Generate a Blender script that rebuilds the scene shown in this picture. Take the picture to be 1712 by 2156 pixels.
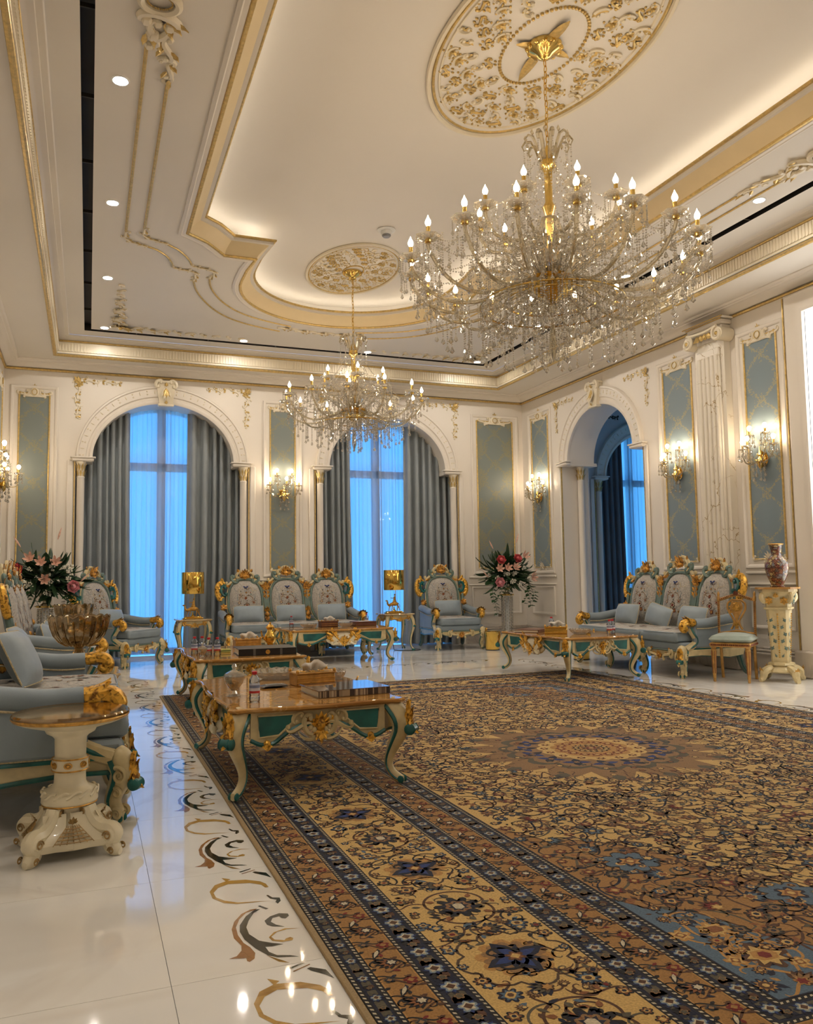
import bpy, math, random
import numpy as np
from mathutils import Matrix, Vector
from mathutils.geometry import tessellate_polygon
PI = math.pi
random.seed(7)
SC = bpy.context.scene
COL = SC.collection
for _o in list(bpy.data.objects):
    bpy.data.objects.remove(_o)

# ------------------------------------------------------------------ camera
F_PX, YAW, PIT, ROL, CAM_H = 1723.0, .3711, .0818, -.01489, 1.15
_cy, _sy, _cp, _sp = math.cos(YAW), math.sin(YAW), math.cos(PIT), math.sin(PIT)
_fw = Vector((_sy * _cp, _cy * _cp, _sp)); _r0 = Vector((_cy, -_sy, 0)); _u0 = _r0.cross(_fw)
_rt = _r0 * math.cos(ROL) + _u0 * math.sin(ROL); _up = _u0 * math.cos(ROL) - _r0 * math.sin(ROL)
_cd = bpy.data.cameras.new('camera'); CAM = bpy.data.objects.new('camera', _cd); COL.objects.link(CAM)
CAM.matrix_world = Matrix(((_rt.x, _up.x, -_fw.x, 0), (_rt.y, _up.y, -_fw.y, 0), (_rt.z, _up.z, -_fw.z, CAM_H), (0, 0, 0, 1)))
_cd.sensor_fit = 'HORIZONTAL'; _cd.sensor_width = 36.0; _cd.lens = 36.0 * F_PX / 1712.0
_cd.clip_start = .05; _cd.clip_end = 200
SC.camera = CAM

# ------------------------------------------------------------------ world, exposure, light levels
SKY_COL = (.06, .36, 1.0); SKY_STR = 2.35; HAZE_COL = (.115, .48, 1.0)
BULB_COL = (1.0, .78, .53); BULB_E = 115.0
SCONCE_E = 62.0
COVE_COL = (1.0, .91, .77); COVE_E = 10.0
DOWN_COL = (1.0, .92, .82); DOWN_E = 590.0
NICHE_E = 3.2
W = bpy.data.worlds.new('daylight'); SC.world = W; W.use_nodes = True
_wt = W.node_tree; _bg = _wt.nodes['Background']; _bg.inputs[1].default_value = SKY_STR
_tc = _wt.nodes.new('ShaderNodeTexCoord'); _sx = _wt.nodes.new('ShaderNodeSeparateXYZ'); _wr = _wt.nodes.new('ShaderNodeValToRGB')   # hazy horizon under a blue dusk sky
_wt.links.new(_tc.outputs['Generated'], _sx.inputs[0]); _wt.links.new(_sx.outputs[2], _wr.inputs[0]); _wt.links.new(_wr.outputs[0], _bg.inputs[0])
_wr.color_ramp.elements[0].position = 0.0; _wr.color_ramp.elements[0].color = HAZE_COL + (1,); _wr.color_ramp.elements[1].position = .30; _wr.color_ramp.elements[1].color = SKY_COL + (1,)
SC.view_settings.view_transform = 'Standard'; SC.view_settings.look = 'None'
SC.view_settings.exposure = 0.22; SC.view_settings.gamma = 1.0; SC.view_settings.use_curve_mapping = False
SC.cycles.max_bounces = 5; SC.cycles.diffuse_bounces = 3; SC.cycles.glossy_bounces = 3
SC.cycles.transmission_bounces = 4; SC.cycles.transparent_max_bounces = 24
SC.cycles.use_adaptive_sampling = True; SC.cycles.adaptive_threshold = .10; SC.cycles.adaptive_min_samples = 16; SC.cycles.use_light_tree = True
SC.cycles.sample_clamp_indirect = 4.0; SC.cycles.caustics_reflective = False; SC.cycles.caustics_refractive = False
SC.cycles.use_denoising = True

# ------------------------------------------------------------------ room dimensions (metres)
XL, XR, YB, YF = -1.196, 7.45, 13.18, -3.18
ZCOR, ZSOF, ZCEIL, ZTOP = 4.353, 4.48, 4.75, 5.10
XC, YC = 3.10, 5.0

# ------------------------------------------------------------------ mesh helpers
class MB:
    def __init__(s): s.v = []; s.f = []; s.n = 0; s.mi = []
    def add(s, g, M=None, mi=0):
        V, Fc = g
        V = np.asarray(V, float)
        if M is not None: V = V @ M[:3, :3].T + M[:3, 3]
        flip = M is not None and np.linalg.det(M[:3, :3]) < 0
        s.v.append(V); n = s.n
        if flip: s.f.extend([tuple(i + n for i in reversed(f)) for f in Fc])
        else: s.f.extend([tuple(i + n for i in f) for f in Fc])
        s.mi.extend([mi] * len(Fc)); s.n += len(V)
        return s
    def mesh(s, name, mats, smooth=True, angle=40):
        me = bpy.data.meshes.new(name)
        V = np.concatenate(s.v) if s.v else np.zeros((0, 3))
        me.from_pydata(V.tolist(), [], s.f)
        for m in (mats if isinstance(mats, (list, tuple)) else [mats]): me.materials.append(m)
        if any(s.mi): me.polygons.foreach_set('material_index', s.mi)
        if smooth:
            me.polygons.foreach_set('use_smooth', [True] * len(me.polygons))
            if angle < 180: me.set_sharp_from_angle(angle=math.radians(angle))
        me.update()
        return me

def obj(name, mb, mat, parent=None, smooth=True, angle=40, kind=None, label=None, loc=None, rot=None, scale=None):
    me = mb if isinstance(mb, bpy.types.Mesh) else mb.mesh(name, mat, smooth, angle)
    o = bpy.data.objects.new(name, me); COL.objects.link(o)
    if parent is not None: o.parent = parent
    if kind: o['kind'] = kind
    if label: o['label'] = label
    if loc is not None: o.location = loc
    if rot is not None: o.rotation_euler = rot
    if scale is not None: o.scale = scale
    return o
def tag(o, label, cat, group=None):
    o['label'] = label; o['category'] = cat
    if group: o['group'] = group
    elif 'group' in o: del o['group']
    return o
def thing(name, label, cat, loc=(0, 0, 0), rz=0, group=None):
    o = bpy.data.objects.new(name, None); COL.objects.link(o)
    o.empty_display_size = .1; o.location = loc; o.rotation_euler = (0, 0, rz)
    return tag(o, label, cat, group)
def struct(name, mb, mat, smooth=True, angle=40):
    return obj(name, mb, mat, None, smooth, angle, kind='structure')
def dup(root, loc=None, rz=None, label=None, group=None):
    r = root.copy(); COL.objects.link(r)
    if loc is not None: r.location = loc
    if rz is not None: r.rotation_euler = (0, 0, rz)
    if label: r['label'] = label
    if group: r['group'] = group
    for ch in root.children:
        c = ch.copy(); COL.objects.link(c); c.parent = r
        for g in ch.children:
            d = g.copy(); COL.objects.link(d); d.parent = c
    return r

def T(x=0, y=0, z=0): M = np.eye(4); M[:3, 3] = (x, y, z); return M
def S(x, y=None, z=None):
    M = np.eye(4); M[0, 0] = x; M[1, 1] = x if y is None else y; M[2, 2] = x if z is None else z; return M
def RX(a): c, s = math.cos(a), math.sin(a); M = np.eye(4); M[1:3, 1:3] = ((c, -s), (s, c)); return M
def RY(a): c, s = math.cos(a), math.sin(a); M = np.eye(4); M[0, 0] = c; M[0, 2] = s; M[2, 0] = -s; M[2, 2] = c; return M
def RZ(a): c, s = math.cos(a), math.sin(a); M = np.eye(4); M[:2, :2] = ((c, -s), (s, c)); return M

def gridf(nu, nv, wu=False, wv=False):
    F = []
    for i in range(nu if wu else nu - 1):
        for j in range(nv if wv else nv - 1):
            a, b = i * nv + j, ((i + 1) % nu) * nv + j
            c, d = ((i + 1) % nu) * nv + (j + 1) % nv, i * nv + (j + 1) % nv
            F.append((a, b, c, d))
    return F
def box(sx, sy, sz, c=(0, 0, 0), bev=0):
    x, y, z = sx / 2, sy / 2, sz / 2
    if bev <= 0:
        V = np.array([(-x, -y, -z), (x, -y, -z), (x, y, -z), (-x, y, -z), (-x, -y, z), (x, -y, z), (x, y, z), (-x, y, z)]) + c
        return V, [(0, 3, 2, 1), (4, 5, 6, 7), (0, 1, 5, 4), (1, 2, 6, 5), (2, 3, 7, 6), (3, 0, 4, 7)]
    b = min(bev, x * .98, y * .98, z * .98)
    def ring(ix, zz): return [(-x + ix, -y + b, zz), (-x + b, -y + ix, zz), (x - b, -y + ix, zz), (x - ix, -y + b, zz), (x - ix, y - b, zz), (x - b, y - ix, zz), (-x + b, y - ix, zz), (-x + ix, y - b, zz)]
    V = ring(b, -z) + ring(0, -z + b) + ring(0, z - b) + ring(b, z)
    Fc = gridf(4, 8, wv=True); Fc = [tuple(reversed(f)) for f in Fc]
    Fc += [tuple(range(7, -1, -1)), tuple(range(24, 32))]
    return np.array(V) + c, Fc
def lathe(prof, seg=24, a0=0, a1=2 * PI, lob=0, lobn=0):
    full = abs(a1 - a0 - 2 * PI) < 1e-6
    n = seg if full else seg + 1
    A = a0 + (a1 - a0) * np.arange(n) / seg
    P = np.array(prof, float); V = []
    for a in A:
        k = 1 + lob * math.cos(lobn * a)
        V.append(np.stack([P[:, 0] * math.cos(a) * k, P[:, 0] * math.sin(a) * k, P[:, 1]], 1))
    Fc = gridf(n, len(P), wu=full)
    V = np.concatenate(V)
    if full:
        if P[0, 0] > 1e-4: Fc.append(tuple(i * len(P) for i in range(n - 1, -1, -1)))
        if P[-1, 0] > 1e-4: Fc.append(tuple(i * len(P) + len(P) - 1 for i in range(n)))
    return V, Fc
def tube(path, r, seg=6, closed=False, flat=1.0, up=None, caps=True):
    P = np.asarray(path, float); n = len(P)
    R = np.full(n, r, float) if np.isscalar(r) else np.asarray(r, float)
    if closed: Tn = np.roll(P, -1, 0) - np.roll(P, 1, 0)
    else:
        Tn = np.empty_like(P); Tn[1:-1] = P[2:] - P[:-2]; Tn[0] = P[1] - P[0]; Tn[-1] = P[-1] - P[-2]
    Tn /= np.linalg.norm(Tn, axis=1)[:, None] + 1e-12
    if up is None:
        u = np.array((0, 0, 1.)) if abs(Tn[0, 2]) < .9 else np.array((1., 0, 0))
    else: u = np.asarray(up, float)
    ca = np.cos(2 * PI * np.arange(seg) / seg); sa = np.sin(2 * PI * np.arange(seg) / seg)
    V = np.empty((n, seg, 3))
    for i in range(n):
        u2 = u - Tn[i] * (u @ Tn[i]); l = np.linalg.norm(u2)
        if l < 1e-6: u2 = np.cross(Tn[i], (1, 0, 0)); l = np.linalg.norm(u2)
        u2 /= l
        if up is None: u = u2
        w = np.cross(Tn[i], u2)
        V[i] = P[i] + R[i] * (ca[:, None] * w + sa[:, None] * u2 * flat)
    Fc = gridf(n, seg, wu=closed, wv=True)
    if caps and not closed:
        Fc.append(tuple(range(seg - 1, -1, -1))); Fc.append(tuple(range((n - 1) * seg, n * seg)))
    return V.reshape(-1, 3), Fc
def prism(poly, z0, z1):
    n = len(poly); P = np.array(poly, float)
    a = sum(P[i, 0] * P[(i + 1) % n, 1] - P[(i + 1) % n, 0] * P[i, 1] for i in range(n))
    if a < 0: P = P[::-1]
    V = np.concatenate([np.c_[P, np.full(n, z0)], np.c_[P, np.full(n, z1)]])
    Fc = [(i, (i + 1) % n, n + (i + 1) % n, n + i) for i in range(n)]
    return V, Fc + [tuple(range(n - 1, -1, -1)), tuple(range(n, 2 * n))]
def flat(poly, z=0):
    n = len(poly); P = np.array(poly, float)
    a = sum(P[i, 0] * P[(i + 1) % n, 1] - P[(i + 1) % n, 0] * P[i, 1] for i in range(n))
    if a < 0: P = P[::-1]
    return np.c_[P, np.full(n, z)], [tuple(range(n))]
def ell(rx, ry, rz, c=(0, 0, 0), nu=10, nv=6, p=1.0):
    V = []
    def sg(x): return math.copysign(abs(x) ** p, x)
    for i in range(nu):
        a = 2 * PI * i / nu
        for j in range(nv + 1):
            b = -PI / 2 + PI * j / nv
            V.append((rx * sg(math.cos(a)) * sg(math.cos(b)), ry * sg(math.sin(a)) * sg(math.cos(b)), rz * sg(math.sin(b))))
    return np.array(V) + c, gridf(nu, nv + 1, wu=True)
def offset_poly(P, d):
    P = np.asarray(P, float); n = len(P)
    e = np.roll(P, -1, 0) - P; e /= np.linalg.norm(e, axis=1)[:, None] + 1e-12
    nr = np.c_[-e[:, 1], e[:, 0]]          # left normal: inward for CCW
    n0 = np.roll(nr, 1, 0); b = n0 + nr; k = (b * nr).sum(1); k[abs(k) < .35] = .35
    return P + b / k[:, None] * d
def sweep_poly(poly, prof):                 # prof: (inset, z) along a closed CCW outline
    n = len(poly); V = []
    for d, z in prof: V.append(np.c_[offset_poly(poly, d), np.full(n, z)])
    Fc = []
    for k in range(len(prof) - 1):
        for i in range(n):
            j = (i + 1) % n; Fc.append((k * n + i, k * n + j, (k + 1) * n + j, (k + 1) * n + i))
    return np.concatenate(V), Fc
def rect(x0, y0, x1, y1): return [(x0, y0), (x1, y0), (x1, y1), (x0, y1)]
def holed(outer, hole, z, down=True):
    o = [Vector((p[0], p[1], 0)) for p in outer]; h = [Vector((p[0], p[1], 0)) for p in hole]
    tr = tessellate_polygon([o, h]); P = o + h; Fc = []
    for a, b, c in tr:
        s = (P[b] - P[a]).cross(P[c] - P[a]).z
        if (s > 0) == down: a, b, c = a, c, b
        Fc.append((a, b, c))
    return np.array([(p.x, p.y, z) for p in P]), Fc

# ---- carved ornament vocabulary: 2-D paths in a unit frame, mapped by a 4x4 (x across, z up, -y outward)
def clothoid(kf, n=28, L=1.0):
    s = np.linspace(-1, 1, n * 4); k = np.array([kf(t) for t in s]); ds = 2 * L / (len(s) - 1)
    th = np.cumsum(k) * ds; th -= th[len(s) // 2]
    P = np.c_[np.cumsum(np.cos(th)), np.cumsum(np.sin(th))] * ds
    P -= (P.max(0) + P.min(0)) / 2; P /= (P.max(0) - P.min(0)).max()
    return P[np.linspace(0, len(s) - 1, n).astype(int)]
SH = dict(C=clothoid(lambda t: 1.5 + 13 * abs(t) ** 3.2, 26), S=clothoid(lambda t: 11.5 * math.copysign(abs(t) ** 2.6, t) + .6 * t, 26),
          J=clothoid(lambda t: .9 + 15 * max(0, t) ** 2.4 + .4 * max(0, -t), 22), V=clothoid(lambda t: -1.6 + 15 * max(0, t) ** 2.2, 22))
def scroll(mb, M, kind, x, z, size, rot=0, fx=1, r=.012, off=0, seg=5, mi=0):
    P = SH[kind] * size; P = P * (fx, 1)
    c, s = math.cos(rot), math.sin(rot)
    X = P[:, 0] * c - P[:, 1] * s + x; Zz = P[:, 0] * s + P[:, 1] * c + z
    n = len(P); t = np.linspace(0, 1, n); rr = r * (.55 + .9 * np.sin(PI * t) ** .8)
    if kind in 'JV': rr = r * (.35 + 1.1 * t ** .6 * (1.2 - .5 * t))
    mb.add(tube(np.c_[X, np.full(n, -off) - rr * .5, Zz], rr, seg, up=(0, 1, 0)), M, mi)
    for e in ((0, -1) if kind in 'CS' else (-1,)):
        mb.add(ell(r * 1.7, r * 1.5, r * 1.7, (X[e], -off - r * .6, Zz[e]), 6, 4), M, mi)
def leaf(L=1, Wd=.4, curl=.35, lobes=3, nu=8, nv=5):
    V = []
    for i in range(nu):
        t = i / (nu - 1); w = Wd * .5 * (math.sin(PI * min(1, t * .92 + .06)) ** .75) * (1 + .22 * math.cos(2 * PI * lobes * t))
        if i == nu - 1: w = Wd * .03
        for j in range(nv):
            q = 2 * j / (nv - 1) - 1
            V.append((q * w, -curl * L * (t ** 2.2) * .55 - .16 * Wd * (1 - q * q) * (1 if j % 2 == 0 else .45) - .02 * Wd, L * t * (1 - .12 * curl * t)))
    return np.array(V), gridf(nu, nv)
def leafs(mb, M, x, z, L, Wd, rot=0, curl=.35, lobes=3, off=0, mi=0, nu=8):
    mb.add(leaf(L, Wd, curl, lobes, nu), M @ T(x, -off, z) @ RY(rot), mi)
def palmette(mb, M, x, z, size, n=7, spread=1.25, rot=0, off=0, mi=0, ball=True):
    A = M @ T(x, -off, z) @ RY(rot)
    for k in range(n):
        q = 2 * k / (n - 1) - 1
        leafs(mb, A, 0, 0, size * (1 - .33 * abs(q)), size * .34, q * spread, .45, 2, .004 + .012 * (1 - abs(q)), mi, 6)
    if ball: mb.add(ell(size * .16, size * .14, size * .16, (0, -size * .1, 0), 8, 5), A, mi)
def rosette(mb, M, x, z, r, n=6, off=0, mi=0):
    A = M @ T(x, -off, z)
    for k in range(n): leafs(mb, A, 0, 0, r, r * .75, 2 * PI * k / n, .3, 1, 0, mi, 5)
    mb.add(ell(r * .28, r * .28, r * .28, (0, -r * .15, 0), 6, 4), A, mi)
def beads(mb, P, r, M=None, seg=6, mi=0):
    e = ell(r, r, r, (0, 0, 0), seg, 4)
    for p in P: mb.add(e, (M @ T(*p)) if M is not None else T(*p), mi)
def pillow(w, h, d, nu=13, nv=11, pinch=.10):
    V = []; Fc = []
    for s in (1, -1):
        for i in range(nu):
            u = 2 * i / (nu - 1) - 1
            for j in range(nv):
                v = 2 * j / (nv - 1) - 1
                t = max(0, (1 - u ** 4) * (1 - v ** 4)) ** .5
                k = 1 - pinch * (u * u) * (1 - v * v) * .6
                kk = 1 - pinch * (v * v) * (1 - u * u) * .9
                V.append((u * w / 2 * kk, -s * d / 2 * t * (.55 + .45 * (1 - u * u) ** .5 * (1 - v * v) ** .5), v * h / 2 * k))
    n = nu * nv; g = gridf(nu, nv)
    return np.array(V), g + [tuple(reversed([i + n for i in f])) for f in g]
def bevpad(w, d, h, r=.03, crown=.02, nu=10, nv=8):
    """seat cushion: rounded box, crowned top; returns (sides+bottom, top) as two geometries"""
    def outline(ins, n=5):
        P = []
        for cx, cy, a0 in ((w / 2 - r, -d / 2 + r, -PI / 2), (w / 2 - r, d / 2 - r, 0), (-w / 2 + r, d / 2 - r, PI / 2), (-w / 2 + r, -d / 2 + r, PI)):
            for i in range(n):
                a = a0 + PI / 2 * i / (n - 1); P.append((cx + (r - ins) * math.cos(a), cy + (r - ins) * math.sin(a)))
        return np.array(P)
    R = [(r * .7, 0), (.0, r * .5), (-.006, h * .5), (0, h - r * .5), (r * .5, h)]
    V = np.concatenate([np.c_[outline(i), np.full(20, z)] for i, z in R])
    side = (V, gridf(len(R), 20, wv=True) and [tuple(reversed(f)) for f in gridf(len(R), 20, wv=True)] + [tuple(range(19, -1, -1))])
    V2 = []
    for i in range(nu):
        u = 2 * i / (nu - 1) - 1
        for j in range(nv):
            v = 2 * j / (nv - 1) - 1
            V2.append((u * (w / 2 - r * .45), v * (d / 2 - r * .45), h - .002 + crown * (1 - u ** 4) * (1 - v ** 4)))
    return side, (np.array(V2), gridf(nu, nv))
def octa(r, h=None):
    h = h or r
    return np.array([(r, 0, 0), (0, r, 0), (-r, 0, 0), (0, -r, 0), (0, 0, h), (0, 0, -h)]), [(0, 1, 4), (1, 2, 4), (2, 3, 4), (3, 0, 4), (1, 0, 5), (2, 1, 5), (3, 2, 5), (0, 3, 5)]
# ------------------------------------------------------------------ materials (all procedural)
def lin(c): return tuple((x / 12.92 if x <= .04045 else ((x + .055) / 1.055) ** 2.4) for x in c)
def rgb(r, g, b): return lin((r / 255., g / 255., b / 255.))
class NT:
    def __init__(s, name):
        s.m = bpy.data.materials.new(name); s.m.use_nodes = True; s.t = s.m.node_tree
        s.t.nodes.clear(); s.out = s.n('ShaderNodeOutputMaterial')
    def n(s, typ, **kw):
        nd = s.t.nodes.new(typ)
        for k, v in kw.items():
            if k[0] == '_': setattr(nd, k[1:], v)
            else:
                key = int(k[1:]) if k[0] == 'i' and k[1:].isdigit() else k.replace('__', ' ')
                nd.inputs[key].default_value = v
        return nd
    def l(s, a, b): s.t.links.new(a, b)
    def coord(s, which='Object', scale=None):
        tc = s.n('ShaderNodeTexCoord')
        if scale is None: return tc.outputs[which]
        mp = s.n('ShaderNodeMapping'); mp.inputs['Scale'].default_value = scale; s.l(tc.outputs[which], mp.inputs[0]); return mp.outputs[0]
    def ramp(s, fac, stops, interp='LINEAR'):
        r = s.n('ShaderNodeValToRGB'); r.color_ramp.interpolation = interp; e = r.color_ramp.elements
        while len(e) < len(stops): e.new(.5)
        for k, (p, c) in enumerate(stops): e[k].position = p; e[k].color = (c if len(c) == 4 else tuple(c) + (1,))
        s.l(fac, r.inputs[0]); return r.outputs[0]
    def mix(s, fac, a, b, mode='MIX'):
        m = s.n('ShaderNodeMix', _data_type='RGBA', _blend_type=mode)
        for i, v in ((0, fac), (6, a), (7, b)):
            if hasattr(v, 'is_linked'): s.l(v, m.inputs[i])
            else: m.inputs[i].default_value = v if i == 0 else (tuple(v) + (1,) if len(v) == 3 else v)
        return m.outputs[2]
    def bump(s, h, strength=.3, dist=.01):
        b = s.n('ShaderNodeBump'); b.inputs['Strength'].default_value = strength; b.inputs['Distance'].default_value = dist
        s.l(h, b.inputs['Height']); return b.outputs[0]
    def prin(s, col, rough=.5, metal=0, **kw):
        p = s.n('ShaderNodeBsdfPrincipled')
        if hasattr(col, 'is_linked'): s.l(col, p.inputs['Base Color'])
        else: p.inputs['Base Color'].default_value = tuple(col) + (1,)
        if hasattr(rough, 'is_linked'): s.l(rough, p.inputs['Roughness'])
        else: p.inputs['Roughness'].default_value = rough
        p.inputs['Metallic'].default_value = metal
        for k, v in kw.items():
            i = p.inputs[k.replace('_', ' ')]
            if hasattr(v, 'is_linked'): s.l(v, i)
            else: i.default_value = v
        s.l(p.outputs[0], s.out.inputs[0]); return p
def simple(name, col, rough=.5, metal=0, var=.08, vs=6.0, bs=0, bst=.2, **kw):
    t = NT(name); co = t.coord()
    nz = t.n('ShaderNodeTexNoise', Scale=vs, Detail=4.0); t.l(co, nz.inputs[0])
    c = t.ramp(nz.outputs[0], [(.3, tuple(x * (1 - var) for x in col)), (.7, tuple(min(1, x * (1 + var)) for x in col))])
    p = t.prin(c, rough, metal, **kw)
    if bs:
        n2 = t.n('ShaderNodeTexNoise', Scale=bs, Detail=3.0); t.l(co, n2.inputs[0]); t.l(t.bump(n2.outputs[0], bst, .004), p.inputs['Normal'])
    return t.m
def emis(name, col, e, rough=None):
    t = NT(name); em = t.n('ShaderNodeEmission', Strength=e); em.inputs[0].default_value = col + (1,); t.l(em.outputs[0], t.out.inputs[0]); return t.m
M = {}
M['wall'] = simple('wall_paint', (.80, .735, .645), .42, var=.02, vs=1.2)
M['ceil'] = simple('ceiling_paint', (.78, .725, .645), .55, var=.015, vs=.8)
M['mould'] = simple('moulding_cream', (.80, .71, .54), .38, var=.03)
M['band'] = simple('tray_band_beige', (.78, .63, .38), .45, var=.02)
M['gilt'] = simple('gilt_moulding', (.62, .44, .165), .40, .62, var=.2, vs=30, bs=120, bst=.15)
def gold_leaf(name, hi, lo, sc, metal=.55):
    t = NT(name); co = t.coord(); nz = t.n('ShaderNodeTexNoise', Scale=sc, Detail=4.0, Distortion=.8); t.l(co, nz.inputs[0])
    c = t.ramp(nz.outputs[0], [(.36, lo), (.50, hi), (.72, tuple(min(1, x * 1.15) for x in hi))]); p = t.prin(c, .30, metal)
    n2 = t.n('ShaderNodeTexNoise', Scale=70.0, Detail=3.0); t.l(co, n2.inputs[0]); t.l(t.bump(n2.outputs[0], .4, .004), p.inputs['Normal']); return t.m
M['gold'] = gold_leaf('gold_leaf', (.80, .44, .065), (.20, .085, .014), 34.0)
M['cgold'] = gold_leaf('crest_gold', (.62, .30, .05), (.14, .05, .012), 30.0, .45)
M['ogold'] = simple('antique_gold', (.60, .33, .07), .36, .6, var=.35, vs=40, bs=80, bst=.35)
M['brass'] = simple('polished_brass', (.83, .58, .18), .16, 1.0, var=.08, vs=12)
M['shine'] = simple('mirror_gold', (.80, .52, .12), .09, 1.0, var=.04, vs=5)
M['cream'] = simple('cream_lacquer', (.64, .52, .28), .36, var=.16, vs=14, bs=40, bst=.15, Coat_Weight=.2)
M['ivory'] = simple('ivory_lacquer', (.80, .71, .50), .3, var=.08, vs=10, Coat_Weight=.2)
M['glaze'] = simple('brown_glaze', (.36, .22, .07), .4, .2, var=.35, vs=30)
M['teal'] = simple('teal_lacquer', (.012, .120, .112), .3, var=.35, vs=9, bs=60, bst=.1, Coat_Weight=.3)
M['sage'] = simple('sage_frame', (.13, .19, .16), .38, var=.25, vs=9)
M['fab'] = simple('slate_satin', (.235, .285, .315), .5, var=.10, vs=5, bs=260, bst=.12, Sheen_Weight=.25, Sheen_Roughness=.4)
M['fabp'] = simple('pillow_satin', (.285, .345, .385), .42, var=.08, vs=7, bs=14, bst=.35, Sheen_Weight=.3, Sheen_Roughness=.35)
M['cord'] = simple('cream_cord', (.55, .45, .26), .6, var=.3, vs=90)
M['drape'] = simple('drape_blue_grey', (.30, .335, .355), .55, var=.08, vs=3, bs=300, bst=.08, Sheen_Weight=.25, Sheen_Roughness=.45)
M['drape_shaded'] = simple('drape_shaded_copy', (.12, .155, .19), .7, var=.1, vs=3)  # same cloth as the other drapes, the unlit room's shade put into its colour
M['annex'] = simple('wall_paint_shaded', (.62, .61, .60), .5, var=.03, vs=2)  # wall paint made darker and cooler: shade of the unlit room in the colour
M['black'] = simple('black_channel', (.012, .010, .009), .6, var=.2)
M['dark'] = simple('dark_bronze', (.03, .026, .02), .4, .3, var=.2)
M['white'] = simple('white_plastic', (.80, .80, .78), .35, var=.02)
M['paper'] = simple('paper', (.82, .76, .62), .7, var=.05)
M['tissue'] = simple('tissue', (.88, .84, .76), .8, var=.04)
M['leaf'] = simple('leaf_green', (.020, .055, .018), .42, var=.5, vs=14)
M['ivy'] = simple('ivy_green', (.022, .075, .02), .4, var=.5, vs=20)
M['stem'] = simple('stem_green', (.05, .10, .03), .5, var=.3)
M['rose'] = simple('rose_pink', (.72, .12, .13), .55, var=.35, vs=25)
M['rosel'] = simple('rose_light', (.80, .33, .36), .55, var=.25, vs=25)
M['lily'] = simple('lily_peach', (.80, .48, .36), .55, var=.3, vs=30)
M['bloom'] = simple('white_bloom', (.78, .74, .62), .6, var=.2, vs=50)
M['green_pad'] = simple('sage_velvet', (.31, .37, .31), .5, var=.15, vs=10, bs=40, bst=.4, Sheen_Weight=.4)
M['maroon'] = simple('maroon_relief', (.20, .055, .025), .4, .25, var=.3, vs=40)
M['red'] = simple('red_cap', (.55, .02, .03), .35, var=.05)
M['leather'] = simple('brown_leather', (.13, .045, .02), .4, var=.25, vs=18, bs=90, bst=.2)
M['blackbook'] = simple('black_leather', (.012, .011, .012), .35, var=.3, vs=30, bs=120, bst=.2)
M['wood'] = simple('gilt_wood', (.46, .25, .065), .28, .25, var=.3, vs=18)
M['bulb'] = emis('lit_bulb', BULB_COL, BULB_E); M['sbulb'] = emis('lit_sconce_bulb', BULB_COL, SCONCE_E)
M['cove'] = emis('cove_led', COVE_COL, COVE_E); M['down'] = emis('downlight_led', DOWN_COL, DOWN_E)
M['niche'] = emis('backlit_panel', (1, .97, .92), NICHE_E)
def clear_glass(name, tint, ior=1.5, gloss=.03, base=.06, amb=(1, 1, 1), body=0):
    t = NT(name); fr = t.n('ShaderNodeFresnel', IOR=ior); tr = t.n('ShaderNodeBsdfTransparent'); tr.inputs[0].default_value = tint + (1,)
    gl = t.n('ShaderNodeBsdfGlossy', Roughness=gloss); gl.inputs[0].default_value = amb + (1,)
    co = t.coord(); nz = t.n('ShaderNodeTexNoise', Scale=9.0); t.l(co, nz.inputs[0])
    mr = t.n('ShaderNodeMath', _operation='MULTIPLY_ADD'); t.l(fr.outputs[0], mr.inputs[0]); mr.inputs[1].default_value = 1 - base; 
    m2 = t.n('ShaderNodeMath', _operation='MULTIPLY'); t.l(nz.outputs[0], m2.inputs[0]); m2.inputs[1].default_value = base * 2; t.l(m2.outputs[0], mr.inputs[2])
    mx = t.n('ShaderNodeMixShader'); t.l(mr.outputs[0], mx.inputs[0]); t.l(tr.outputs[0], mx.inputs[1]); t.l(gl.outputs[0], mx.inputs[2])
    if body:                                   # light scattered inside cut lead glass
        dfu = t.n('ShaderNodeBsdfDiffuse'); dfu.inputs[0].default_value = amb + (1,); trl = t.n('ShaderNodeBsdfTranslucent'); trl.inputs[0].default_value = amb + (1,)
        a1 = t.n('ShaderNodeMixShader'); a1.inputs[0].default_value = .5; t.l(dfu.outputs[0], a1.inputs[1]); t.l(trl.outputs[0], a1.inputs[2])
        a2 = t.n('ShaderNodeMixShader'); a2.inputs[0].default_value = body; t.l(mx.outputs[0], a2.inputs[1]); t.l(a1.outputs[0], a2.inputs[2]); mx = a2
    t.l(mx.outputs[0], t.out.inputs[0]); return t.m
M['glass'] = clear_glass('clear_glass', (.95, .96, .96), 1.5, .02, .04)
M['pane'] = clear_glass('window_glass', (.93, .96, .98), 1.45, .01, .02)
M['crystal'] = clear_glass('cut_crystal', (.95, .945, .93), 1.75, .03, .22, (1, .96, .88), body=.13)
M['crystalg'] = clear_glass('champagne_crystal', (.92, .88, .78), 1.7, .03, .16, (1, .93, .78), body=.12)
M['amber'] = clear_glass('amber_crystal', (.66, .54, .36), 1.7, .08, .22, (1, .85, .6))
M['water'] = clear_glass('water_bottle_plastic', (.80, .86, .92), 1.4, .05, .10)
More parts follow.
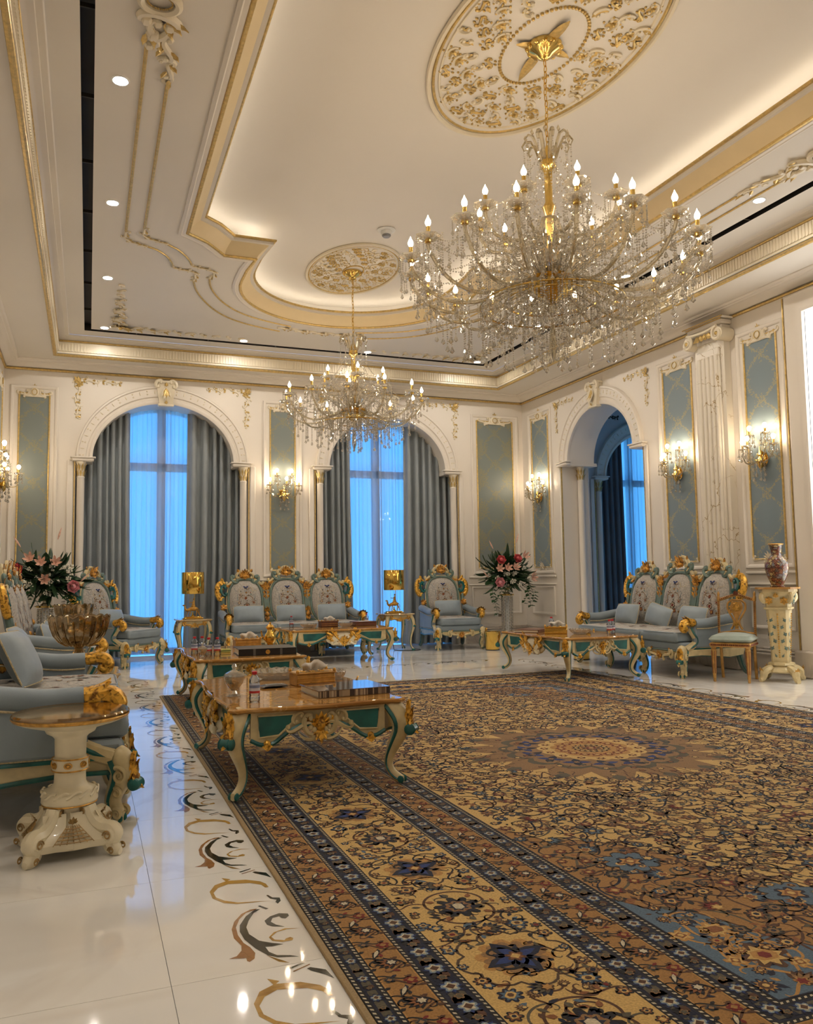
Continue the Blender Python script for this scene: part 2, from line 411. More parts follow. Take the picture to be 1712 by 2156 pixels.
def sheer():
    t = NT('sheer_voile'); tr = t.n('ShaderNodeBsdfTransparent'); tl = t.n('ShaderNodeBsdfTranslucent'); df = t.n('ShaderNodeBsdfDiffuse')
    co = t.coord('Object', (22, 1, .35)); nz = t.n('ShaderNodeTexNoise', Scale=1.0, Detail=3.0); t.l(co, nz.inputs[0])
    c = t.ramp(nz.outputs[0], [(.3, (.72, .80, .90)), (.7, (.92, .95, .98))]); t.l(c, tl.inputs[0]); df.inputs[0].default_value = (.80, .80, .82, 1)
    m1 = t.n('ShaderNodeMixShader'); m1.inputs[0].default_value = .16; t.l(tl.outputs[0], m1.inputs[1]); t.l(df.outputs[0], m1.inputs[2])
    m2 = t.n('ShaderNodeMixShader'); m2.inputs[0].default_value = .70; t.l(tr.outputs[0], m2.inputs[1]); t.l(m1.outputs[0], m2.inputs[2])
    t.l(m2.outputs[0], t.out.inputs[0]); return t.m
M['sheer'] = sheer()
def marble(name, base, vein, rough, scale, tan=None):
    t = NT(name); co = t.coord('Object')
    oi = t.n('ShaderNodeObjectInfo'); ad = t.n('ShaderNodeVectorMath', _operation='MULTIPLY_ADD'); t.l(oi.outputs['Random'], ad.inputs[0])
    ad.inputs[1].default_value = (31, 17, 9); t.l(co, ad.inputs[2])
    n1 = t.n('ShaderNodeTexNoise', Scale=scale, Detail=6.0, Distortion=1.4); t.l(ad.outputs[0], n1.inputs[0])
    mp = t.n('ShaderNodeMapping'); mp.inputs['Scale'].default_value = (.35, 2.6, 1); mp.inputs['Rotation'].default_value = (0, 0, .22); t.l(ad.outputs[0], mp.inputs[0])
    n2 = t.n('ShaderNodeTexNoise', Scale=scale * .9, Detail=5.0, Distortion=.6); t.l(mp.outputs[0], n2.inputs[0])
    v1 = t.ramp(n1.outputs[0], [(.465, (0, 0, 0)), (.5, (.6, .6, .6)), (.52, (0, 0, 0))])
    v2 = t.ramp(n2.outputs[0], [(.36, (.85, .85, .85)), (.46, (0, 0, 0)), (.60, (0, 0, 0)), (.72, (.45, .45, .45))])
    c = t.mix(v2, base, tan or vein); c = t.mix(v1, c, vein)
    t.prin(c, rough, 0, Specular_IOR_Level=.55); return t.m
M['floor'] = marble('polished_marble', (.88, .85, .79), (.76, .71, .64), .04, .45, (.70, .64, .55))
M['base'] = marble('marble_skirting', (.62, .55, .47), (.40, .34, .28), .12, 2.0)
def cracked(name, base, vein):
    t = NT(name); co = t.coord(); nz = t.n('ShaderNodeTexNoise', Scale=3.5, Detail=4.0); t.l(co, nz.inputs[0]); mx = t.mix(.35, co, nz.outputs[1], 'LINEAR_LIGHT')
    vo = t.n('ShaderNodeTexVoronoi', Scale=1.9, _feature='DISTANCE_TO_EDGE'); t.l(mx, vo.inputs[0]); n2 = t.n('ShaderNodeTexNoise', Scale=2.2); t.l(co, n2.inputs[0])
    e = t.ramp(vo.outputs[0], [(.004, (1, 1, 1)), (.014, (0, 0, 0))]); k = t.ramp(n2.outputs[0], [(.48, (0, 0, 0)), (.56, (1, 1, 1))]); f = t.mix(1.0, e, k, 'MULTIPLY'); t.prin(t.mix(f, base, vein), .3); return t.m
M['pil'] = cracked('veined_plaster', (.80, .735, .62), (.40, .28, .12))
M['inlay_black'] = simple('inlay_black_marble', (.028, .030, .022), .06, var=.35, vs=12)
M['inlay_gold'] = marble('inlay_gold_marble', (.52, .31, .075), (.34, .18, .04), .06, 5)
M['inlay_brown'] = marble('inlay_brown_marble', (.34, .15, .04), (.20, .09, .02), .06, 5)
M['top'] = marble('onyx_table_top', (.50, .25, .062), (.72, .46, .19), .035, 3.0, (.30, .125, .028))
M['topl'] = marble('onyx_light_top', (.58, .43, .24), (.30, .17, .07), .05, 4.0, (.40, .25, .11))
def damask(name, base, fig, ax, amp):
    t = NT(name); tc = t.coord('Object'); sp = t.n('ShaderNodeSeparateXYZ'); t.l(tc, sp.inputs[0])
    u, v = sp.outputs['XYZ'.index(ax)], sp.outputs[2]
    def m(op, a, b=None, c=None):
        q = t.n('ShaderNodeMath', _operation=op)
        for i, x in enumerate((a, b, c)):
            if x is None: continue
            if hasattr(x, 'is_linked'): t.l(x, q.inputs[i])
            else: q.inputs[i].default_value = x
        return q.outputs[0]
    nz = t.n('ShaderNodeTexNoise', Scale=30.0, Detail=3.0); t.l(tc, nz.inputs[0]); jit = m('SUBTRACT', nz.outputs[0], .5)
    # ogee lattice: two mirrored leafy vines, clustered where they cross and where they meet the edges
    au = m('ABSOLUTE', u); w = m('MULTIPLY', m('ABSOLUTE', m('SINE', m('MULTIPLY', v, PI / .56))), amp)
    d1 = m('ADD', m('ABSOLUTE', m('SUBTRACT', au, w)), m('MULTIPLY', jit, .16))
    d2 = m('ADD', m('ADD', au, m('MULTIPLY', w, .7)), m('MULTIPLY', jit, .30)); d3 = m('ADD', m('ADD', m('SUBTRACT', amp, au), m('MULTIPLY', m('SUBTRACT', amp, w), 1.2)), m('MULTIPLY', jit, .30))
    f = m('MAXIMUM', m('LESS_THAN', d1, .027), m('MAXIMUM', m('LESS_THAN', d2, .075), m('LESS_THAN', d3, .065)))
    vo = t.n('ShaderNodeTexVoronoi', Scale=60.0); t.l(tc, vo.inputs[0])
    c = t.mix(m('MULTIPLY', m('MULTIPLY', f, m('LESS_THAN', vo.outputs[0], .60)), .80), base, fig)
    t.prin(c, .42, 0, Sheen_Weight=.2); return t.m
M['damx'] = damask('blue_damask_back', rgb(124, 132, 128), rgb(146, 140, 108), 'X', .22)
M['damy'] = damask('blue_damask_side', rgb(122, 138, 144), rgb(170, 158, 118), 'Y', .25)
def tapestry():
    t = NT('floral_tapestry'); co = t.coord('Object')
    base = t.n('ShaderNodeTexNoise', Scale=60.0, Detail=2.0); t.l(co, base.inputs[0])
    c = t.ramp(base.outputs[0], [(.35, rgb(158, 153, 146)), (.65, rgb(190, 183, 172))])
    for sc, thr, cols, ds in ((14., .16, [rgb(128, 60, 48), rgb(178, 120, 96), rgb(96, 92, 112), rgb(196, 176, 140), rgb(88, 40, 36)], 3.0), (34., .15, [rgb(210, 196, 170), rgb(150, 110, 80), rgb(90, 92, 100), rgb(120, 60, 50)], 2.)):
        nd = t.n('ShaderNodeTexNoise', Scale=18.0); t.l(co, nd.inputs[0])
        mx = t.mix(.06 * ds, co, nd.outputs[1], 'LINEAR_LIGHT')
        vo = t.n('ShaderNodeTexVoronoi', Scale=sc); t.l(mx, vo.inputs[0])
        sp = t.n('ShaderNodeSeparateColor'); t.l(vo.outputs[1], sp.inputs[0])
        cr = t.ramp(sp.outputs[0], [(i / len(cols), q) for i, q in enumerate(cols)], 'CONSTANT')
        lt = t.n('ShaderNodeMath', _operation='LESS_THAN'); t.l(vo.outputs[0], lt.inputs[0]); lt.inputs[1].default_value = thr
        ga = t.n('ShaderNodeMath', _operation='MULTIPLY'); t.l(lt.outputs[0], ga.inputs[0]); g2 = t.n('ShaderNodeMath', _operation='GREATER_THAN'); t.l(sp.outputs[1], g2.inputs[0]); g2.inputs[1].default_value = .45
        t.l(g2.outputs[0], ga.inputs[1]); c = t.mix(ga.outputs[0], c, cr)
    t.prin(c, .8, 0, Sheen_Weight=.2); return t.m
M['tap'] = tapestry()
def vase_mat():
    t = NT('enamel_vase'); co = t.coord('Object')
    vo = t.n('ShaderNodeTexVoronoi', Scale=32.0); t.l(co, vo.inputs[0]); sp = t.n('ShaderNodeSeparateColor'); t.l(vo.outputs[1], sp.inputs[0])
    cols = [rgb(118, 62, 46), rgb(82, 70, 66), rgb(170, 146, 98), rgb(112, 112, 118), rgb(140, 92, 64), rgb(182, 164, 118), rgb(104, 44, 36), rgb(98, 94, 70)]
    c = t.ramp(sp.outputs[0], [(i / 8., q) for i, q in enumerate(cols)], 'CONSTANT')
    v2 = t.n('ShaderNodeTexVoronoi', Scale=32.0, _feature='DISTANCE_TO_EDGE'); t.l(co, v2.inputs[0])
    e = t.ramp(v2.outputs[0], [(.05, (1, 1, 1)), (.12, (0, 0, 0))]); c = t.mix(e, c, rgb(74, 34, 26))
    nz = t.n('ShaderNodeTexVoronoi', Scale=75.0); t.l(co, nz.inputs[0]); s2 = t.ramp(nz.outputs[0], [(.2, (.7, .7, .7)), (.35, (0, 0, 0))]); c = t.mix(s2, c, rgb(196, 160, 110))
    t.prin(c, .2, 0, Coat_Weight=.5); return t.m
M['vase'] = vase_mat()
def stripes_spine():
    t = NT('striped_book_spine'); co = t.coord('Object'); sp = t.n('ShaderNodeSeparateXYZ'); t.l(co, sp.inputs[0])
    nz = t.n('ShaderNodeTexNoise', Scale=26.0, Detail=2.0, _noise_dimensions='1D'); t.l(sp.outputs[0], nz.inputs['W'])
    c = t.ramp(nz.outputs[0], [(.36, rgb(62, 52, 50)), (.47, rgb(168, 150, 124)), (.55, rgb(110, 92, 80)), (.62, rgb(190, 176, 150))], 'CONSTANT')
    t.prin(c, .35, 0); return t.m
M['spine'] = stripes_spine()
def attr_mat(name, rough=.9):
    t = NT(name); a = t.n('ShaderNodeAttribute', _attribute_name='Col'); co = t.coord('Object')
    nz = t.n('ShaderNodeTexNoise', Scale=140.0, Detail=2.0); t.l(co, nz.inputs[0])
    g = t.ramp(nz.outputs[0], [(.25, (.72, .72, .72)), (.75, (1.22, 1.22, 1.22))]); c = t.mix(1.0, a.outputs[0], g, 'MULTIPLY')
    p = t.prin(c, rough, 0, Sheen_Weight=.15, Specular_IOR_Level=.15); t.l(t.bump(nz.outputs[0], .35, .003), p.inputs['Normal']); return t.m
M['rug'] = attr_mat('woven_wool')
# ------------------------------------------------------------------ the room shell
def wallgrid(u0, u1, ztop, ops, seg=24):
    """faces of a wall in (u, z) with openings (ua, ub, z_spring, half_above, rise, z_bottom)"""
    V = []; Fc = []
    def q(a, b, c, d):
        n = len(V); V.extend([a, b, c, d]); Fc.append((n, n + 1, n + 2, n + 3))
    u = u0
    for (ua, ub, zs, ha, rise, zb) in ops:
        q((u, 0), (ua, 0), (ua, ztop), (u, ztop))
        if zb > 0: q((ua, 0), (ub, 0), (ub, zb), (ua, zb))
        if rise <= 0: q((ua, zs), (ub, zs), (ub, ztop), (ua, ztop))
        else:
            c = (ua + ub) / 2
            q((ua, zs), (c - ha, zs), (c - ha, ztop), (ua, ztop)); q((c + ha, zs), (ub, zs), (ub, ztop), (c + ha, ztop))
            A = [(c - ha * math.cos(PI * i / seg), zs + rise * math.sin(PI * i / seg)) for i in range(seg + 1)]
            for (a, b) in zip(A[:-1], A[1:]): q(a, b, (b[0], ztop), (a[0], ztop))
        u = ub
    q((u, 0), (u1, 0), (u1, ztop), (u, ztop))
    return np.array(V, float), Fc
def reveal(op, depth, seg=24):
    ua, ub, zs, ha, rise, zb = op; c = (ua + ub) / 2
    P = [(ua, zb), (ua, zs)]
    if rise > 0: P += [(c - ha * math.cos(PI * i / seg), zs + rise * math.sin(PI * i / seg)) for i in range(seg + 1)]
    P += [(ub, zs), (ub, zb)]
    if zb > 0: P.append((ua, zb))
    V = [(p[0], p[1], 0) for p in P] + [(p[0], p[1], depth) for p in P]; n = len(P)
    return np.array(V), [(i, i + 1, n + i + 1, n + i) for i in range(n - 1)]
def MBK(y=YB):   # (u, out, z) -> back wall plane: local x across, -y out of the wall into the room
    return T(0, y, 0)
def MRT(x=XR):   # local x runs along +Y seen from the room right to left; -y local = into the room (-X)
    M = np.eye(4); M[:3, 0] = (0, -1, 0); M[:3, 1] = (1, 0, 0); M[:3, 2] = (0, 0, 1); M[:3, 3] = (x, 0, 0); return M
def MLF(x=XL):
    M = np.eye(4); M[:3, 0] = (0, 1, 0); M[:3, 1] = (-1, 0, 0); M[:3, 2] = (0, 0, 1); M[:3, 3] = (x, 0, 0); return M
W1, W2 = 1.09, 4.805                       # window centres on the back wall
OPB = [(c - 1.295, c + 1.295, 3.036, 1.07, .915, 0) for c in (W1, W2)]
RA = 10.76                                 # arch centre (Y) on the right wall
OPR_Y = [(5.55, 6.74, 4.084, 0, 0, .0), (RA - 1.09, RA + 1.09, 3.05, .89, .80, 0)]
OPR = [(-b, -a, zs, h, r, zb) for (a, b, zs, h, r, zb) in reversed(OPR_Y)]
ZW = 4.60
g = wallgrid(XL, XR, ZW, OPB); mb = MB()
mb.add((np.c_[g[0][:, 0], np.zeros(len(g[0])), g[0][:, 1]], g[1]), MBK())
for op in OPB:
    V, Fc = reveal(op, .78); mb.add((np.c_[V[:, 0], V[:, 2], V[:, 1]], Fc), MBK())
WALL_B = struct('wall_back', mb, M['wall'])
g = wallgrid(-YB, -YF, ZW, OPR); mb = MB()
mb.add((np.c_[g[0][:, 0], np.zeros(len(g[0])), g[0][:, 1]], g[1]), MRT())
for op in OPR:
    V, Fc = reveal(op, .5); mb.add((np.c_[V[:, 0], V[:, 2], V[:, 1]], Fc), MRT())
WALL_R = struct('wall_right', mb, M['wall'])
mb = MB(); mb.add(box(.1, YB - YF, ZW, (XL - .05, (YB + YF) / 2, ZW / 2))); WALL_L = struct('wall_left', mb, M['wall'])
mb = MB(); mb.add(box(XR - XL + .2, .1, ZW, ((XR + XL) / 2, YF - .05, ZW / 2))); WALL_F = struct('wall_front', mb, M['wall'])

# floor: marble slabs with hairline joints over a dark bed
mb = MB(); mb.add(box(13.4, 17.4, .05, (4.9, 5.2, -.040))); FLOOR = struct('floor', mb, M['floor'])
slabm = MB().add(box(1.44 - .002, .875 - .0016, .015, (0, 0, -.0075))).mesh('marble_slab', M['floor'])
ys = np.arange(3.40 - 8 * .875, 14.2, .875)
for xi in range(6):
    for y in ys: obj('marble_slab', slabm, None, FLOOR, loc=(-1.20 + .72 + 1.44 * xi, y + .4375, 0))
annexm = MB().add(box(4.0, 5.0, .015, (0, 0, -.0075))).mesh('annex_slab', M['floor'])
obj('annex_slab', annexm, None, FLOOR, loc=(9.445, 11.2, -.002))

# ------------------------------------------------------------------ ceiling
RIN = rect(-.47, YF + .49, 6.70, 12.69)    # inner edge of the low soffit
SLO = rect(-.105, -2.28, 6.255, 12.275); SLI = rect(-.015, -2.19, 6.165, 12.185)
half = [(.91, 5.0), (.91, 8.44), (1.03, 8.53), (1.13, 8.61), (1.24, 8.75), (1.35, 8.90), (1.70, 8.90), (1.665, 9.25)]
half += [(XC - 1.435 * math.cos(a), 9.6 + 1.40 * math.sin(a)) for a in np.linspace(0, PI / 2, 15)]
q1 = half                                   # left/back quarter, then mirror
q2 = [(2 * XC - x, y) for x, y in reversed(q1[:-1])]
bk = q1 + q2[:-1] + [(2 * XC - .91, 5.0)]
fr = [(x, 2 * YC - y) for x, y in reversed(bk[1:-1])]
TRAY = [(float(x), float(y)) for x, y in (bk + fr)][::-1]     # CCW
mb = MB()
mb.add(holed(rect(XL, YF, XR, YB), RIN, ZSOF)); mb.add(holed(offset_poly(RIN, .16), SLO, ZCEIL)); mb.add(holed(SLI, TRAY, ZCEIL))
mb.add(holed(rect(XL - .1, YF - .1, XR + .1, YB + .1), rect(3.0, 4.99, 3.2, 5.01), ZTOP)); mb.add(box(.21, .03, .01, (3.1, 5, ZTOP + .006)))
CEIL = struct('ceiling', mb, M['ceil'], angle=20)
# dark slot of the air diffuser
mb = MB(); mb.add(sweep_poly(SLO, [(0, ZCEIL), (0, ZCEIL + .10), (.09, ZCEIL + .10), (.09, ZCEIL)])); DIFF = obj('air_slot', mb, M['black'], CEIL)
mb = MB()
for y in np.arange(-1.9, 12.2, 1.02):
    for x in (-.06, 6.21): mb.add(box(.09, .012, .03, (x, y, ZCEIL + .02)))
for x in np.arange(.6, 6.0, 1.02): mb.add(box(.012, .09, .03, (x, 12.23, ZCEIL + .02)))
obj('slot_divider', mb, M['dark'], CEIL)
ROOM = rect(XL, YF, XR, YB)
def trim(n, prof, poly, mat, angle=25):
    mb = MB(); mb.add(sweep_poly(poly, prof)); o = struct('trim_%d' % n, mb, mat, angle=angle); return o
def arcp(x0, z0, x1, z1, n=5, bow=.35):
    """cove between two profile points"""
    P = []
    for i in range(n + 1):
        t = i / n; P.append((x0 + (x1 - x0) * (t * (1 - bow) + bow * (1 - math.cos(t * PI / 2))), z0 + (z1 - z0) * (t * (1 - bow) + bow * math.sin(t * PI / 2))))
    return P
trim(1, [(0, 4.335), (.022, 4.338), (.028, 4.353), (.020, 4.368), (0, 4.370)], ROOM, M['gilt'])
trim(2, [(.004, 4.370), (.03, 4.378)] + arcp(.03, 4.378, .15, 4.44) + [(.155, 4.45), (.185, 4.455), (.20, 4.47), (.20, ZSOF)], ROOM, M['wall'])
trim(3, [(-.055, ZSOF - .001), (-.05, 4.468), (-.03, 4.462), (-.012, 4.47), (0, 4.49), (-.006, 4.50)], RIN, M['gilt'])
trim(4, [(-.03, 4.50), (0, 4.505), (0, 4.53), (.010, 4.533), (.010, 4.670), (0, 4.675)], RIN, M['mould'])
trim(5, [(-.01, 4.670), (.02, 4.674), (.026, 4.685), (.02, 4.697), (-.01, 4.70)], RIN, M['gilt'])
trim(6, [(0, 4.70)] + arcp(.01, 4.70, .10, 4.735) + [(.105, 4.742), (.15, 4.742), (.16, ZCEIL - .001)], RIN, M['wall'])
mb = MB(); bar = box(.020, .012, .13, (0, 0, 4.60))
for x in np.arange(-.44, 6.68, .042): mb.add(bar, T(x, 12.69 - .013, 0))
for y in np.arange(YF + .52, 12.66, .042):
    mb.add(bar, T(-.47 + .013, y, 0) @ RZ(PI / 2)); mb.add(bar, T(6.70 - .013, y, 0) @ RZ(PI / 2))
obj('fluting', mb, M['mould'], CEIL, smooth=False, kind='stuff')
# tray: step mouldings below, beige band, gilt lip, cove trough with LED strip
trim(7, [(-.10, ZCEIL - .001), (-.098, 4.738), (-.07, 4.730), (-.06, 4.735), (-.03, 4.735), (-.02, 4.745), (0, 4.748)], TRAY, M['wall'])
trim(8, [(-.022, 4.744), (-.012, 4.732), (.008, 4.734), (.014, 4.748), (.004, 4.76)], TRAY, M['gilt'])
trim(9, [(.004, 4.752)] + [(.004 + .166 * t ** 1.25, 4.756 + .164 * t ** .85) for t in np.linspace(0, 1, 7)], TRAY, M['band'])
trim(10, [(.155, 4.908), (.168, 4.906), (.180, 4.915), (.176, 4.93), (.165, 4.932)], TRAY, M['gilt'])
trim(11, [(.165, 4.932), (.15, 4.93), (.15, 4.88), (-.16, 4.88), (-.16, ZTOP + .001)], TRAY, M['ceil'])
mb = MB(); mb.add(sweep_poly(TRAY, [(.035, 4.889), (.010, 4.889)])); LED = obj('cove_light', mb, M['cove'], CEIL, label='warm white light strip hidden in the ceiling cove')

# gilt line mouldings and relief scrolls on the flat ceiling
MC = RX(-PI / 2); MC = np.array([[1, 0, 0, 0], [0, 0, 1, 0], [0, 1, 0, ZCEIL], [0, 0, 0, 1]], float)   # local x->X, z->Y, -y -> -Z (down)
def cline(pts, r=.013, closed=False, mat='gilt', flat_=.8):
    P = np.array([(x, y, ZCEIL - .004) for x, y in pts]); mb = MB(); mb.add(tube(P, r, 6, closed, flat_)); return mb
def arcpts(c, ax, ay, a0, a1, n=24, ): return [(c[0] + ax * math.cos(a), c[1] + ay * math.sin(a)) for a in np.linspace(a0, a1, n)]
def quarter(sx, sy):
    """two parallel gilt lines that follow the tray, with relief clusters at the turns (left/back quarter, mirrored)"""
    for k, (ln, c1, st, c2) in enumerate((([(.31, 5.45), (.305, 8.60)], [(.50, 8.91), (.64, 8.98), (.76, 9.14), (.82, 9.30), (.84, 9.42)], (1.10, 9.50), [(1.12, 9.80), (1.17, 10.08), (1.30, 10.42), (1.50, 10.80), (1.74, 11.08), (2.02, 11.26), (2.31, 11.37), (2.52, 11.43)]),
                                          ([(.48, 5.88), (.48, 8.46)], [(.70, 8.77), (.85, 8.90), (.95, 9.06), (1.01, 9.20), (1.04, 9.30)], (1.30, 9.40), [(1.29, 9.66), (1.33, 9.95), (1.50, 10.36), (1.72, 10.68), (1.97, 10.90), (2.25, 11.04), (2.54, 11.14), (2.62, 11.16)]))):
        for P in (ln, smooth_path2(c1), smooth_path2(c2)): obj('gilt_line', cline([f2(p, sx, sy) for p in P]), M['gilt'], CEIL)
        mb = MB(); mg = MB(); xo, yo = ln[1]; xe, ye = c1[-1]
        for (x, y, r0, s_) in ((xo, yo + .07, 1.5, .15), (xo + .02, yo + .19, .9, .14), (xo + .10, yo + .26, .3, .13), (c1[0][0] - .02, c1[0][1] - .01, .2, .12), (xe + .05, ye + .03, .3, .12), (xe + .14, ye + .05, .1, .13), (st[0] - .02, st[1] + .0, .5, .15), (st[0] + .02, st[1] + .12, 1.4, .15), (c2[0][0], c2[0][1] - .06, 1.6, .11)):
            X, Y = f2((x, y), sx, sy)
            scroll(mb, MC, 'S', X, Y, s_, r0 * sx * sy, sx, .010)
            leafs(mg, MC, X, Y, .060, .038, (PI / 2 - r0) * sx * sy + .6, .3, 2, .008); leafs(mg, MC, X, Y, .055, .035, (PI / 2 - r0) * sx * sy + PI - .5, .3, 2, .008)
        obj('ceiling_scroll', mb, M['mould'], CEIL, kind='stuff'); obj('ceiling_leaf', mg, M['gilt'], CEIL, kind='stuff')
def smooth_path2(P, n=26):
    P = np.array(P, float); t = np.linspace(0, len(P) - 1, n); Q = np.c_[np.interp(t, range(len(P)), P[:, 0]), np.interp(t, range(len(P)), P[:, 1])]
    for _ in range(3): Q[1:-1] = (Q[:-2] + 2 * Q[1:-1] + Q[2:]) / 4
    return Q.tolist()
def f2(p, sx, sy): return (p[0] if sx > 0 else 2 * XC - p[0], p[1] if sy > 0 else 2 * YC - p[1])
for sx in (1, -1):
    for sy in (1, -1): quarter(sx, sy)
def corner_relief(cx, cy, sx, sy):
    mb = MB(); mg = MB()
    for ax in (0, 1):
        for k in range(10):
            d = .08 + .185 * k; w = .11 * (1 - k / 12) * (1 if k % 2 else -1) * .35
            x, y = (cx + sx * d, cy + sy * abs(w) * .6) if ax == 0 else (cx + sx * abs(w) * .6, cy + sy * d)
            s = .24 * (1 - .075 * k)
            scroll(mb, MC, 'SC'[k % 2], x, y, s, (0 if ax == 0 else PI / 2) + .5 * (-1) ** k, 1, .012)
            if k < 7:
                for q in (-1, 1): leafs(mg, MC, x, y, s * .55, s * .34, (PI / 2 * sx if ax == 0 else (0 if sy > 0 else PI)) + q * .8, .35, 2, .006)
    palmette(mg, MC, cx + sx * .05, cy + sy * .05, .2, 7, 1.2, math.atan2(sx, sy), .005)
    obj('corner_scroll', mb, M['mould'], CEIL, kind='stuff'); obj('corner_leaf', mg, M['gilt'], CEIL, kind='stuff')
corner_relief(.32, 11.98, 1, -1); corner_relief(5.88, 11.98, -1, -1)
def garland(pts, rot, size, name='garland'):
    mb = MB(); mg = MB()
    for k, (x, y) in enumerate(pts):
        scroll(mb, MC, 'SC'[k % 2], x, y, size, rot[k], 1 if k % 2 else -1, size * .075)
        for q in (-1, 1): leafs(mg, MC, x, y, size * .5, size * .3, -rot[k] + PI / 2 + q * .9 + (PI if k % 2 else 0), .35, 2, .006)
    obj(name + '_scroll', mb, M['mould'], CEIL, kind='stuff'); obj(name + '_leaf', mg, M['gilt'], CEIL, kind='stuff')
aa = np.linspace(PI / 2 - .30, PI / 2 + .30, 9)
garland([(XC - 1.87 * math.cos(a), 9.47 + 1.87 * math.sin(a)) for a in aa], [-(a - PI / 2) for a in aa], .17)
# cartouche in the middle of the long sides, tapering towards the corners
for sx in (1, -1):
    mb = MB(); mg = MB()
    def cx_(x): return x if sx > 0 else 2 * XC - x
    for sy in (1, -1):
        for (y, x, s, kd, r0, rr) in ((.17, .375, .25, 'C', .25, .024), (.27, .40, .22, 'J', 2.2, .026), (.34, .345, .26, 'S', 1.15, .020), (.47, .445, .22, 'S', 1.05, .017), (.60, .455, .12, 'C', .4, .012), (.70, .48, .17, 'S', 1.25, .014), (.81, .475, .10, 'C', 1.9, .011)):
            scroll(mb, MC, kd, cx_(x), YC + sy * y, s, r0 * sx * sy, sx * (1 if sy > 0 else -1), rr, seg=6)
        for (y, x, L, wd, r0) in ((.14, .40, .15, .055, .9), (.16, .42, .14, .05, 1.4), (.19, .40, .13, .05, .5), (.26, .33, .17, .05, .15), (.36, .36, .12, .045, .35), (.33, .30, .10, .04, -.2), (.47, .45, .10, .045, .9), (.45, .42, .09, .04, -.6), (.62, .47, .08, .04, .8), (.70, .46, .08, .035, -.5), (.80, .48, .09, .035, .1)):
            leafs(mg, MC, cx_(x), YC + sy * y, L, wd, (r0 if sy > 0 else PI - r0) * sx, .35, 3, .020)
    mb.add(tube([(cx_(.36) + .115 * math.cos(a), -.02, YC + .095 * math.sin(a)) for a in np.linspace(0, 2 * PI, 28)[:-1]], .026, 6, True), MC)
    beads(mg, [(cx_(.36) + .075 * math.cos(a), -.02, YC + .062 * math.sin(a)) for a in np.linspace(0, 2 * PI, 31)[:-1]], .007, MC)
    obj('cartouche_scroll', mb, M['mould'], CEIL, kind='stuff'); obj('cartouche_leaf', mg, M['gilt'], CEIL, kind='stuff')
# ------------------------------------------------------------------ wall dressing
def arch_sweep(c, zs, h, r, prof, k=1.2, seg=40):
    n = len(prof); V = []
    for i in range(seg + 1):
        a = PI * i / seg
        for (p, o) in prof: V.append((c - (h + p) * math.cos(a), -o, zs + (r + p * k) * math.sin(a)))
    return np.array(V), gridf(seg + 1, n)
def moulding_rect(x0, z0, x1, z1, prof):     # prof: (inset, out) around a rectangle on a wall
    V = []
    for d, o in prof: V += [(x0 + d, -o, z0 + d), (x1 - d, -o, z0 + d), (x1 - d, -o, z1 - d), (x0 + d, -o, z1 - d)]
    Fc = []
    for k in range(len(prof) - 1):
        for i in range(4): Fc.append((k * 4 + i, k * 4 + (i + 1) % 4, k * 4 + 4 + (i + 1) % 4, k * 4 + 4 + i))
    return np.array(V), Fc
def spandrel(mb, mg, A, x, z, sx, s=1.0):
    for ax in (0, 1):
        for k, (d, w, sz) in enumerate(((.09, .0, .15), (.22, .015, .17), (.36, -.01, .17), (.49, .015, .14), (.60, .02, .10))):
            X, Zz = (x + sx * d * s, z - abs(w)) if ax == 0 else (x + sx * abs(w), z - d * s * .92)
            scroll(mb, A, 'S' if k % 2 else 'V', X, Zz, sz * s, (0 if ax == 0 else PI / 2) + .35 * (-1) ** k, sx, .009)
            for q in (-1, 1): leafs(mg, A, X, Zz, .048 * s, .032 * s, (sx * PI / 2 if ax == 0 else PI) + q * 1.0, .3, 2, .006)
            beads(mg, [(X + .03 * sx, -.012, Zz + .02)], .011, A, 5)
    palmette(mg, A, x + sx * .02, z - .02, .10 * s, 5, 1.2, -sx * PI / 4, .005)
    rosette(mg, A, x + sx * .04, z - .05, .055 * s, 6, .004)
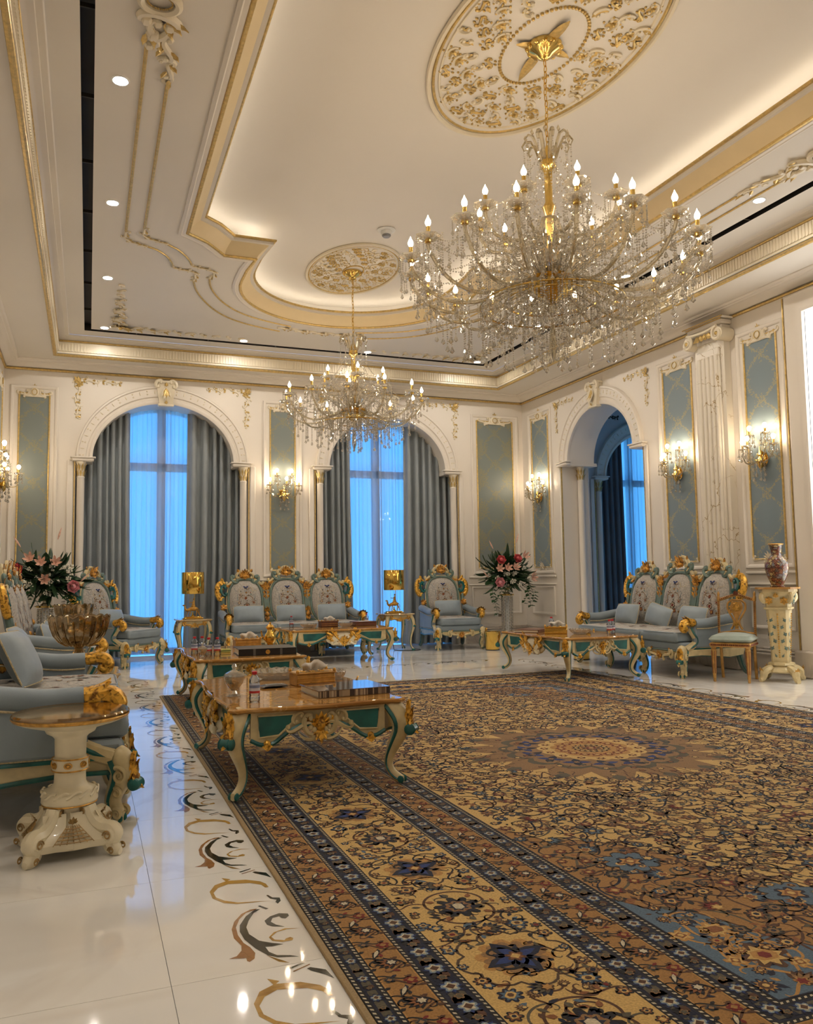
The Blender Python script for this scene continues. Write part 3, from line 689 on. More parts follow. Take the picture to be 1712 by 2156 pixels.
def arch_trim(parent, A, c, zs, h, r, wo=1.295, col=True, colset=-.055, both=True):
    mb = MB(); mb.add(arch_sweep(c, zs, h, r, [(-.012, 0), (-.012, .035), (.012, .05), (.03, .05), (.045, .028), (.075, .030), (.085, .05), (.10, .052), (.185, .052), (.195, .07), (.215, .068), (.226, .05), (.226, 0)]), A)
    obj('arch_moulding', mb, M['wall'], parent, angle=35)
    mb = MB(); n = 34
    for i in range(n):
        a = PI * (i + .5) / n
        if abs(a - PI / 2) < .10: continue
        for dp, ln, wd in ((.145, .062, .016),) if i % 2 else ((.125, .026, .026), (.165, .026, .026)):
            x = c - (h + dp) * math.cos(a); z = zs + (r + dp * 1.2) * math.sin(a)
            mb.add(ell(wd / 2, .012, ln / 2, (0, 0, 0), 6, 4), A @ T(x, -.052, z) @ RY(-(PI / 2 - a)))
    obj('arch_fluting', mb, M['mould'], parent, kind='stuff')
    mb = MB()                                     # keystone
    mb.add(prism([(-.10, -.15), (.10, -.15), (.15, .19), (-.15, .19)], .0, .10), A @ T(c, 0, zs + r + .12) @ RX(PI / 2))
    mb.add(box(.33, .12, .04, (c, -.06, zs + r + .325), .012), A); mb.add(box(.24, .12, .04, (c, -.06, zs + r - .04), .014), A)
    for q in (-.9, -.5, -.15, .15, .5, .9): leafs(mb, A, c + q * .03, zs + r + .27, .27 * (1 - .15 * abs(q)), .07, PI + q * .5, .45, 4, .100)
    for q in (-1, 1): scroll(mb, A, 'C', c + q * .115, zs + r + .30, .13, q * 2.2, q, .018, .095)
    K = obj('keystone', mb, M['mould'], parent)
    mg = MB()
    for q in (-.6, 0, .6): leafs(mg, A, c, zs + r + .22, .17 * (1 - .15 * abs(q)), .045, PI + q * .55, .45, 4, .118)
    palmette(mg, A, c, zs + r + .26, .06, 5, 1.0, 0, .11); palmette(mg, A, c, zs + r - .02, .05, 5, 1.0, 0, .115)
    obj('keystone_leaf', mg, M['gilt'], K)
    for s in (-1, 1):
        mb = MB(); x0 = c + s * (h + .12); mb.add(box(.31, .10, .045, (x0, -.03, zs - .022), .012), A); mb.add(box(.36, .12, .022, (x0, -.035, zs + .012), .008), A)
        mb.add(box(.26, .60, .05, (x0 + s * .0, .25, zs - .026)), A)
        obj('impost', mb, M['wall'], parent)
        if col and (both or s < 0):
            xc = c + s * (wo - .075); mb = MB()
            mb.add(lathe([(.075, .0), (.075, .12), (.065, .13), (.065, .16), (.055, .19), (.055, zs - .30), (.06, zs - .285), (.05, zs - .27)], 14), A @ T(xc, colset + .06, 0))
            C = obj('column', mb, M['wall'], parent)
            obj('capital_bell', MB().add(lathe([(.050, zs - .27), (.052, zs - .22), (.06, zs - .10), (.074, zs - .065), (.074, zs - .05)], 14), A @ T(xc, colset + .06, 0)), M['mould'], C)
            mb = MB()
            for kk in range(8):
                for zz, L in ((zs - .27, .10), (zs - .19, .12)): mb.add(leaf(L, .034, .5, 2, 6), A @ T(xc, colset + .06, zz) @ RZ(kk * PI / 4 + (.39 if zz > zs - .25 else 0)) @ T(0, -.055, 0))
            obj('capital', mb, M['gilt'], C)
            mb = MB(); mb.add(box(.016, .016, zs - .06, (c + s * (wo + .012), -.008, (zs - .06) / 2 + .02)), A); obj('gilt_edge', mb, M['gilt'], parent)
            mb = MB(); mb.add(box(.085, .03, zs - .03, (c + s * (wo + .075), -.015, (zs - .03) / 2), .012), A); obj('jamb', mb, M['wall'], parent)
PROF_G = [(0, 0), (0, .012), (.008, .020), (.016, .018), (.022, .010), (.022, .002)]
def wall_panel(parent, A, x0, x1, dam, z0=1.335, z1=3.975, fig=None):
    c = (x0 + x1) / 2; w = x1 - x0
    mb = MB(); mb.add(moulding_rect(x0 - .13, z0 - .12, x1 + .13, z1 + .13, [(0, 0), (0, .02), (.012, .028), (.03, .022), (.045, .012), (.05, 0)]), A); obj('panel_moulding', mb, M['wall'], parent)
    # wallpaper insert (own origin so the damask figure centres on it)
    B = A @ T(c, 0, (z0 + z1) / 2); me = MB().add((np.array([(-w / 2, -.004, -(z1 - z0) / 2), (w / 2, -.004, -(z1 - z0) / 2), (w / 2, -.004, (z1 - z0) / 2), (-w / 2, -.004, (z1 - z0) / 2)]), [(0, 1, 2, 3)]))
    Rm = np.eye(4); Rm[:3, :3] = B[:3, :3]
    me2 = MB(); me2.add((me.v[0], me.f), Rm); p = obj('wallpaper_panel', me2, dam, parent, smooth=False, loc=B[:3, 3])
    iB = T(*(-B[:3, 3]))
    mb = MB(); mb.add(moulding_rect(x0 - .022, z0 - .022, x1 + .022, z1 + .022, PROF_G), iB @ A); obj('gold_frame', mb, M['gilt'], p)
    mb = MB(); mg = MB(); s = min(1.35, w / .40)
    mb.add(ell(.07 * s, .03, .075, (c, -.01, z1 + .03), 10, 6), iB @ A); mb.add(box(.30 * s, .022, .05, (c, -.012, z1 - .02), .012), iB @ A)
    for q in (-1, 1):
        scroll(mb, iB @ A, 'C', c + q * .105 * s, z1 + .015, .11 * s, -q * .9, q, .014); scroll(mb, iB @ A, 'S', c + q * .19 * s, z1 + .0, .12 * s, q * .15, q, .012)
    mg.add(tube([(c + .035 * s * math.cos(a), -.04, z1 + .03 + .045 * math.sin(a)) for a in np.linspace(0, 2 * PI, 15)[:-1]], .006, 5, True), iB @ A)
    palmette(mg, iB @ A, c, z1 + .10, .06 * s, 5, 1.2)
    for q in (-1, 1): mg.add(ell(.02, .015, .02, (c + q * w / 2, -.015, z1 + .012), 6, 4), iB @ A)
    obj('panel_crest', mb, M['mould'], p); obj('panel_crest_gilding', mg, M['gilt'], p)
    mb = MB(); palmette(mb, iB @ A, c, z0 - .03, .10 * s, 7, 1.3)
    for q in (-1, 1): scroll(mb, iB @ A, 'S', c + q * .13 * s, z0 - .015, .14 * s, -q * .12, q, .010); mb.add(ell(.022, .015, .022, (c + q * w / 2, -.015, z0 - .01), 6, 4), iB @ A)
    obj('panel_foot_scroll', mb, M['mould'], p)
def wainscot(parent, A, x0, x1, n=1):
    for (z, h, o) in ((1.165, .03, .035), (1.03, .025, .028)):
        mb = MB(); mb.add(box(x1 - x0, o, h, ((x0 + x1) / 2, -o / 2, z), .008), A); obj('chair_rail', mb, M['wall'], parent)
    w = (x1 - x0) / n
    for k in range(n):
        mb = MB(); mb.add(moulding_rect(x0 + k * w + .05, .50, x0 + (k + 1) * w - .05, 1.0, [(0, 0), (0, .02), (.015, .026), (.03, .018), (.045, 0)]), A); obj('wainscot_moulding', mb, M['wall'], parent)
def skirting(n, A, x0, x1):
    mb = MB(); L = x1 - x0; c = (x0 + x1) / 2
    mb.add(box(L, .03, .20, (c, -.015, .10)), A); mb.add(box(L, .045, .03, (c, -.0225, .215), .01), A); mb.add(box(L, .03, .03, (c, -.015, .25), .01), A); mb.add(box(L, .02, .03, (c, -.010, .28), .008), A)
    o = struct('baseboard_%s' % n, mb, M['base']); return o
AB, AR, AL = MBK(), MRT(), MLF()
for c in (W1, W2): arch_trim(WALL_B, AB, c, 3.036, 1.07, .915)
mbs, mgs = MB(), MB()
for (x, sx) in ((-.20, 1), (2.38, -1), (3.60, 1), (6.10, -1)):
    mbs, mgs = MB(), MB(); spandrel(mbs, mgs, AB, x, 4.235, sx); s_ = obj('spandrel_vine', mbs, M['mould'], WALL_B); obj('spandrel_leaf', mgs, M['gilt'], s_)
for (a, b) in ((-.98, -.59), (2.76, 3.15), (6.52, 7.22)): wall_panel(WALL_B, AB, a, b, M['damx'])
wainscot(WALL_B, AB, -1.15, -.42); wainscot(WALL_B, AB, 2.56, 3.34); wainscot(WALL_B, AB, 6.30, 7.40)
for a, b in ((XL, W1 - 1.40), (W1 + 1.40, W2 - 1.40), (W2 + 1.40, XR)):
    skirting('back', AB, a, b)
# right wall: local x = -Y
arch_trim(WALL_R, AR, -RA, 3.05, .89, .80, wo=1.09, colset=.25)
for (y, sx) in ((12.0, 1), (9.52, -1)):
    mbs, mgs = MB(), MB(); spandrel(mbs, mgs, AR, -y, 4.10, sx, .85); s_ = obj('spandrel_vine', mbs, M['mould'], WALL_R); obj('spandrel_leaf', mgs, M['gilt'], s_)
for (a, b) in ((12.29, 12.82), (8.62, 9.17), (7.17, 7.65)): wall_panel(WALL_R, AR, -b, -a, M['damy'])
wainscot(WALL_R, AR, -12.98, -12.12); wainscot(WALL_R, AR, -9.40, -8.50); wainscot(WALL_R, AR, -7.78, -7.02)
for a, b in ((-YB, -RA - 1.2), (-RA + 1.2, -6.98), (-5.31, -YF)): skirting('right', AR, a, b)
skirting('left', AL, YF, YB)
for y in (12.555, 10.45, 8.0, 5.4): wall_panel(WALL_L, AL, y - .27, y + .27, M['damy'])
wainscot(WALL_L, AL, YF + .1, YB - .1, 12)
def smooth_pts(P, n=14): return smooth_path2([(p[0], p[2]) for p in P], n) and [(a, P[0][1], b) for a, b in smooth_path2([(p[0], p[2]) for p in P], n)]
# ionic pilaster on the right wall
mb = MB(); px = -8.145
mb.add(box(.52, .10, 3.86, (px, -.05, .29 + 1.93)), AR); mb.add(box(.40, .03, 3.70, (px, -.115, .30 + 1.85), .008), AR)
for k in range(5): mb.add(lathe([(.028, 0), (.028, 3.55)], 10), AR @ T(px - .15 + .075 * k, -.128, .36))
PIL = obj('pilaster', mb, M['pil'], WALL_R)
mb = MB(); mb.add(box(.60, .16, .36, (px, -.08, .18), .015), AR); mb.add(box(.56, .14, .05, (px, -.07, .38), .015), AR); obj('pilaster_plinth', mb, M['base'], PIL)
mb = MB(); mb.add(box(.62, .18, .06, (px, -.09, 4.30), .012), AR); mb.add(box(.56, .15, .05, (px, -.075, 4.245), .01), AR); mb.add(box(.46, .12, .12, (px, -.06, 4.16)), AR)
mb.add(box(.70, .20, .02, (px, -.10, 4.345), .006), AR)
CAPO = obj('ionic_capital', mb, M['wall'], PIL)
mb = MB()
for q in (-1, 1):
    P = [(px + q * (.27 + .10 * math.exp(-.15 * a) * math.cos(a + PI / 2)), -.215, 4.14 + .10 * math.exp(-.15 * a) * math.sin(a + PI / 2)) for a in np.linspace(0, 4.4 * PI, 44)]
    mb.add(tube(P, np.linspace(.022, .010, 44), 7, up=(0, 1, 0)), AR); mb.add(lathe([(.02, 0), (.085, .0), (.085, .20), (.02, .20)], 16), AR @ T(px + q * .27, -.01, 4.14) @ RX(PI / 2))
mb.add(tube(smooth_pts([(px - .27, -.215, 4.24), (px - .1, -.215, 4.215), (px + .1, -.215, 4.215), (px + .27, -.215, 4.24)]), .018, 7), AR); obj('volute', mb, M['mould'], CAPO)
mb = MB()
for k in range(4): mb.add(ell(.032, .03, .04, (px - .105 + .07 * k, -.19, 4.16), 8, 5), AR)
for q in (-1, 1): leafs(mb, AR, px + q * .16, 4.13, .10, .055, -q * 1.2, .4, 2, .20); mb.add(ell(.025, .02, .025, (px + q * .27, -.225, 4.14), 8, 5), AR)
mb.add(box(.64, .012, .014, (px, -.185, 4.325)), AR); mb.add(box(.72, .012, .012, (px, -.205, 4.345)), AR)
obj('volute_gilding', mb, M['gilt'], CAPO)
# doorway on the right wall with a backlit screen
A_ = AR
mb = MB(); mb.add(moulding_rect(-6.98, -.30, -5.31, 4.32, [(0, 0), (0, .05), (.03, .07), (.06, .06), (.12, .03), (.20, .03), (.22, .05), (.24, .045), (.24, -.2)]), A_)
DR = obj('door_casing', mb, M['wall'], WALL_R)
mb = MB(); mb.add(box(.014, .014, 4.1, (-6.985, -.06, 2.25)), A_); mb.add(box(1.68, .014, .014, (-6.145, -.06, 4.325)), A_); mb.add(box(.014, .014, 4.1, (-5.305, -.06, 2.25)), A_); obj('casing_gilding', mb, M['gilt'], DR)
mb = MB(); mb.add(box(.30, .12, .30, (-6.88, -.06, .15), .02), A_); mb.add(box(.30, .12, .30, (-5.41, -.06, .15), .02), A_); obj('casing_plinth', mb, M['base'], DR)
mb = MB(); mb.add(box(1.185, .012, 3.61, (-6.145, .012, 2.275)), A_); LS = obj('window_4', mb, M['niche'], None, kind='structure'); LS['label'] = 'bright white backlit window pane at the right picture edge'
mb = MB(); mb.add(box(1.185, .03, .47, (-6.145, .016, .235)), A_); obj('screen_sill', mb, M['wall'], LS)
mb = MB(); mb.add(box(1.185, .03, .05, (-6.145, .0, 1.45), .008), A_); mb.add(box(.05, .03, 1.0, (-6.145, .0, .95), .008), A_); obj('screen_bar', mb, M['wall'], LS)
for y_ in (4.75, 3.2): wall_panel(WALL_R, AR, -y_ - .27, -y_ + .27, M['damy'])
wainscot(WALL_R, AR, -5.2, -2.6, 3)
# sockets
for k, (x, c) in enumerate(((6.82, 'white'), (6.905, 'dark'))):
    t_ = thing('wall_socket', 'white wall socket low on the back wall beside the flower stand' if k == 0 else 'dark metal wall socket low on the back wall beside the flower stand', 'socket', (x, YB, .50))
    mb = MB(); mb.add(box(.085, .012, .085, (0, -.006, 0), .004)); obj('face_plate', mb, M[c] if c == 'white' else simple('bronze_plate', (.22, .17, .12), .3, .6), t_)
    mb = MB(); mb.add(box(.03, .004, .03, (0, -.013, 0), .001)); obj('socket_hole', mb, M['dark'], t_)

# ------------------------------------------------------------------ windows, sheers, drapes
def window(n, c, y0=YB + .70, A0=None):
    hw, zt, zs = 1.22, 4.0, 3.02
    mb = MB(); f = .07
    mb.add(box(2 * hw, .08, .08, (c, y0, .06))); mb.add(box(.08, .08, zt, (c - hw, y0, zt / 2))); mb.add(box(.08, .08, zt, (c + hw, y0, zt / 2)))
    mb.add(box(2 * hw, .09, .13, (c, y0, 3.03))); mb.add(box(.13, .09, zt, (c, y0, zt / 2))); mb.add(box(2 * hw, .08, .08, (c, y0, zt)))
    for s in (-1, 1):
        mb.add(box(.06, .07, zt, (c + s * .66, y0, zt / 2)))
    o = struct('window_%d' % n, mb, M['annexframe'], smooth=False)
    xs = [c - hw, c - .66, c, c + .66, c + hw]
    for i in range(4):
        for (a, b) in ((.1, 2.95), (3.11, zt - .04)):
            m2 = MB(); m2.add(box(xs[i + 1] - xs[i] - .06, .008, b - a, ((xs[i] + xs[i + 1]) / 2, y0, (a + b) / 2))); obj('pane', m2, M['pane'], o, smooth=False)
    return o
M['annexframe'] = simple('window_frame', (.55, .53, .55), .5, var=.03)
window(1, W1); window(2, W2)
def drape(x0, x1, y, z0, z1, nf, amp, flare=0.0, seed=0, skew=0):
    rnd = random.Random(seed); nu = nf * 14; nv = 12
    wd = np.array([rnd.uniform(.55, 1.45) for _ in range(nf)]); edges = np.concatenate([[0], np.cumsum(wd)]) / wd.sum()
    am = [rnd.uniform(.55, 1.25) for _ in range(nf + 1)]; ph = [rnd.uniform(-.35, .35) for _ in range(nf + 1)]; V = []
    for i in range(nu + 1):
        u = i / nu; k = min(nf - 1, int(np.searchsorted(edges, u, 'right') - 1)); f = (u - edges[k]) / (edges[k + 1] - edges[k])
        for j in range(nv + 1):
            t = j / nv; z = z0 + (z1 - z0) * t; g_ = f + ph[k] * .18 * math.sin(PI * f) * (1 - t)
            w = math.cos(2 * PI * g_); w = math.copysign(abs(w) ** .7, w); a = am[k] * (1 - f) + am[k + 1] * f
            yy = y + amp * a * w * (1.12 - .3 * t) + .15 * amp * math.sin(6 * PI * g_ + 2 * t)
            fl = flare * (1 - t) ** 2
            xx = x0 + (x1 - x0) * u + (fl * u if skew >= 0 else -fl * (1 - u)) + .014 * math.sin(4 * PI * g_)
            V.append((xx, yy, z))
    return np.array(V), gridf(nu + 1, nv + 1)
def curtain_set(c, tagtxt, yb=YB, xin=None, names=True):
    a = (('left', c - 1.30, xin[0], 7, 1), ('right', xin[1], c + 1.30, 7, -1))
    for (sd, x0, x1, nf, sk) in a:
        mb = MB(); mb.add(drape(x0, x1, yb + .30, .015, 4.06, nf, .070, .05, int(abs(x0 * 100)) + 3, sk))
        o = obj('drape', mb, M['drape'], angle=180); tag(o, 'grey blue pleated drape on the %s side of %s' % (sd, tagtxt), 'curtain', 'drapes at the arched windows')
    mb = MB(); mb.add(drape(c - 1.28, c + 1.28, yb + .48, .02, 4.06, 17, .022, 0, 77 + int(c * 10)))
    o = obj('sheer_curtain', mb, M['sheer'], angle=180); tag(o, 'sheer voile curtain glowing blue at %s' % tagtxt, 'curtain', 'sheers at the arched windows')
curtain_set(W1, 'the arched window nearer the left corner', xin=(.585, 1.47))
curtain_set(W2, 'the arched window behind the small chandelier', xin=(4.22, 5.22))
# ------------------------------------------------------------------ annex room seen through the right arch
AX = 10.30
OPA = [(AX - 1.30, AX + 1.30, 3.036, 1.07, .915, 0)]
g = wallgrid(7.95, 12.6, ZW, OPA); mb = MB(); mb.add((np.c_[g[0][:, 0], np.zeros(len(g[0])), g[0][:, 1]], g[1]), MBK())
V, Fc = reveal(OPA[0], .78); mb.add((np.c_[V[:, 0], V[:, 2], V[:, 1]], Fc), MBK())
mb.add(box(.05, 5.3, ZW, (12.6, 10.6, ZW / 2))); mb.add(box(4.7, .05, ZW, (10.25, 8.0, ZW / 2))); mb.add(box(4.7, 5.3, .05, (10.25, 10.6, ZW)))
mb.add(box(.02, 1.55, ZW, (7.96, 12.62, ZW / 2))); mb.add(box(.02, 1.9, ZW, (7.96, 8.75, ZW / 2))); mb.add(box(.02, 3.2, .55, (7.96, 10.8, ZW - .27)))
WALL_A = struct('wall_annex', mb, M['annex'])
arch_trim(WALL_A, AB, AX, 3.036, 1.07, .915)
for (x, sx) in ((8.95, 1),):
    mbs, mgs = MB(), MB(); spandrel(mbs, mgs, AB, x, 4.235, sx); s_ = obj('spandrel_vine', mbs, M['dark'], WALL_A); obj('spandrel_leaf', mgs, M['dark'], s_)  # vine and leaf coloured dark, the room's shade painted into them
window(3, AX)
mb = MB(); mb.add(drape(AX - 1.30, 9.84, YB + .30, .015, 4.06, 7, .055, .03, 5, 1)); tag(obj('drape', mb, M['drape_shaded'], angle=180), 'dark navy looking drape in the unlit room beyond the right arch', 'curtain', 'drapes at the arched windows')
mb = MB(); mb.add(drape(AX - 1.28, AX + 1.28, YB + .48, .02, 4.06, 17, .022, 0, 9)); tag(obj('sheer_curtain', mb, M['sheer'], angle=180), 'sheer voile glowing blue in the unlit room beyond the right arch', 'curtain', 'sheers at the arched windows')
mb = MB(); mb.add(drape(AX + .75, AX + 1.30, YB + .30, .015, 4.06, 5, .055, 0, 15, -1)); tag(obj('drape', mb, M['drape_shaded'], angle=180), 'far side drape of the unlit room beyond the right arch', 'curtain', 'drapes at the arched windows')
# light portals: let the daylight through the three windows be sampled well
for c in (W1, W2, AX):
    ld = bpy.data.lights.new('window_portal', 'AREA'); ld.shape = 'RECTANGLE'; ld.size = 2.4; ld.size_y = 4.0; ld.cycles.is_portal = True
    lo = bpy.data.objects.new('window_portal', ld); COL.objects.link(lo); lo.location = (c, YB + .76, 2.0); lo.rotation_euler = (PI / 2, 0, PI)
# ------------------------------------------------------------------ marble inlay border in the floor
INL = dict(
 ring=('gold', [(0.653,0.001),(0.650,0.039),(0.635,0.071),(0.587,0.111),(0.517,0.128),(0.467,0.100),(0.440,0.040),(0.441,-0.030),(0.472,-0.088),(0.514,-0.117),(0.580,-0.126),(0.635,-0.136),(0.582,-0.120),(0.521,-0.104),(0.479,-0.069),(0.454,-0.024),(0.452,0.023),(0.475,0.067),(0.516,0.092),(0.596,0.069),(0.632,0.035),(0.640,0.001)]),
 horn=('gold', [(0.502,0.167),(0.533,0.140),(0.513,0.120)]),
 leafscroll=('brown', [(0.573,-0.186),(0.549,-0.186),(0.514,-0.212),(0.480,-0.268),(0.462,-0.327),(0.458,-0.399),(0.471,-0.461),(0.465,-0.497),(0.445,-0.529),(0.420,-0.538),(0.462,-0.552),(0.470,-0.552),(0.469,-0.575),(0.475,-0.583),(0.493,-0.566),(0.502,-0.529),(0.495,-0.484),(0.481,-0.444),(0.474,-0.379),(0.478,-0.316),(0.499,-0.256),(0.530,-0.209),(0.567,-0.194)]),
 crescent=('black', [(0.583,-0.195),(0.564,-0.192),(0.525,-0.237),(0.493,-0.303),(0.484,-0.355),(0.488,-0.421),(0.509,-0.499),(0.535,-0.560),(0.561,-0.586),(0.622,-0.605),(0.599,-0.587),(0.561,-0.570),(0.543,-0.538),(0.539,-0.499),(0.561,-0.504),(0.597,-0.501),(0.566,-0.480),(0.530,-0.447),(0.509,-0.385),(0.510,-0.329),(0.527,-0.278),(0.555,-0.220)]),
 hook=('black', [(0.663,-0.292),(0.664,-0.272),(0.636,-0.257),(0.602,-0.271),(0.577,-0.300),(0.578,-0.335),(0.592,-0.355),(0.630,-0.374),(0.606,-0.346),(0.595,-0.317),(0.607,-0.288),(0.631,-0.283),(0.635,-0.300),(0.648,-0.309)]),
 tendril=('gold', [(0.675,-0.405),(0.627,-0.387),(0.586,-0.404),(0.564,-0.435),(0.569,-0.466),(0.597,-0.485),(0.630,-0.486),(0.636,-0.471),(0.629,-0.459),(0.613,-0.465),(0.606,-0.476),(0.578,-0.459),(0.572,-0.434),(0.597,-0.404),(0.632,-0.396)]),
 tail=('gold', [(0.531,-0.557),(0.553,-0.607),(0.587,-0.636),(0.558,-0.617)]),
 bar=('black', [(0.577,-0.667),(0.626,-0.647),(0.627,-0.654),(0.580,-0.676)]), bar2=('brown', [(0.581,-0.692),(0.640,-0.666),(0.640,-0.671),(0.585,-0.697)]),
 petal=('black', [(0.625,-0.692),(0.636,-0.687),(0.675,-0.719),(0.684,-0.783),(0.666,-0.750),(0.633,-0.710)]),
 bud=('black', [(0.628,-0.077),(0.635,-0.077),(0.645,-0.107),(0.669,-0.118),(0.666,-0.150),(0.651,-0.171),(0.646,-0.153),(0.655,-0.134),(0.635,-0.114)]),
 dash=('black', [(0.580,-0.165),(0.589,-0.163),(0.611,-0.202),(0.600,-0.206)]))
for key, (mt, P) in INL.items():
    me = MB().add(flat([(x - .55, y) for x, y in P], 0)).mesh('inlay_scroll', M['inlay_' + mt], False)
    for k in range(-2, 9):
        obj('inlay_scroll', me, None, FLOOR, loc=(.55, 3.17 + .875 * k, .0006)); obj('inlay_scroll', me, None, FLOOR, loc=(5.71, 3.17 + .875 * k, .0006), scale=(-1, 1, 1))
    for k in range(0, 5): obj('inlay_scroll', me, None, FLOOR, loc=(1.62 + .875 * k, 10.42, .0006), rot=(0, 0, -PI / 2))

# ------------------------------------------------------------------ the carpet: woven pattern drawn in shapes
RX0, RX1, RY0, RY1 = .70, 5.56, .74, 8.72
RCX, RCY = (RX0 + RX1) / 2, (RY0 + RY1) / 2; HW, HL = (RX1 - RX0) / 2, (RY1 - RY0) / 2
CR = dict(cream=rgb(200, 164, 98), navy=rgb(24, 28, 48), black=rgb(26, 23, 24), brown=rgb(84, 54, 34), rust=rgb(134, 84, 46), orange=rgb(156, 114, 60), blue=rgb(84, 104, 120), sky=rgb(128, 142, 146),
          tan=rgb(140, 106, 66), red=rgb(116, 34, 26), white=rgb(196, 182, 152), olive=rgb(88, 80, 62), gold=rgb(178, 132, 70), edge=rgb(160, 136, 98), royal=rgb(36, 56, 110))
class Art:
    def __init__(s): s.v = []; s.f = []; s.c = []; s.n = 0
    def poly(s, P, col, lay):
        P = np.asarray(P, float); n = len(P)
        s.v.append(np.c_[P, np.full(n, .0004 * lay)]); s.f.append(tuple(range(s.n, s.n + n))); s.c.append((n, CR[col])); s.n += n
    def fan(s, P, col, lay, ctr):
        P = np.asarray(P, float); n = len(P); s.v.append(np.c_[np.vstack([P, ctr]), np.full(n + 1, .0004 * lay)])
        for i in range(n): s.f.append((s.n + i, s.n + (i + 1) % n, s.n + n)); s.c.append((3, CR[col]))
        s.n += n + 1
    def ribbon(s, P, w, col, lay):
        P = np.asarray(P, float); n = len(P); d = np.gradient(P, axis=0); d /= np.linalg.norm(d, axis=1)[:, None] + 1e-9
        nn = np.c_[-d[:, 1], d[:, 0]] * (np.asarray(w).reshape(-1, 1) / 2)
        s.v.append(np.c_[np.vstack([P + nn, P - nn]), np.full(2 * n, .0004 * lay)])
        for i in range(n - 1): s.f.append((s.n + i, s.n + n + i, s.n + n + i + 1, s.n + i + 1)); s.c.append((4, CR[col]))
        s.n += 2 * n
def petals(x, y, r, n, k=.3, rot=0, m=None):
    m = m or n * 4; a = np.linspace(0, 2 * PI, m + 1)[:-1]; rr = r * (1 - k + k * np.abs(np.cos(n * a / 2)) ** .7)
    return np.c_[x + rr * np.cos(a + rot), y + rr * np.sin(a + rot)]
def flower(A, x, y, r, n, cols, rot=0, lay=3):
    fs = (1, .80, .52, .26)
    for i, c in enumerate(cols): A.fan(petals(x, y, r * fs[i], n if i < 2 else max(4, n - 2), (.38, .38, .3, .0)[i], rot, (n * 4, n * 2, 8, 6)[i]), c, lay + i, (x, y))
def lf(A, x, y, L, w, a, col, lay=3):
    c, s = math.cos(a), math.sin(a); P = np.array([(0, 0), (.3, .5), (.62, .42), (1, 0), (.62, -.42), (.3, -.5)]) * (L, w)
    A.poly(np.c_[x + P[:, 0] * c - P[:, 1] * s, y + P[:, 0] * s + P[:, 1] * c], col, lay)
def palm(A, x, y, r, a, cols, lay=3):
    """serrated palmette: fan of leaves over a calyx"""
    for q in np.linspace(-1.25, 1.25, 7): lf(A, x, y, r * (1.15 - .22 * abs(q)), r * .42, a + q, cols[0], lay)
    for q in np.linspace(-1.05, 1.05, 5): lf(A, x, y, r * (.86 - .15 * abs(q)), r * .28, a + q, cols[1], lay + 1)
    flower(A, x, y, r * .40, 6, (cols[2], cols[3]), a, lay + 2)
def vine(A, kind, x, y, size, rot, fx, w, col, lay=2):
    P = SH[kind] * size * (fx, 1); c, s = math.cos(rot), math.sin(rot); Q = np.c_[x + P[:, 0] * c - P[:, 1] * s, y + P[:, 0] * s + P[:, 1] * c]
    n = len(Q); A.ribbon(Q, w * (.5 + .8 * np.sin(PI * np.linspace(0, 1, n))), col, lay); return Q
A = Art()
def frame(d0, d1, col, lay):                  # mitred band between insets d0 and d1
    o = np.array(rect(-HW + d0, -HL + d0, HW - d0, HL - d0)); i = np.array(rect(-HW + d1, -HL + d1, HW - d1, HL - d1))
    for k in range(4): A.poly([o[k], o[(k + 1) % 4], i[(k + 1) % 4], i[k]], col, lay)
def along(d, step):                            # positions along the inset rectangle: (x, y, heading)
    x0, y0, x1, y1 = -HW + d, -HL + d, HW - d, HL - d
    for (a, b, h) in (((x0, y0), (x0, y1), PI / 2), ((x0, y1), (x1, y1), 0), ((x1, y1), (x1, y0), -PI / 2), ((x1, y0), (x0, y0), PI)):
        L = math.hypot(b[0] - a[0], b[1] - a[1]); n = max(1, round(L / step))
        for k in range(n):
            t = (k + .5) / n; yield a[0] + (b[0] - a[0]) * t, a[1] + (b[1] - a[1]) * t, h, k
def rope(d):
    frame(d, d + .020, 'black', 1)
    for x, y, h, k in along(d + .010, .021):
        c, s = math.cos(h), math.sin(h); P = np.array([(-.007, -.0045), (.002, -.0045), (.007, .0045), (-.002, .0045)])
        A.poly(np.c_[x + P[:, 0] * c - P[:, 1] * s, y + P[:, 0] * s + P[:, 1] * c], 'white', 2)
def guard(d0, d1):
    rope(d0); rope(d1 - .020); frame(d0 + .020, d1 - .020, 'navy', 1); w = d1 - d0 - .04; m = (d0 + d1) / 2
    frame(m - w * .33, m + w * .33, 'olive', 2)
    for x, y, h, k in along(m, .058):
        if k % 2 == 0:
            flower(A, x, y, w * .60, 8, ('navy', 'royal'), h, 3); flower(A, x, y, w * .40, 5, ('sky', 'white', 'brown'), h, 5)
        else:
            for q in (-1, 1):
                lf(A, x, y, w * .55, w * .5, h + q * .75 + (0 if k % 4 == 1 else PI), 'black' if q > 0 else 'brown', 3); lf(A, x, y, w * .5, w * .4, h + PI + q * .8, 'navy', 3)
            flower(A, x, y, w * .22, 5, ('tan', 'olive'), h, 5)
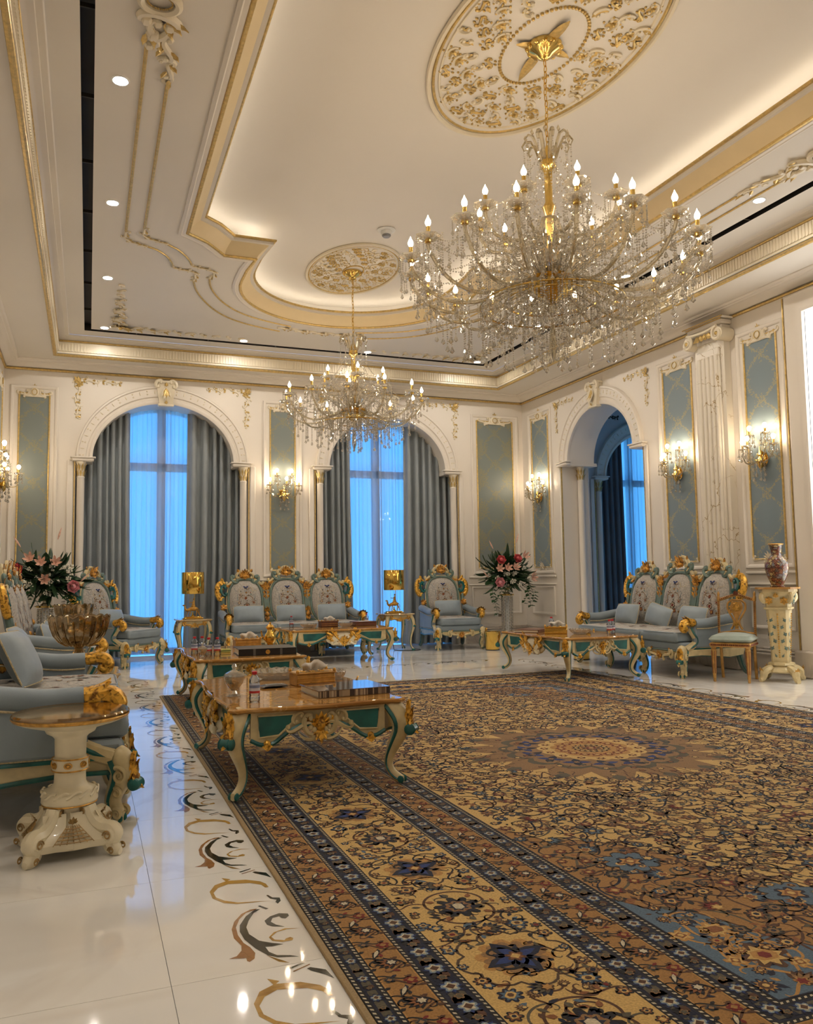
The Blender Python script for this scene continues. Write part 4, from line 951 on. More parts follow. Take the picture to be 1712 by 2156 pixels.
def orange_band(d0, d1):
    frame(d0, d1, 'orange', 1); frame(d0, d0 + .005, 'gold', 2); frame(d1 - .005, d1, 'gold', 2); w = d1 - d0; m = (d0 + d1) / 2
    for x, y, h, k in along(m, .120):
        c, s = math.cos(h), math.sin(h); o = (1 if k % 2 else -1)
        if k % 2 == 0:
            palm(A, x + s * .012, y - c * .012, w * .42, h + PI / 2, ('black', 'rust', 'navy', 'white'), 3)
            vine(A, 'C', x, y, w * .92, h + 1.2, 1, .007, 'black'); vine(A, 'C', x + .012 * c, y + .012 * s, w * .72, h + 3.9, 1, .006, 'brown')
        else:
            vine(A, 'S', x, y, w * 1.05, h + .7, 1, .0065, 'brown'); flower(A, x + s * w * .24, y - c * w * .24, w * .20, 5, ('red', 'red', 'orange'), h, 3)
            lf(A, x - .03 * c, y - .03 * s, w * .55, w * .18, h + 2.6, 'black'); lf(A, x - .03 * c, y - .03 * s, w * .44, w * .11, h + 2.6, 'white', 4)
            flower(A, x - s * w * .26 + .02 * c, y + c * w * .26 + .02 * s, w * .16, 5, ('olive', 'navy', 'tan'), h, 3)
        for q in (-1, 1):
            lf(A, x + q * .045 * c, y + q * .045 * s, .026, .012, h + q * 1.1 + o, ('red', 'black', 'navy')[k % 3]); vine(A, 'S', x + q * .035 * c - q * s * .02, y + q * .035 * s + q * c * .02, w * .7, h + q * .9, q, .006, 'black' if q > 0 else 'brown')
            lf(A, x + q * .03 * c + s * w * .36, y + q * .03 * s - c * w * .36, .03, .014, h + 2 * q, 'brown'); lf(A, x + q * .02 * c - s * w * .36, y + q * .02 * s + c * w * .36, .03, .014, h - 2 * q, 'black')
EDGES = dict(g1=(.010, .090), o1=(.090, .205), g2=(.205, .320), main=(.320, .715), g3=(.715, .820), o2=(.820, .935), g4=(.935, 1.035))
frame(0, .012, 'edge', 1)
guard(.010, .090); orange_band(.090, .205); guard(.205, .320)
frame(.320, .715, 'cream', 1)
guard(.715, .820); orange_band(.820, .935); guard(.935, 1.035)
# main border: blue cross blossoms in lobed cartouches alternating with rosettes
rnd = random.Random(11)
for x, y, h, k in along(.5175, .42):
    c, s = math.cos(h), math.sin(h)
    def L2(a, b): return x + a * c - b * s, y + a * s + b * c
    if k % 2 == 0:
        P = petals(x, y, .185, 8, .16, h, 48); A.ribbon(np.vstack([P, P[:1]]), .010, 'olive', 2); A.ribbon(np.vstack([P, P[:1]]), .004, 'brown', 3)
        A.fan(petals(x, y, .125, 10, .22, h), 'gold', 2, (x, y)); A.fan(petals(x, y, .105, 12, .25, h), 'tan', 3, (x, y))
        for q in range(4):
            lf(A, x, y, .115, .066, h + q * PI / 2 + .3, 'navy', 4); lf(A, x, y, .085, .036, h + q * PI / 2 + .3, 'royal', 5); lf(A, x, y, .08, .03, h + q * PI / 2 + 1.1, 'navy', 4)
        flower(A, x, y, .034, 6, ('brown', 'rust', 'cream'), h, 6)
        for q in (-1, 1): vine(A, 'C', *L2(q * .04, .02), .10, h + q * 1.2, q, .010, 'black', 5)
    else:
        flower(A, x, y, .088, 10, ('black', 'navy', 'rust', 'cream'), h); flower(A, x, y, .05, 8, ('tan', 'navy', 'white'), h, 6)
        P = petals(x, y, .14, 2, .35, h, 40); A.ribbon(np.vstack([P, P[:1]]), .010, 'brown', 2)
        for q in range(8): lf(A, x + .09 * math.cos(q * .785), y + .09 * math.sin(q * .785), .035, .022, q * .785 + .3, 'rust' if q % 2 else 'olive', 4)
    for (a, b, r) in ((.21, .12, .040), (.21, -.12, .040), (.21, .0, .048), (.11, .165, .028), (.11, -.165, .028), (.31, .165, .028), (.31, -.165, .028), (.0, .172, .020), (.0, -.172, .020)):
        X, Y = L2(a, b + rnd.uniform(-.01, .01)); q = rnd.choice(((('black', 'rust', 'cream', 'navy')), ('navy', 'blue', 'cream', 'brown'), ('brown', 'tan', 'navy', 'cream'), ('black', 'olive', 'gold', 'red')))
        if r > .045: palm(A, X, Y, r * 1.15, h + PI / 2 * (1 if k % 2 else -1), ('navy', 'olive', 'brown', 'gold'))
        else: flower(A, X, Y, r, rnd.choice((5, 6, 8)), q, rnd.uniform(0, 3))
    used = []
    for j in range(60):
        a, b = rnd.uniform(-.19, .21), rnd.uniform(-.178, .178); X, Y = L2(a, b); r = rnd.choice((.018, .022, .026))
        if math.hypot(a, b) < (.20 if k % 2 == 0 else .155) or any(math.hypot(a - p_, b - q_) < .055 for p_, q_ in used): continue
        used.append((a, b)); q = rnd.choice((('black', 'rust', 'cream'), ('navy', 'blue', 'cream'), ('brown', 'tan', 'navy'), ('black', 'olive', 'red'), ('navy', 'royal', 'tan')))
        if j % 3: flower(A, X, Y, r, rnd.choice((5, 6, 8)), q, rnd.uniform(0, 3), 2.5)
        else: palm(A, X, Y, r * 1.4, rnd.uniform(0, 6.3), ('brown', 'tan', 'navy', 'cream'), 2.5)
    for j in range(24):
        a, b = rnd.uniform(-.21, .21), rnd.uniform(-.165, .165); X, Y = L2(a, b); vine(A, rnd.choice('SJVC'), X, Y, rnd.uniform(.06, .13), rnd.uniform(0, 6.3), rnd.choice((1, -1)), .0065, rnd.choice(('brown', 'black', 'olive', 'brown')))
        for q in range(2): lf(A, X + rnd.uniform(-.04, .04), Y + rnd.uniform(-.03, .03), rnd.uniform(.022, .045), .016, rnd.uniform(0, 6.3), rnd.choice(('navy', 'black', 'brown', 'olive', 'blue', 'rust')))
# field ground, corner spandrels and medallion
fx0, fy0 = HW - 1.035, HL - 1.035
frame(1.035, 1.041, 'navy', 3)
A.poly(rect(-fx0, -fy0, fx0, fy0), 'cream', 1)
def spand(s, n=26):
    """boundary points of a corner region, measured from the field corner: lobed curve"""
    P = [(0, 0)]
    for i in range(n + 1):
        a = PI / 2 * i / n; r = 1 + .10 * abs(math.sin(a * 5)); P.append((s * .95 * r * max(0, math.cos(a)) ** 1.5, s * 1.75 * r * math.sin(a) ** 1.5))
    return np.array(P)
def inq(px, py): return fx0 - abs(px), fy0 - abs(py)
for sx in (-1, 1):
    for sy in (-1, 1):
        for s, col, lay in ((.86, 'orange', 1.4), (.40, 'blue', 1.8)):
            P = spand(s); P = np.c_[sx * (fx0 - P[:, 0]), sy * (fy0 - P[:, 1])]
            if sx * sy < 0: P = P[::-1]
            A.fan(P, col, lay, P[0] + (P.mean(0) - P[0]) * .3); A.ribbon(P[1:], .009, 'brown', 2)
        for (dx, dy, r) in ((.30, 1.05, .12), (.62, .55, .12)):
            X, Y = sx * (fx0 - dx), sy * (fy0 - dy); A.fan(petals(X, Y, r, 8, .3), 'black', 3, (X, Y)); A.fan(petals(X, Y, r * .93, 8, .3), 'blue', 3.5, (X, Y)); flower(A, X, Y, r * .5, 6, ('navy', 'gold', 'rust', 'cream'), 0, 5)
        X, Y = sx * (fx0 - .17), sy * (fy0 - .22); flower(A, X, Y, .085, 8, ('brown', 'cream', 'gold', 'red')); X, Y = sx * (fx0 - .16), sy * (fy0 - .42); flower(A, X, Y, .06, 8, ('gold', 'cream', 'rust'))
        for j in range(9): vine(A, rnd.choice('CS'), sx * (fx0 - rnd.uniform(.05, .30)), sy * (fy0 - rnd.uniform(.05, .55)), rnd.uniform(.12, .22), rnd.uniform(0, 6), 1, .010, 'gold', 2.6)
def region(u, v):                             # u, v distances from the field corner

    k = (u / .95) ** (4 / 3) + (v / 1.75) ** (4 / 3)
    return 'blue' if k < .28 else ('orange' if k < .80 else 'field')
A.fan(petals(0, 0, .86, 16, .22, 0, 64), 'tan', 1.6, (0, 0)); A.fan(petals(0, 0, .62, 16, .12, 0, 64), 'olive', 1.9, (0, 0)); A.fan(petals(0, 0, .56, 16, .1, 0, 64), 'tan', 2.1, (0, 0))
A.fan(petals(0, 0, .36, 16, .08, 0, 64), 'cream', 2.4, (0, 0)); A.fan(petals(0, 0, .27, 12, .1, 0, 48), 'gold', 2.6, (0, 0))
for k in range(16):
    a = 2 * PI * k / 16; x, y = math.cos(a), math.sin(a)
    for q in range(4): lf(A, x * .44, y * .44, .095, .055, a + q * PI / 2 + .4, 'royal' if q % 2 else 'navy', 3)
    flower(A, .44 * x, .44 * y, .03, 6, ('navy', 'tan'), a, 4); flower(A, .20 * x, .20 * y, .038, 6, ('red', 'rust', 'cream'), a, 4); flower(A, .10 * x, .10 * y, .03, 5, ('brown', 'olive', 'cream'), a, 4)
    flower(A, .31 * x, .31 * y, .03, 6, ('brown', 'red', 'cream'), a + .2, 4); lf(A, .74 * x, .74 * y, .14, .08, a, 'olive', 2.5)
    for q in range(5):
        r = .50 + .08 * q; b = a + rnd.uniform(0, .39); flower(A, r * math.cos(b), r * math.sin(b), .024, 5, (rnd.choice(('brown', 'black', 'navy')), rnd.choice(('rust', 'olive', 'cream'))), b, 4)
        vine(A, 'S', r * math.cos(b + .1), r * math.sin(b + .1), .09, b, 1, .006, 'brown', 3)
flower(A, 0, 0, .07, 8, ('brown', 'tan', 'red', 'cream'), 0, 5)
# all-over arabesque, one quarter mirrored four ways
pts = []; tries = 0
while len(pts) < 700 and tries < 16000:
    tries += 1; x, y = rnd.uniform(.02, fx0 - .03), rnd.uniform(.02, fy0 - .03)
    if math.hypot(x, y) < .84: continue
    r = rnd.choice((.026, .030, .036, .042, .055)); 
    if all((x - a) ** 2 + (y - b) ** 2 > (r + c + .012) ** 2 for a, b, c in pts): pts.append((x, y, r))
PAL = {'field': (('black', 'rust', 'cream', 'navy'), ('brown', 'tan', 'brown', 'cream'), ('navy', 'olive', 'cream', 'rust'), ('brown', 'rust', 'tan', 'navy'), ('black', 'blue', 'navy', 'cream'), ('brown', 'red', 'tan', 'cream'), ('olive', 'tan', 'brown', 'gold')),
       'orange': (('black', 'rust', 'cream', 'navy'), ('navy', 'blue', 'cream', 'rust'), ('brown', 'red', 'orange', 'cream'), ('black', 'olive', 'tan', 'navy')), 'blue': (('gold', 'cream', 'rust', 'cream'), ('navy', 'gold', 'brown', 'cream'), ('brown', 'tan', 'gold', 'red'))}
for (x, y, r) in pts:
    reg = region(fx0 - x, fy0 - y); pc = rnd.choice(PAL[reg]); n = rnd.choice((5, 6, 8, 10)); rot = rnd.uniform(0, 6.3); kd = rnd.random()
    vs = [(rnd.choice('CSJV'), rnd.uniform(-.06, .06), rnd.uniform(-.06, .06), rnd.uniform(.09, .24), rnd.uniform(0, 6.3), rnd.choice((1, -1)), rnd.choice(('brown', 'black', 'brown', 'olive', 'navy')) if reg != 'blue' else 'gold') for _ in range(2)]
    ls = [(rnd.uniform(-.07, .07), rnd.uniform(-.07, .07), rnd.uniform(.024, .055), rnd.uniform(0, 6.3), rnd.choice(('navy', 'black', 'brown', 'olive', 'rust', 'brown')) if reg != 'blue' else rnd.choice(('gold', 'navy'))) for _ in range(3)]
    for sx in (-1, 1):
        for sy in (-1, 1):
            X, Y = sx * x, sy * y
            if r > .05 and kd < .75: palm(A, X, Y, r * 1.2, math.atan2(sy * math.sin(rot), sx * math.cos(rot)), pc)
            else: flower(A, X, Y, r, n, pc, rot * sx * sy)
            for (k_, a, b, s_, ro, f_, c_) in vs:
                P = SH[k_] * s_ * (f_, 1); cc, ss = math.cos(ro), math.sin(ro); Q = np.c_[x + a + P[:, 0] * cc - P[:, 1] * ss, y + b + P[:, 0] * ss + P[:, 1] * cc]
                if Q[:, 0].max() > fx0 or Q[:, 1].max() > fy0: continue
                A.ribbon(Q[::2] * (sx, sy), .0085 * (.5 + .8 * np.sin(PI * np.linspace(0, 1, len(Q[::2])))), c_, 2)
            for (a, b, l_, ro, c_) in ls:
                if x + a < fx0 - .05 and y + b < fy0 - .05: lf(A, sx * (x + a), sy * (y + b), l_, l_ * .5, math.atan2(sy * math.sin(ro), sx * math.cos(ro)), c_, 2.7)
def art_mesh(A, name, mat):
    me = bpy.data.meshes.new(name); me.from_pydata(np.concatenate(A.v).tolist(), [], A.f); me.materials.append(mat)
    ca = me.color_attributes.new('Col', 'FLOAT_COLOR', 'CORNER')
    C = np.concatenate([np.tile(np.array(c + (1,)), (n, 1)) for n, c in A.c]); ca.data.foreach_set('color', np.ascontiguousarray(C.ravel(), dtype=np.float32)); me.update(); return me
RUG = thing('carpet', 'large patterned wool carpet with cream field, medallion and dark striped borders', 'carpet', (RCX, RCY, 0))
mb = MB(); mb.add(box(2 * HW + .02, 2 * HL + .02, .012, (0, 0, .0062), .003)); obj('pile_backing', mb, simple('rug_edge_wool', CR['edge'], .9, var=.1, vs=120, bs=200, bst=.4), RUG)
am = art_mesh(A, 'woven_pattern', M['rug']); o = obj('woven_pattern', am, None, RUG, loc=(0, 0, .0122), kind='stuff')
mb = MB(); rnd = random.Random(5)
for sy in (-1, 1):
    for k in range(330):
        x = -HW + 2 * HW * (k + .5) / 330; a = rnd.uniform(-.5, .5); L = rnd.uniform(.03, .055)
        mb.add(tube([(x, sy * HL, .008), (x + a * .015, sy * (HL + L * .5), .010 + rnd.uniform(0, .006)), (x + a * .03, sy * (HL + L), .004)], [.004, .0045, .003], 4))
obj('fringe', mb, M['cord'], RUG, kind='stuff')
# ------------------------------------------------------------------ carved furniture
def smooth_path(P, n=20, it=2):
    P = np.array(P, float); tt = np.linspace(0, len(P) - 1, n)
    Q = np.array([[np.interp(x, range(len(P)), P[:, i]) for i in range(P.shape[1])] for x in tt])
    for _ in range(it): Q[1:-1] = (Q[:-2] + 2 * Q[1:-1] + Q[2:]) / 4
    return Q
def cabriole(prof, fl=.85, n=24):
    """leg along local -y (outward) from (out, z, radius); returns body / trim meshes"""
    Q = smooth_path(prof, n, 1)
    P = np.c_[np.zeros(n), -Q[:, 0], Q[:, 1]]
    body = MB().add(tube(P, Q[:, 2], 12, up=(1, 0, 0), flat=fl))
    trim = MB()
    for s in (-1, 1):
        R = P.copy(); R[:, 0] += s * Q[:, 2] * fl * .92; R[:, 1] += .2 * Q[:, 2]; trim.add(tube(R, np.maximum(.006, Q[:, 2] * .24), 5))
    return body, trim, P, Q[:, 2]
LEGT = [(0, .44, .050), (.036, .41, .060), (.078, .355, .060), (.080, .30, .050), (.045, .235, .040), (.006, .16, .030), (-.006, .10, .0245), (.020, .055, .025), (.062, .026, .028), (.088, .026, .020)]
def leg_set(prof, pref, knee=.40, kz=.30, ko=.085, gold='gold', scale=1.0):
    b, tr, P, R = cabriole(prof); m = {}
    m['leg'] = b.mesh('leg', M['cream']); m['trim'] = tr.mesh('leg_trim', M['teal'])
    g = MB(); A = T(0, -ko + .03, kz + .02) @ RX(-.12)
    for q in (-.7, 0, .7): leafs(g, A, q * .028 * scale, .0, .13 * scale, .065 * scale, -q * .45, .15, 3, .012)
    for q in (-1, 1): leafs(g, A @ RZ(q * .9), q * .012, -.02, .11 * scale, .05 * scale, -q * .3, .3, 3, .02)
    leafs(g, A, 0, .03, .10 * scale, .08 * scale, PI, .55, 3, .022)
    m['leaf'] = g.mesh('knee_leaf', M[gold])
    v = MB(); v.add(lathe([(.001, -.040), (.018, -.040), (.030, -.034), (.024, -.028), (.031, -.02), (.031, .02), (.024, .028), (.030, .034), (.018, .040), (.001, .040)], 14), T(0, -ko + .004, kz - .012) @ RY(PI / 2) @ S(scale))
    m['vol'] = v.mesh('knee_scroll', M['teal'])
    f = MB()
    for s in (-1, 1): f.add(lathe([(.001, -.008), (.016, -.006), (.021, 0), (.016, .006), (.001, .008)], 10), T(s * .020, P[-1, 1] + .008, .026) @ RY(PI / 2))
    m['foot'] = f.mesh('foot_scroll', M['teal'])
    return m
_sh = MB(); 
for _s in (-1, 1):
    for (_y, _z, _r) in ((-.060, .235, .042), (-.040, .15, .026), (-.040, .050, .026)):
        _P = [(_s * (.060 if _z > .2 else .040), _y + _r * math.exp(-.13 * q) * math.cos(q + 1), _z + _r * math.exp(-.13 * q) * math.sin(q + 1)) for q in np.linspace(0, 10, 26)]; _sh.add(tube(_P, np.linspace(.011, .006, 26), 5))
SHELLM = _sh.mesh('leg_shell', M['cream'])
def put_leg(t, m, x, y, rz, z=0, scale=None, foot=True, vol=True):
    o = obj('leg', m['leg'], None, t, loc=(x, y, z), rot=(0, 0, rz), scale=scale); obj('leg_trim', m['trim'], None, o); obj('knee_leaf', m['leaf'], None, o)
    if vol: obj('knee_scroll', m['vol'], None, o)
    if foot: obj('foot_scroll', m['foot'], None, o)
    return o
TLEG = leg_set(LEGT, 't', ko=.146, kz=.315)
def wavy_outline(a, b, bul=.028, cut=.05, n=14):
    P = []
    for (ax, s) in ((0, -1), (1, 1), (0, 1), (1, -1)):
        L, D = (a, b) if ax == 0 else (b, a)
        for i in range(n + 1):
            t = -1 + 2 * i / n; q = t * (1 - cut / L); w = D - bul + bul * (1.0 * math.cos(PI * t) * .5 + .5) + (bul * .9 if abs(t) > .9 else 0)
            if ax == 0: P.append((q * a * -s, s * w))
            else: P.append((s * w, q * b * s))
    return P
def apron(t, A, hw, ztop, basket=False, deep=.0):
    """one shaped side of a table between the legs: local x across, -y outward"""
    zt = ztop; lo = [(-hw, .30), (-hw * .86, .272), (-hw * .68, .272), (-hw * .46, .335), (-hw * .26, .365), (0, .36)]
    lo = lo + [(-x, z) for x, z in reversed(lo[:-1])]
    poly = [(hw, zt), (-hw, zt)] + lo
    mb = MB(); mb.add(prism(poly, 0, .026), A @ T(0, .013, 0) @ RX(PI / 2)); o = obj('apron', mb, M['cream'], t, angle=30)
    mb = MB(); P = smooth_path([(x, -.014, z) for x, z in lo], 50, 3); mb.add(tube(P, .0125, 6), A); obj('apron_edge', mb, M['teal'], o)
    for s in (-1, 1):
        q = [(.90, zt - .018), (.37, zt - .018), (.385, zt - .055), (.60, .318), (.88, .312)]
        q = [(s * x * hw, z) for x, z in q]; mb = MB(); mb.add(prism(q, 0, .006), A @ T(0, -.012, 0) @ RX(PI / 2)); p = obj('teal_panel', mb, M['teal'], o, smooth=False)
    mb = MB()
    for s in (-1, 1):
        q = [(.90, zt - .018), (.37, zt - .018), (.385, zt - .055), (.60, .318), (.88, .312)]
        mb.add(tube([(s * x * hw, -.016, z) for x, z in q], .0065, 5, True), A)
    obj('panel_bead', mb, M['cream'], o)
    g = MB(); c = MB()
    for s in (-1, 1):
        g.add(ell(.022, .018, .026, (s * hw * .77, -.02, .272), 8, 5), A); leafs(g, A, s * hw * .77, .285, .045, .05, PI, .5, 2, .022)
    if not basket:
        palmette(g, A, 0, .355, .085, 7, 1.3, 0, .02); palmette(g, A, 0, .335, .080, 5, 1.0, PI, .02); g.add(ell(.026, .024, .036, (0, -.035, .36), 8, 6), A)
        for s in (-1, 1):
            scroll(c, A, 'C', s * .060, .360, .11, s * 1.35, s, .010, .016); scroll(c, A, 'S', s * .115, .350, .13, -s * .5, s, .009, .016); scroll(c, A, 'J', s * .075, .302, .10, s * .2, -s, .009, .016); scroll(c, A, 'C', s * .125, .405, .07, s * 2.4, s, .007, .016); leafs(g, A, s * .045, .375, .05, .03, s * .9, .4, 2, .02)
    else:
        c.add(ell(.25, .055, .095, (0, -.012, .335), 18, 8), A)
        palmette(g, A, 0, .285, .12, 7, 1.2, 0, .055); palmette(g, A, 0, .30, .08, 7, 1.4, PI, .05)
        for s in (-1, 1):
            for (x, z, sz, r0) in ((.10, .36, .14, .8), (.17, .38, .13, 2.2), (.11, .28, .13, 2.7), (.21, .41, .09, .4)): scroll(g if z > .3 else c, A, 'S', s * x, z, sz, s * r0, s, .012, .045)
            for (x, z, r0) in ((.06, .33, .6), (.13, .31, 1.3), (.18, .34, 1.0), (.15, .42, .3)): leafs(g, A, s * x, z, .085, .055, s * r0, .4, 3, .045)
    obj('apron_gold', g, M['gold'], o); obj('apron_scroll', c, M['cream'] if not basket else M['ivory'], o)
def coffee_table(label, loc, rz=0):
    t = thing('coffee_table', label, 'table', loc, rz, 'carved coffee tables'); a, b = .50, .76; zt = .442
    out = wavy_outline(a, b)[:]
    mb = MB(); mb.add(sweep_poly(out, [(.05, .440), (.022, .440), (.012, .446), (0, .452), (0, .463), (.006, .469), (.012, .470)])); mb.add(flat(offset_poly(out, .012).tolist(), .470)); mb.add((flat(offset_poly(out, .05).tolist(), .440)[0], [tuple(reversed(range(len(out))))]))
    obj('table_top', mb, M['top'], t, angle=30)
    ia, ib = a - .065, b - .065
    apron(t, T(0, -ib, 0), ia - .06, zt); apron(t, T(0, ib, 0) @ RZ(PI), ia - .06, zt)
    apron(t, T(ia, 0, 0) @ RZ(PI / 2), ib - .06, zt, True); apron(t, T(-ia, 0, 0) @ RZ(-PI / 2), ib - .06, zt, True)
    for sx, sy, r in ((1, -1, PI / 4), (1, 1, 3 * PI / 4), (-1, 1, -3 * PI / 4), (-1, -1, -PI / 4)): put_leg(t, TLEG, sx * (ia - .025), sy * (ib - .025), r)
    return t
CT = coffee_table('carved coffee table nearest the camera standing on the carpet edge', (1.185, 5.10, .0146))
CT2 = dup(CT, (1.345, 7.97, .0146), 0, 'carved coffee table on the left carpet edge holding a black book')
CT3 = dup(CT, (3.33, 11.52, 0), PI / 2, 'carved coffee table in front of the sofa at the back wall')
CT4 = dup(CT, (5.31, 8.46, .0146), 0, 'carved coffee table in front of the right hand sofa')

LEGS = [(0, .33, .046), (.022, .30, .058), (.040, .25, .056), (.030, .20, .044), (.006, .145, .036), (-.004, .10, .033), (.010, .055, .034), (.030, .028, .034), (.040, .026, .024)]
LEGS = [(o * 1.25, z, r * 1.22) for o, z, r in LEGS]
SLEG = leg_set(LEGS, 's', kz=.20, ko=.122, scale=.95)
rb, rt_, _, _ = cabriole([(-.02, .34, .04), (0, .27, .04), (.03, .19, .036), (.05, .11, .032), (.085, .05, .032), (.11, .026, .028)], .9); RLEGM = rb.mesh('rear_leg', M['sage']); RTRIM = rt_.mesh('leg_trim', M['teal'])
def superell(rx, rz, p=2.5, n=36, z0=0):
    return [(rx * math.copysign(abs(math.cos(a)) ** (2 / p), math.cos(a)), z0 + rz * math.copysign(abs(math.sin(a)) ** (2 / p), math.sin(a))) for a in np.linspace(0, 2 * PI, n + 1)[:-1]]
def pad_mesh(rx, rz, p, d, nu=18, nv=6):
    """domed upholstered oval, local -y outward"""
    V = [(0, -d, 0)]; Fc = []
    for k in range(1, nv + 1):
        f = k / nv
        for (x, z) in superell(rx, rz, p, nu * 2): V.append((x * f, -d * max(0, (1 - f ** 3.2)) ** .6, z * f))
    n = nu * 2
    for i in range(n): Fc.append((0, 1 + (i + 1) % n, 1 + i))
    for k in range(nv - 1):
        for i in range(n): a = 1 + k * n + i; b = 1 + k * n + (i + 1) % n; Fc.append((a, b, b + n, a + n))
    return np.array(V), [tuple(reversed(f)) for f in Fc] if False else Fc
def emb(kind, a, b, f):
    E = Art(); r = random.Random(9 if kind else 3)
    for q in (-1, 1): lf(E, 0, .62 * b, .05, .022, PI / 2 + q * 1.2, 'royal'); lf(E, 0, .62 * b, .035, .014, -PI / 2 + q * .6, 'navy'); vine(E, 'C', q * .30 * a, .45 * b, .10, q * 1.2, q, .006, 'white'); vine(E, 'S', q * .52 * a, .1 * b, .13, q * 1.4, q, .006, 'sky'); vine(E, 'C', q * .25 * a, .12 * b, .12, q * 2.4, q, .006, 'tan')
    for (x, y, rr, cs) in ((.04, -.22, .048, ('brown', 'white', 'red')), (.20, -.42, .030, ('red', 'rust', 'gold')), (-.18, -.45, .038, ('navy', 'white', 'sky')), (-.42, -.1, .024, ('red', 'white')), (.46, -.08, .026, ('rust', 'white', 'red')), (-.02, .12, .022, ('red', 'rust')), (-.30, .28, .02, ('brown', 'white')), (.30, .30, .022, ('white', 'sky')), (.02, .38, .018, ('brown', 'gold')), (.5, -.45, .022, ('white', 'tan')), (-.52, -.42, .022, ('brown', 'rust')), (0, -.66, .03, ('tan', 'white', 'red'))):
        flower(E, x * a, y * b, rr, 6, cs, r.uniform(0, 3), 3)
        for k in range(3): lf(E, x * a + r.uniform(-.04, .04), y * b + r.uniform(-.04, .04), .03, .012, r.uniform(0, 6), r.choice(('olive', 'tan', 'sky', 'red', 'white')))
    for k in range(14): vine(E, r.choice('SJV'), r.uniform(-.7, .7) * a, r.uniform(-.7, .6) * b, r.uniform(.05, .12), r.uniform(0, 6), 1, .0045, r.choice(('white', 'tan', 'olive', 'brown', 'sky')))
    V = np.concatenate(E.v); lay = V[:, 2].copy(); E.v = [f(V[:, 0], V[:, 1], lay)]; return E
def emb_mesh(E, Mx): V = E.v[0]; E.v = [V @ Mx[:3, :3].T + Mx[:3, 3]]; return art_mesh(E, 'embroidery', M['thread'])
M['thread'] = attr_mat('embroidery_thread', .7)
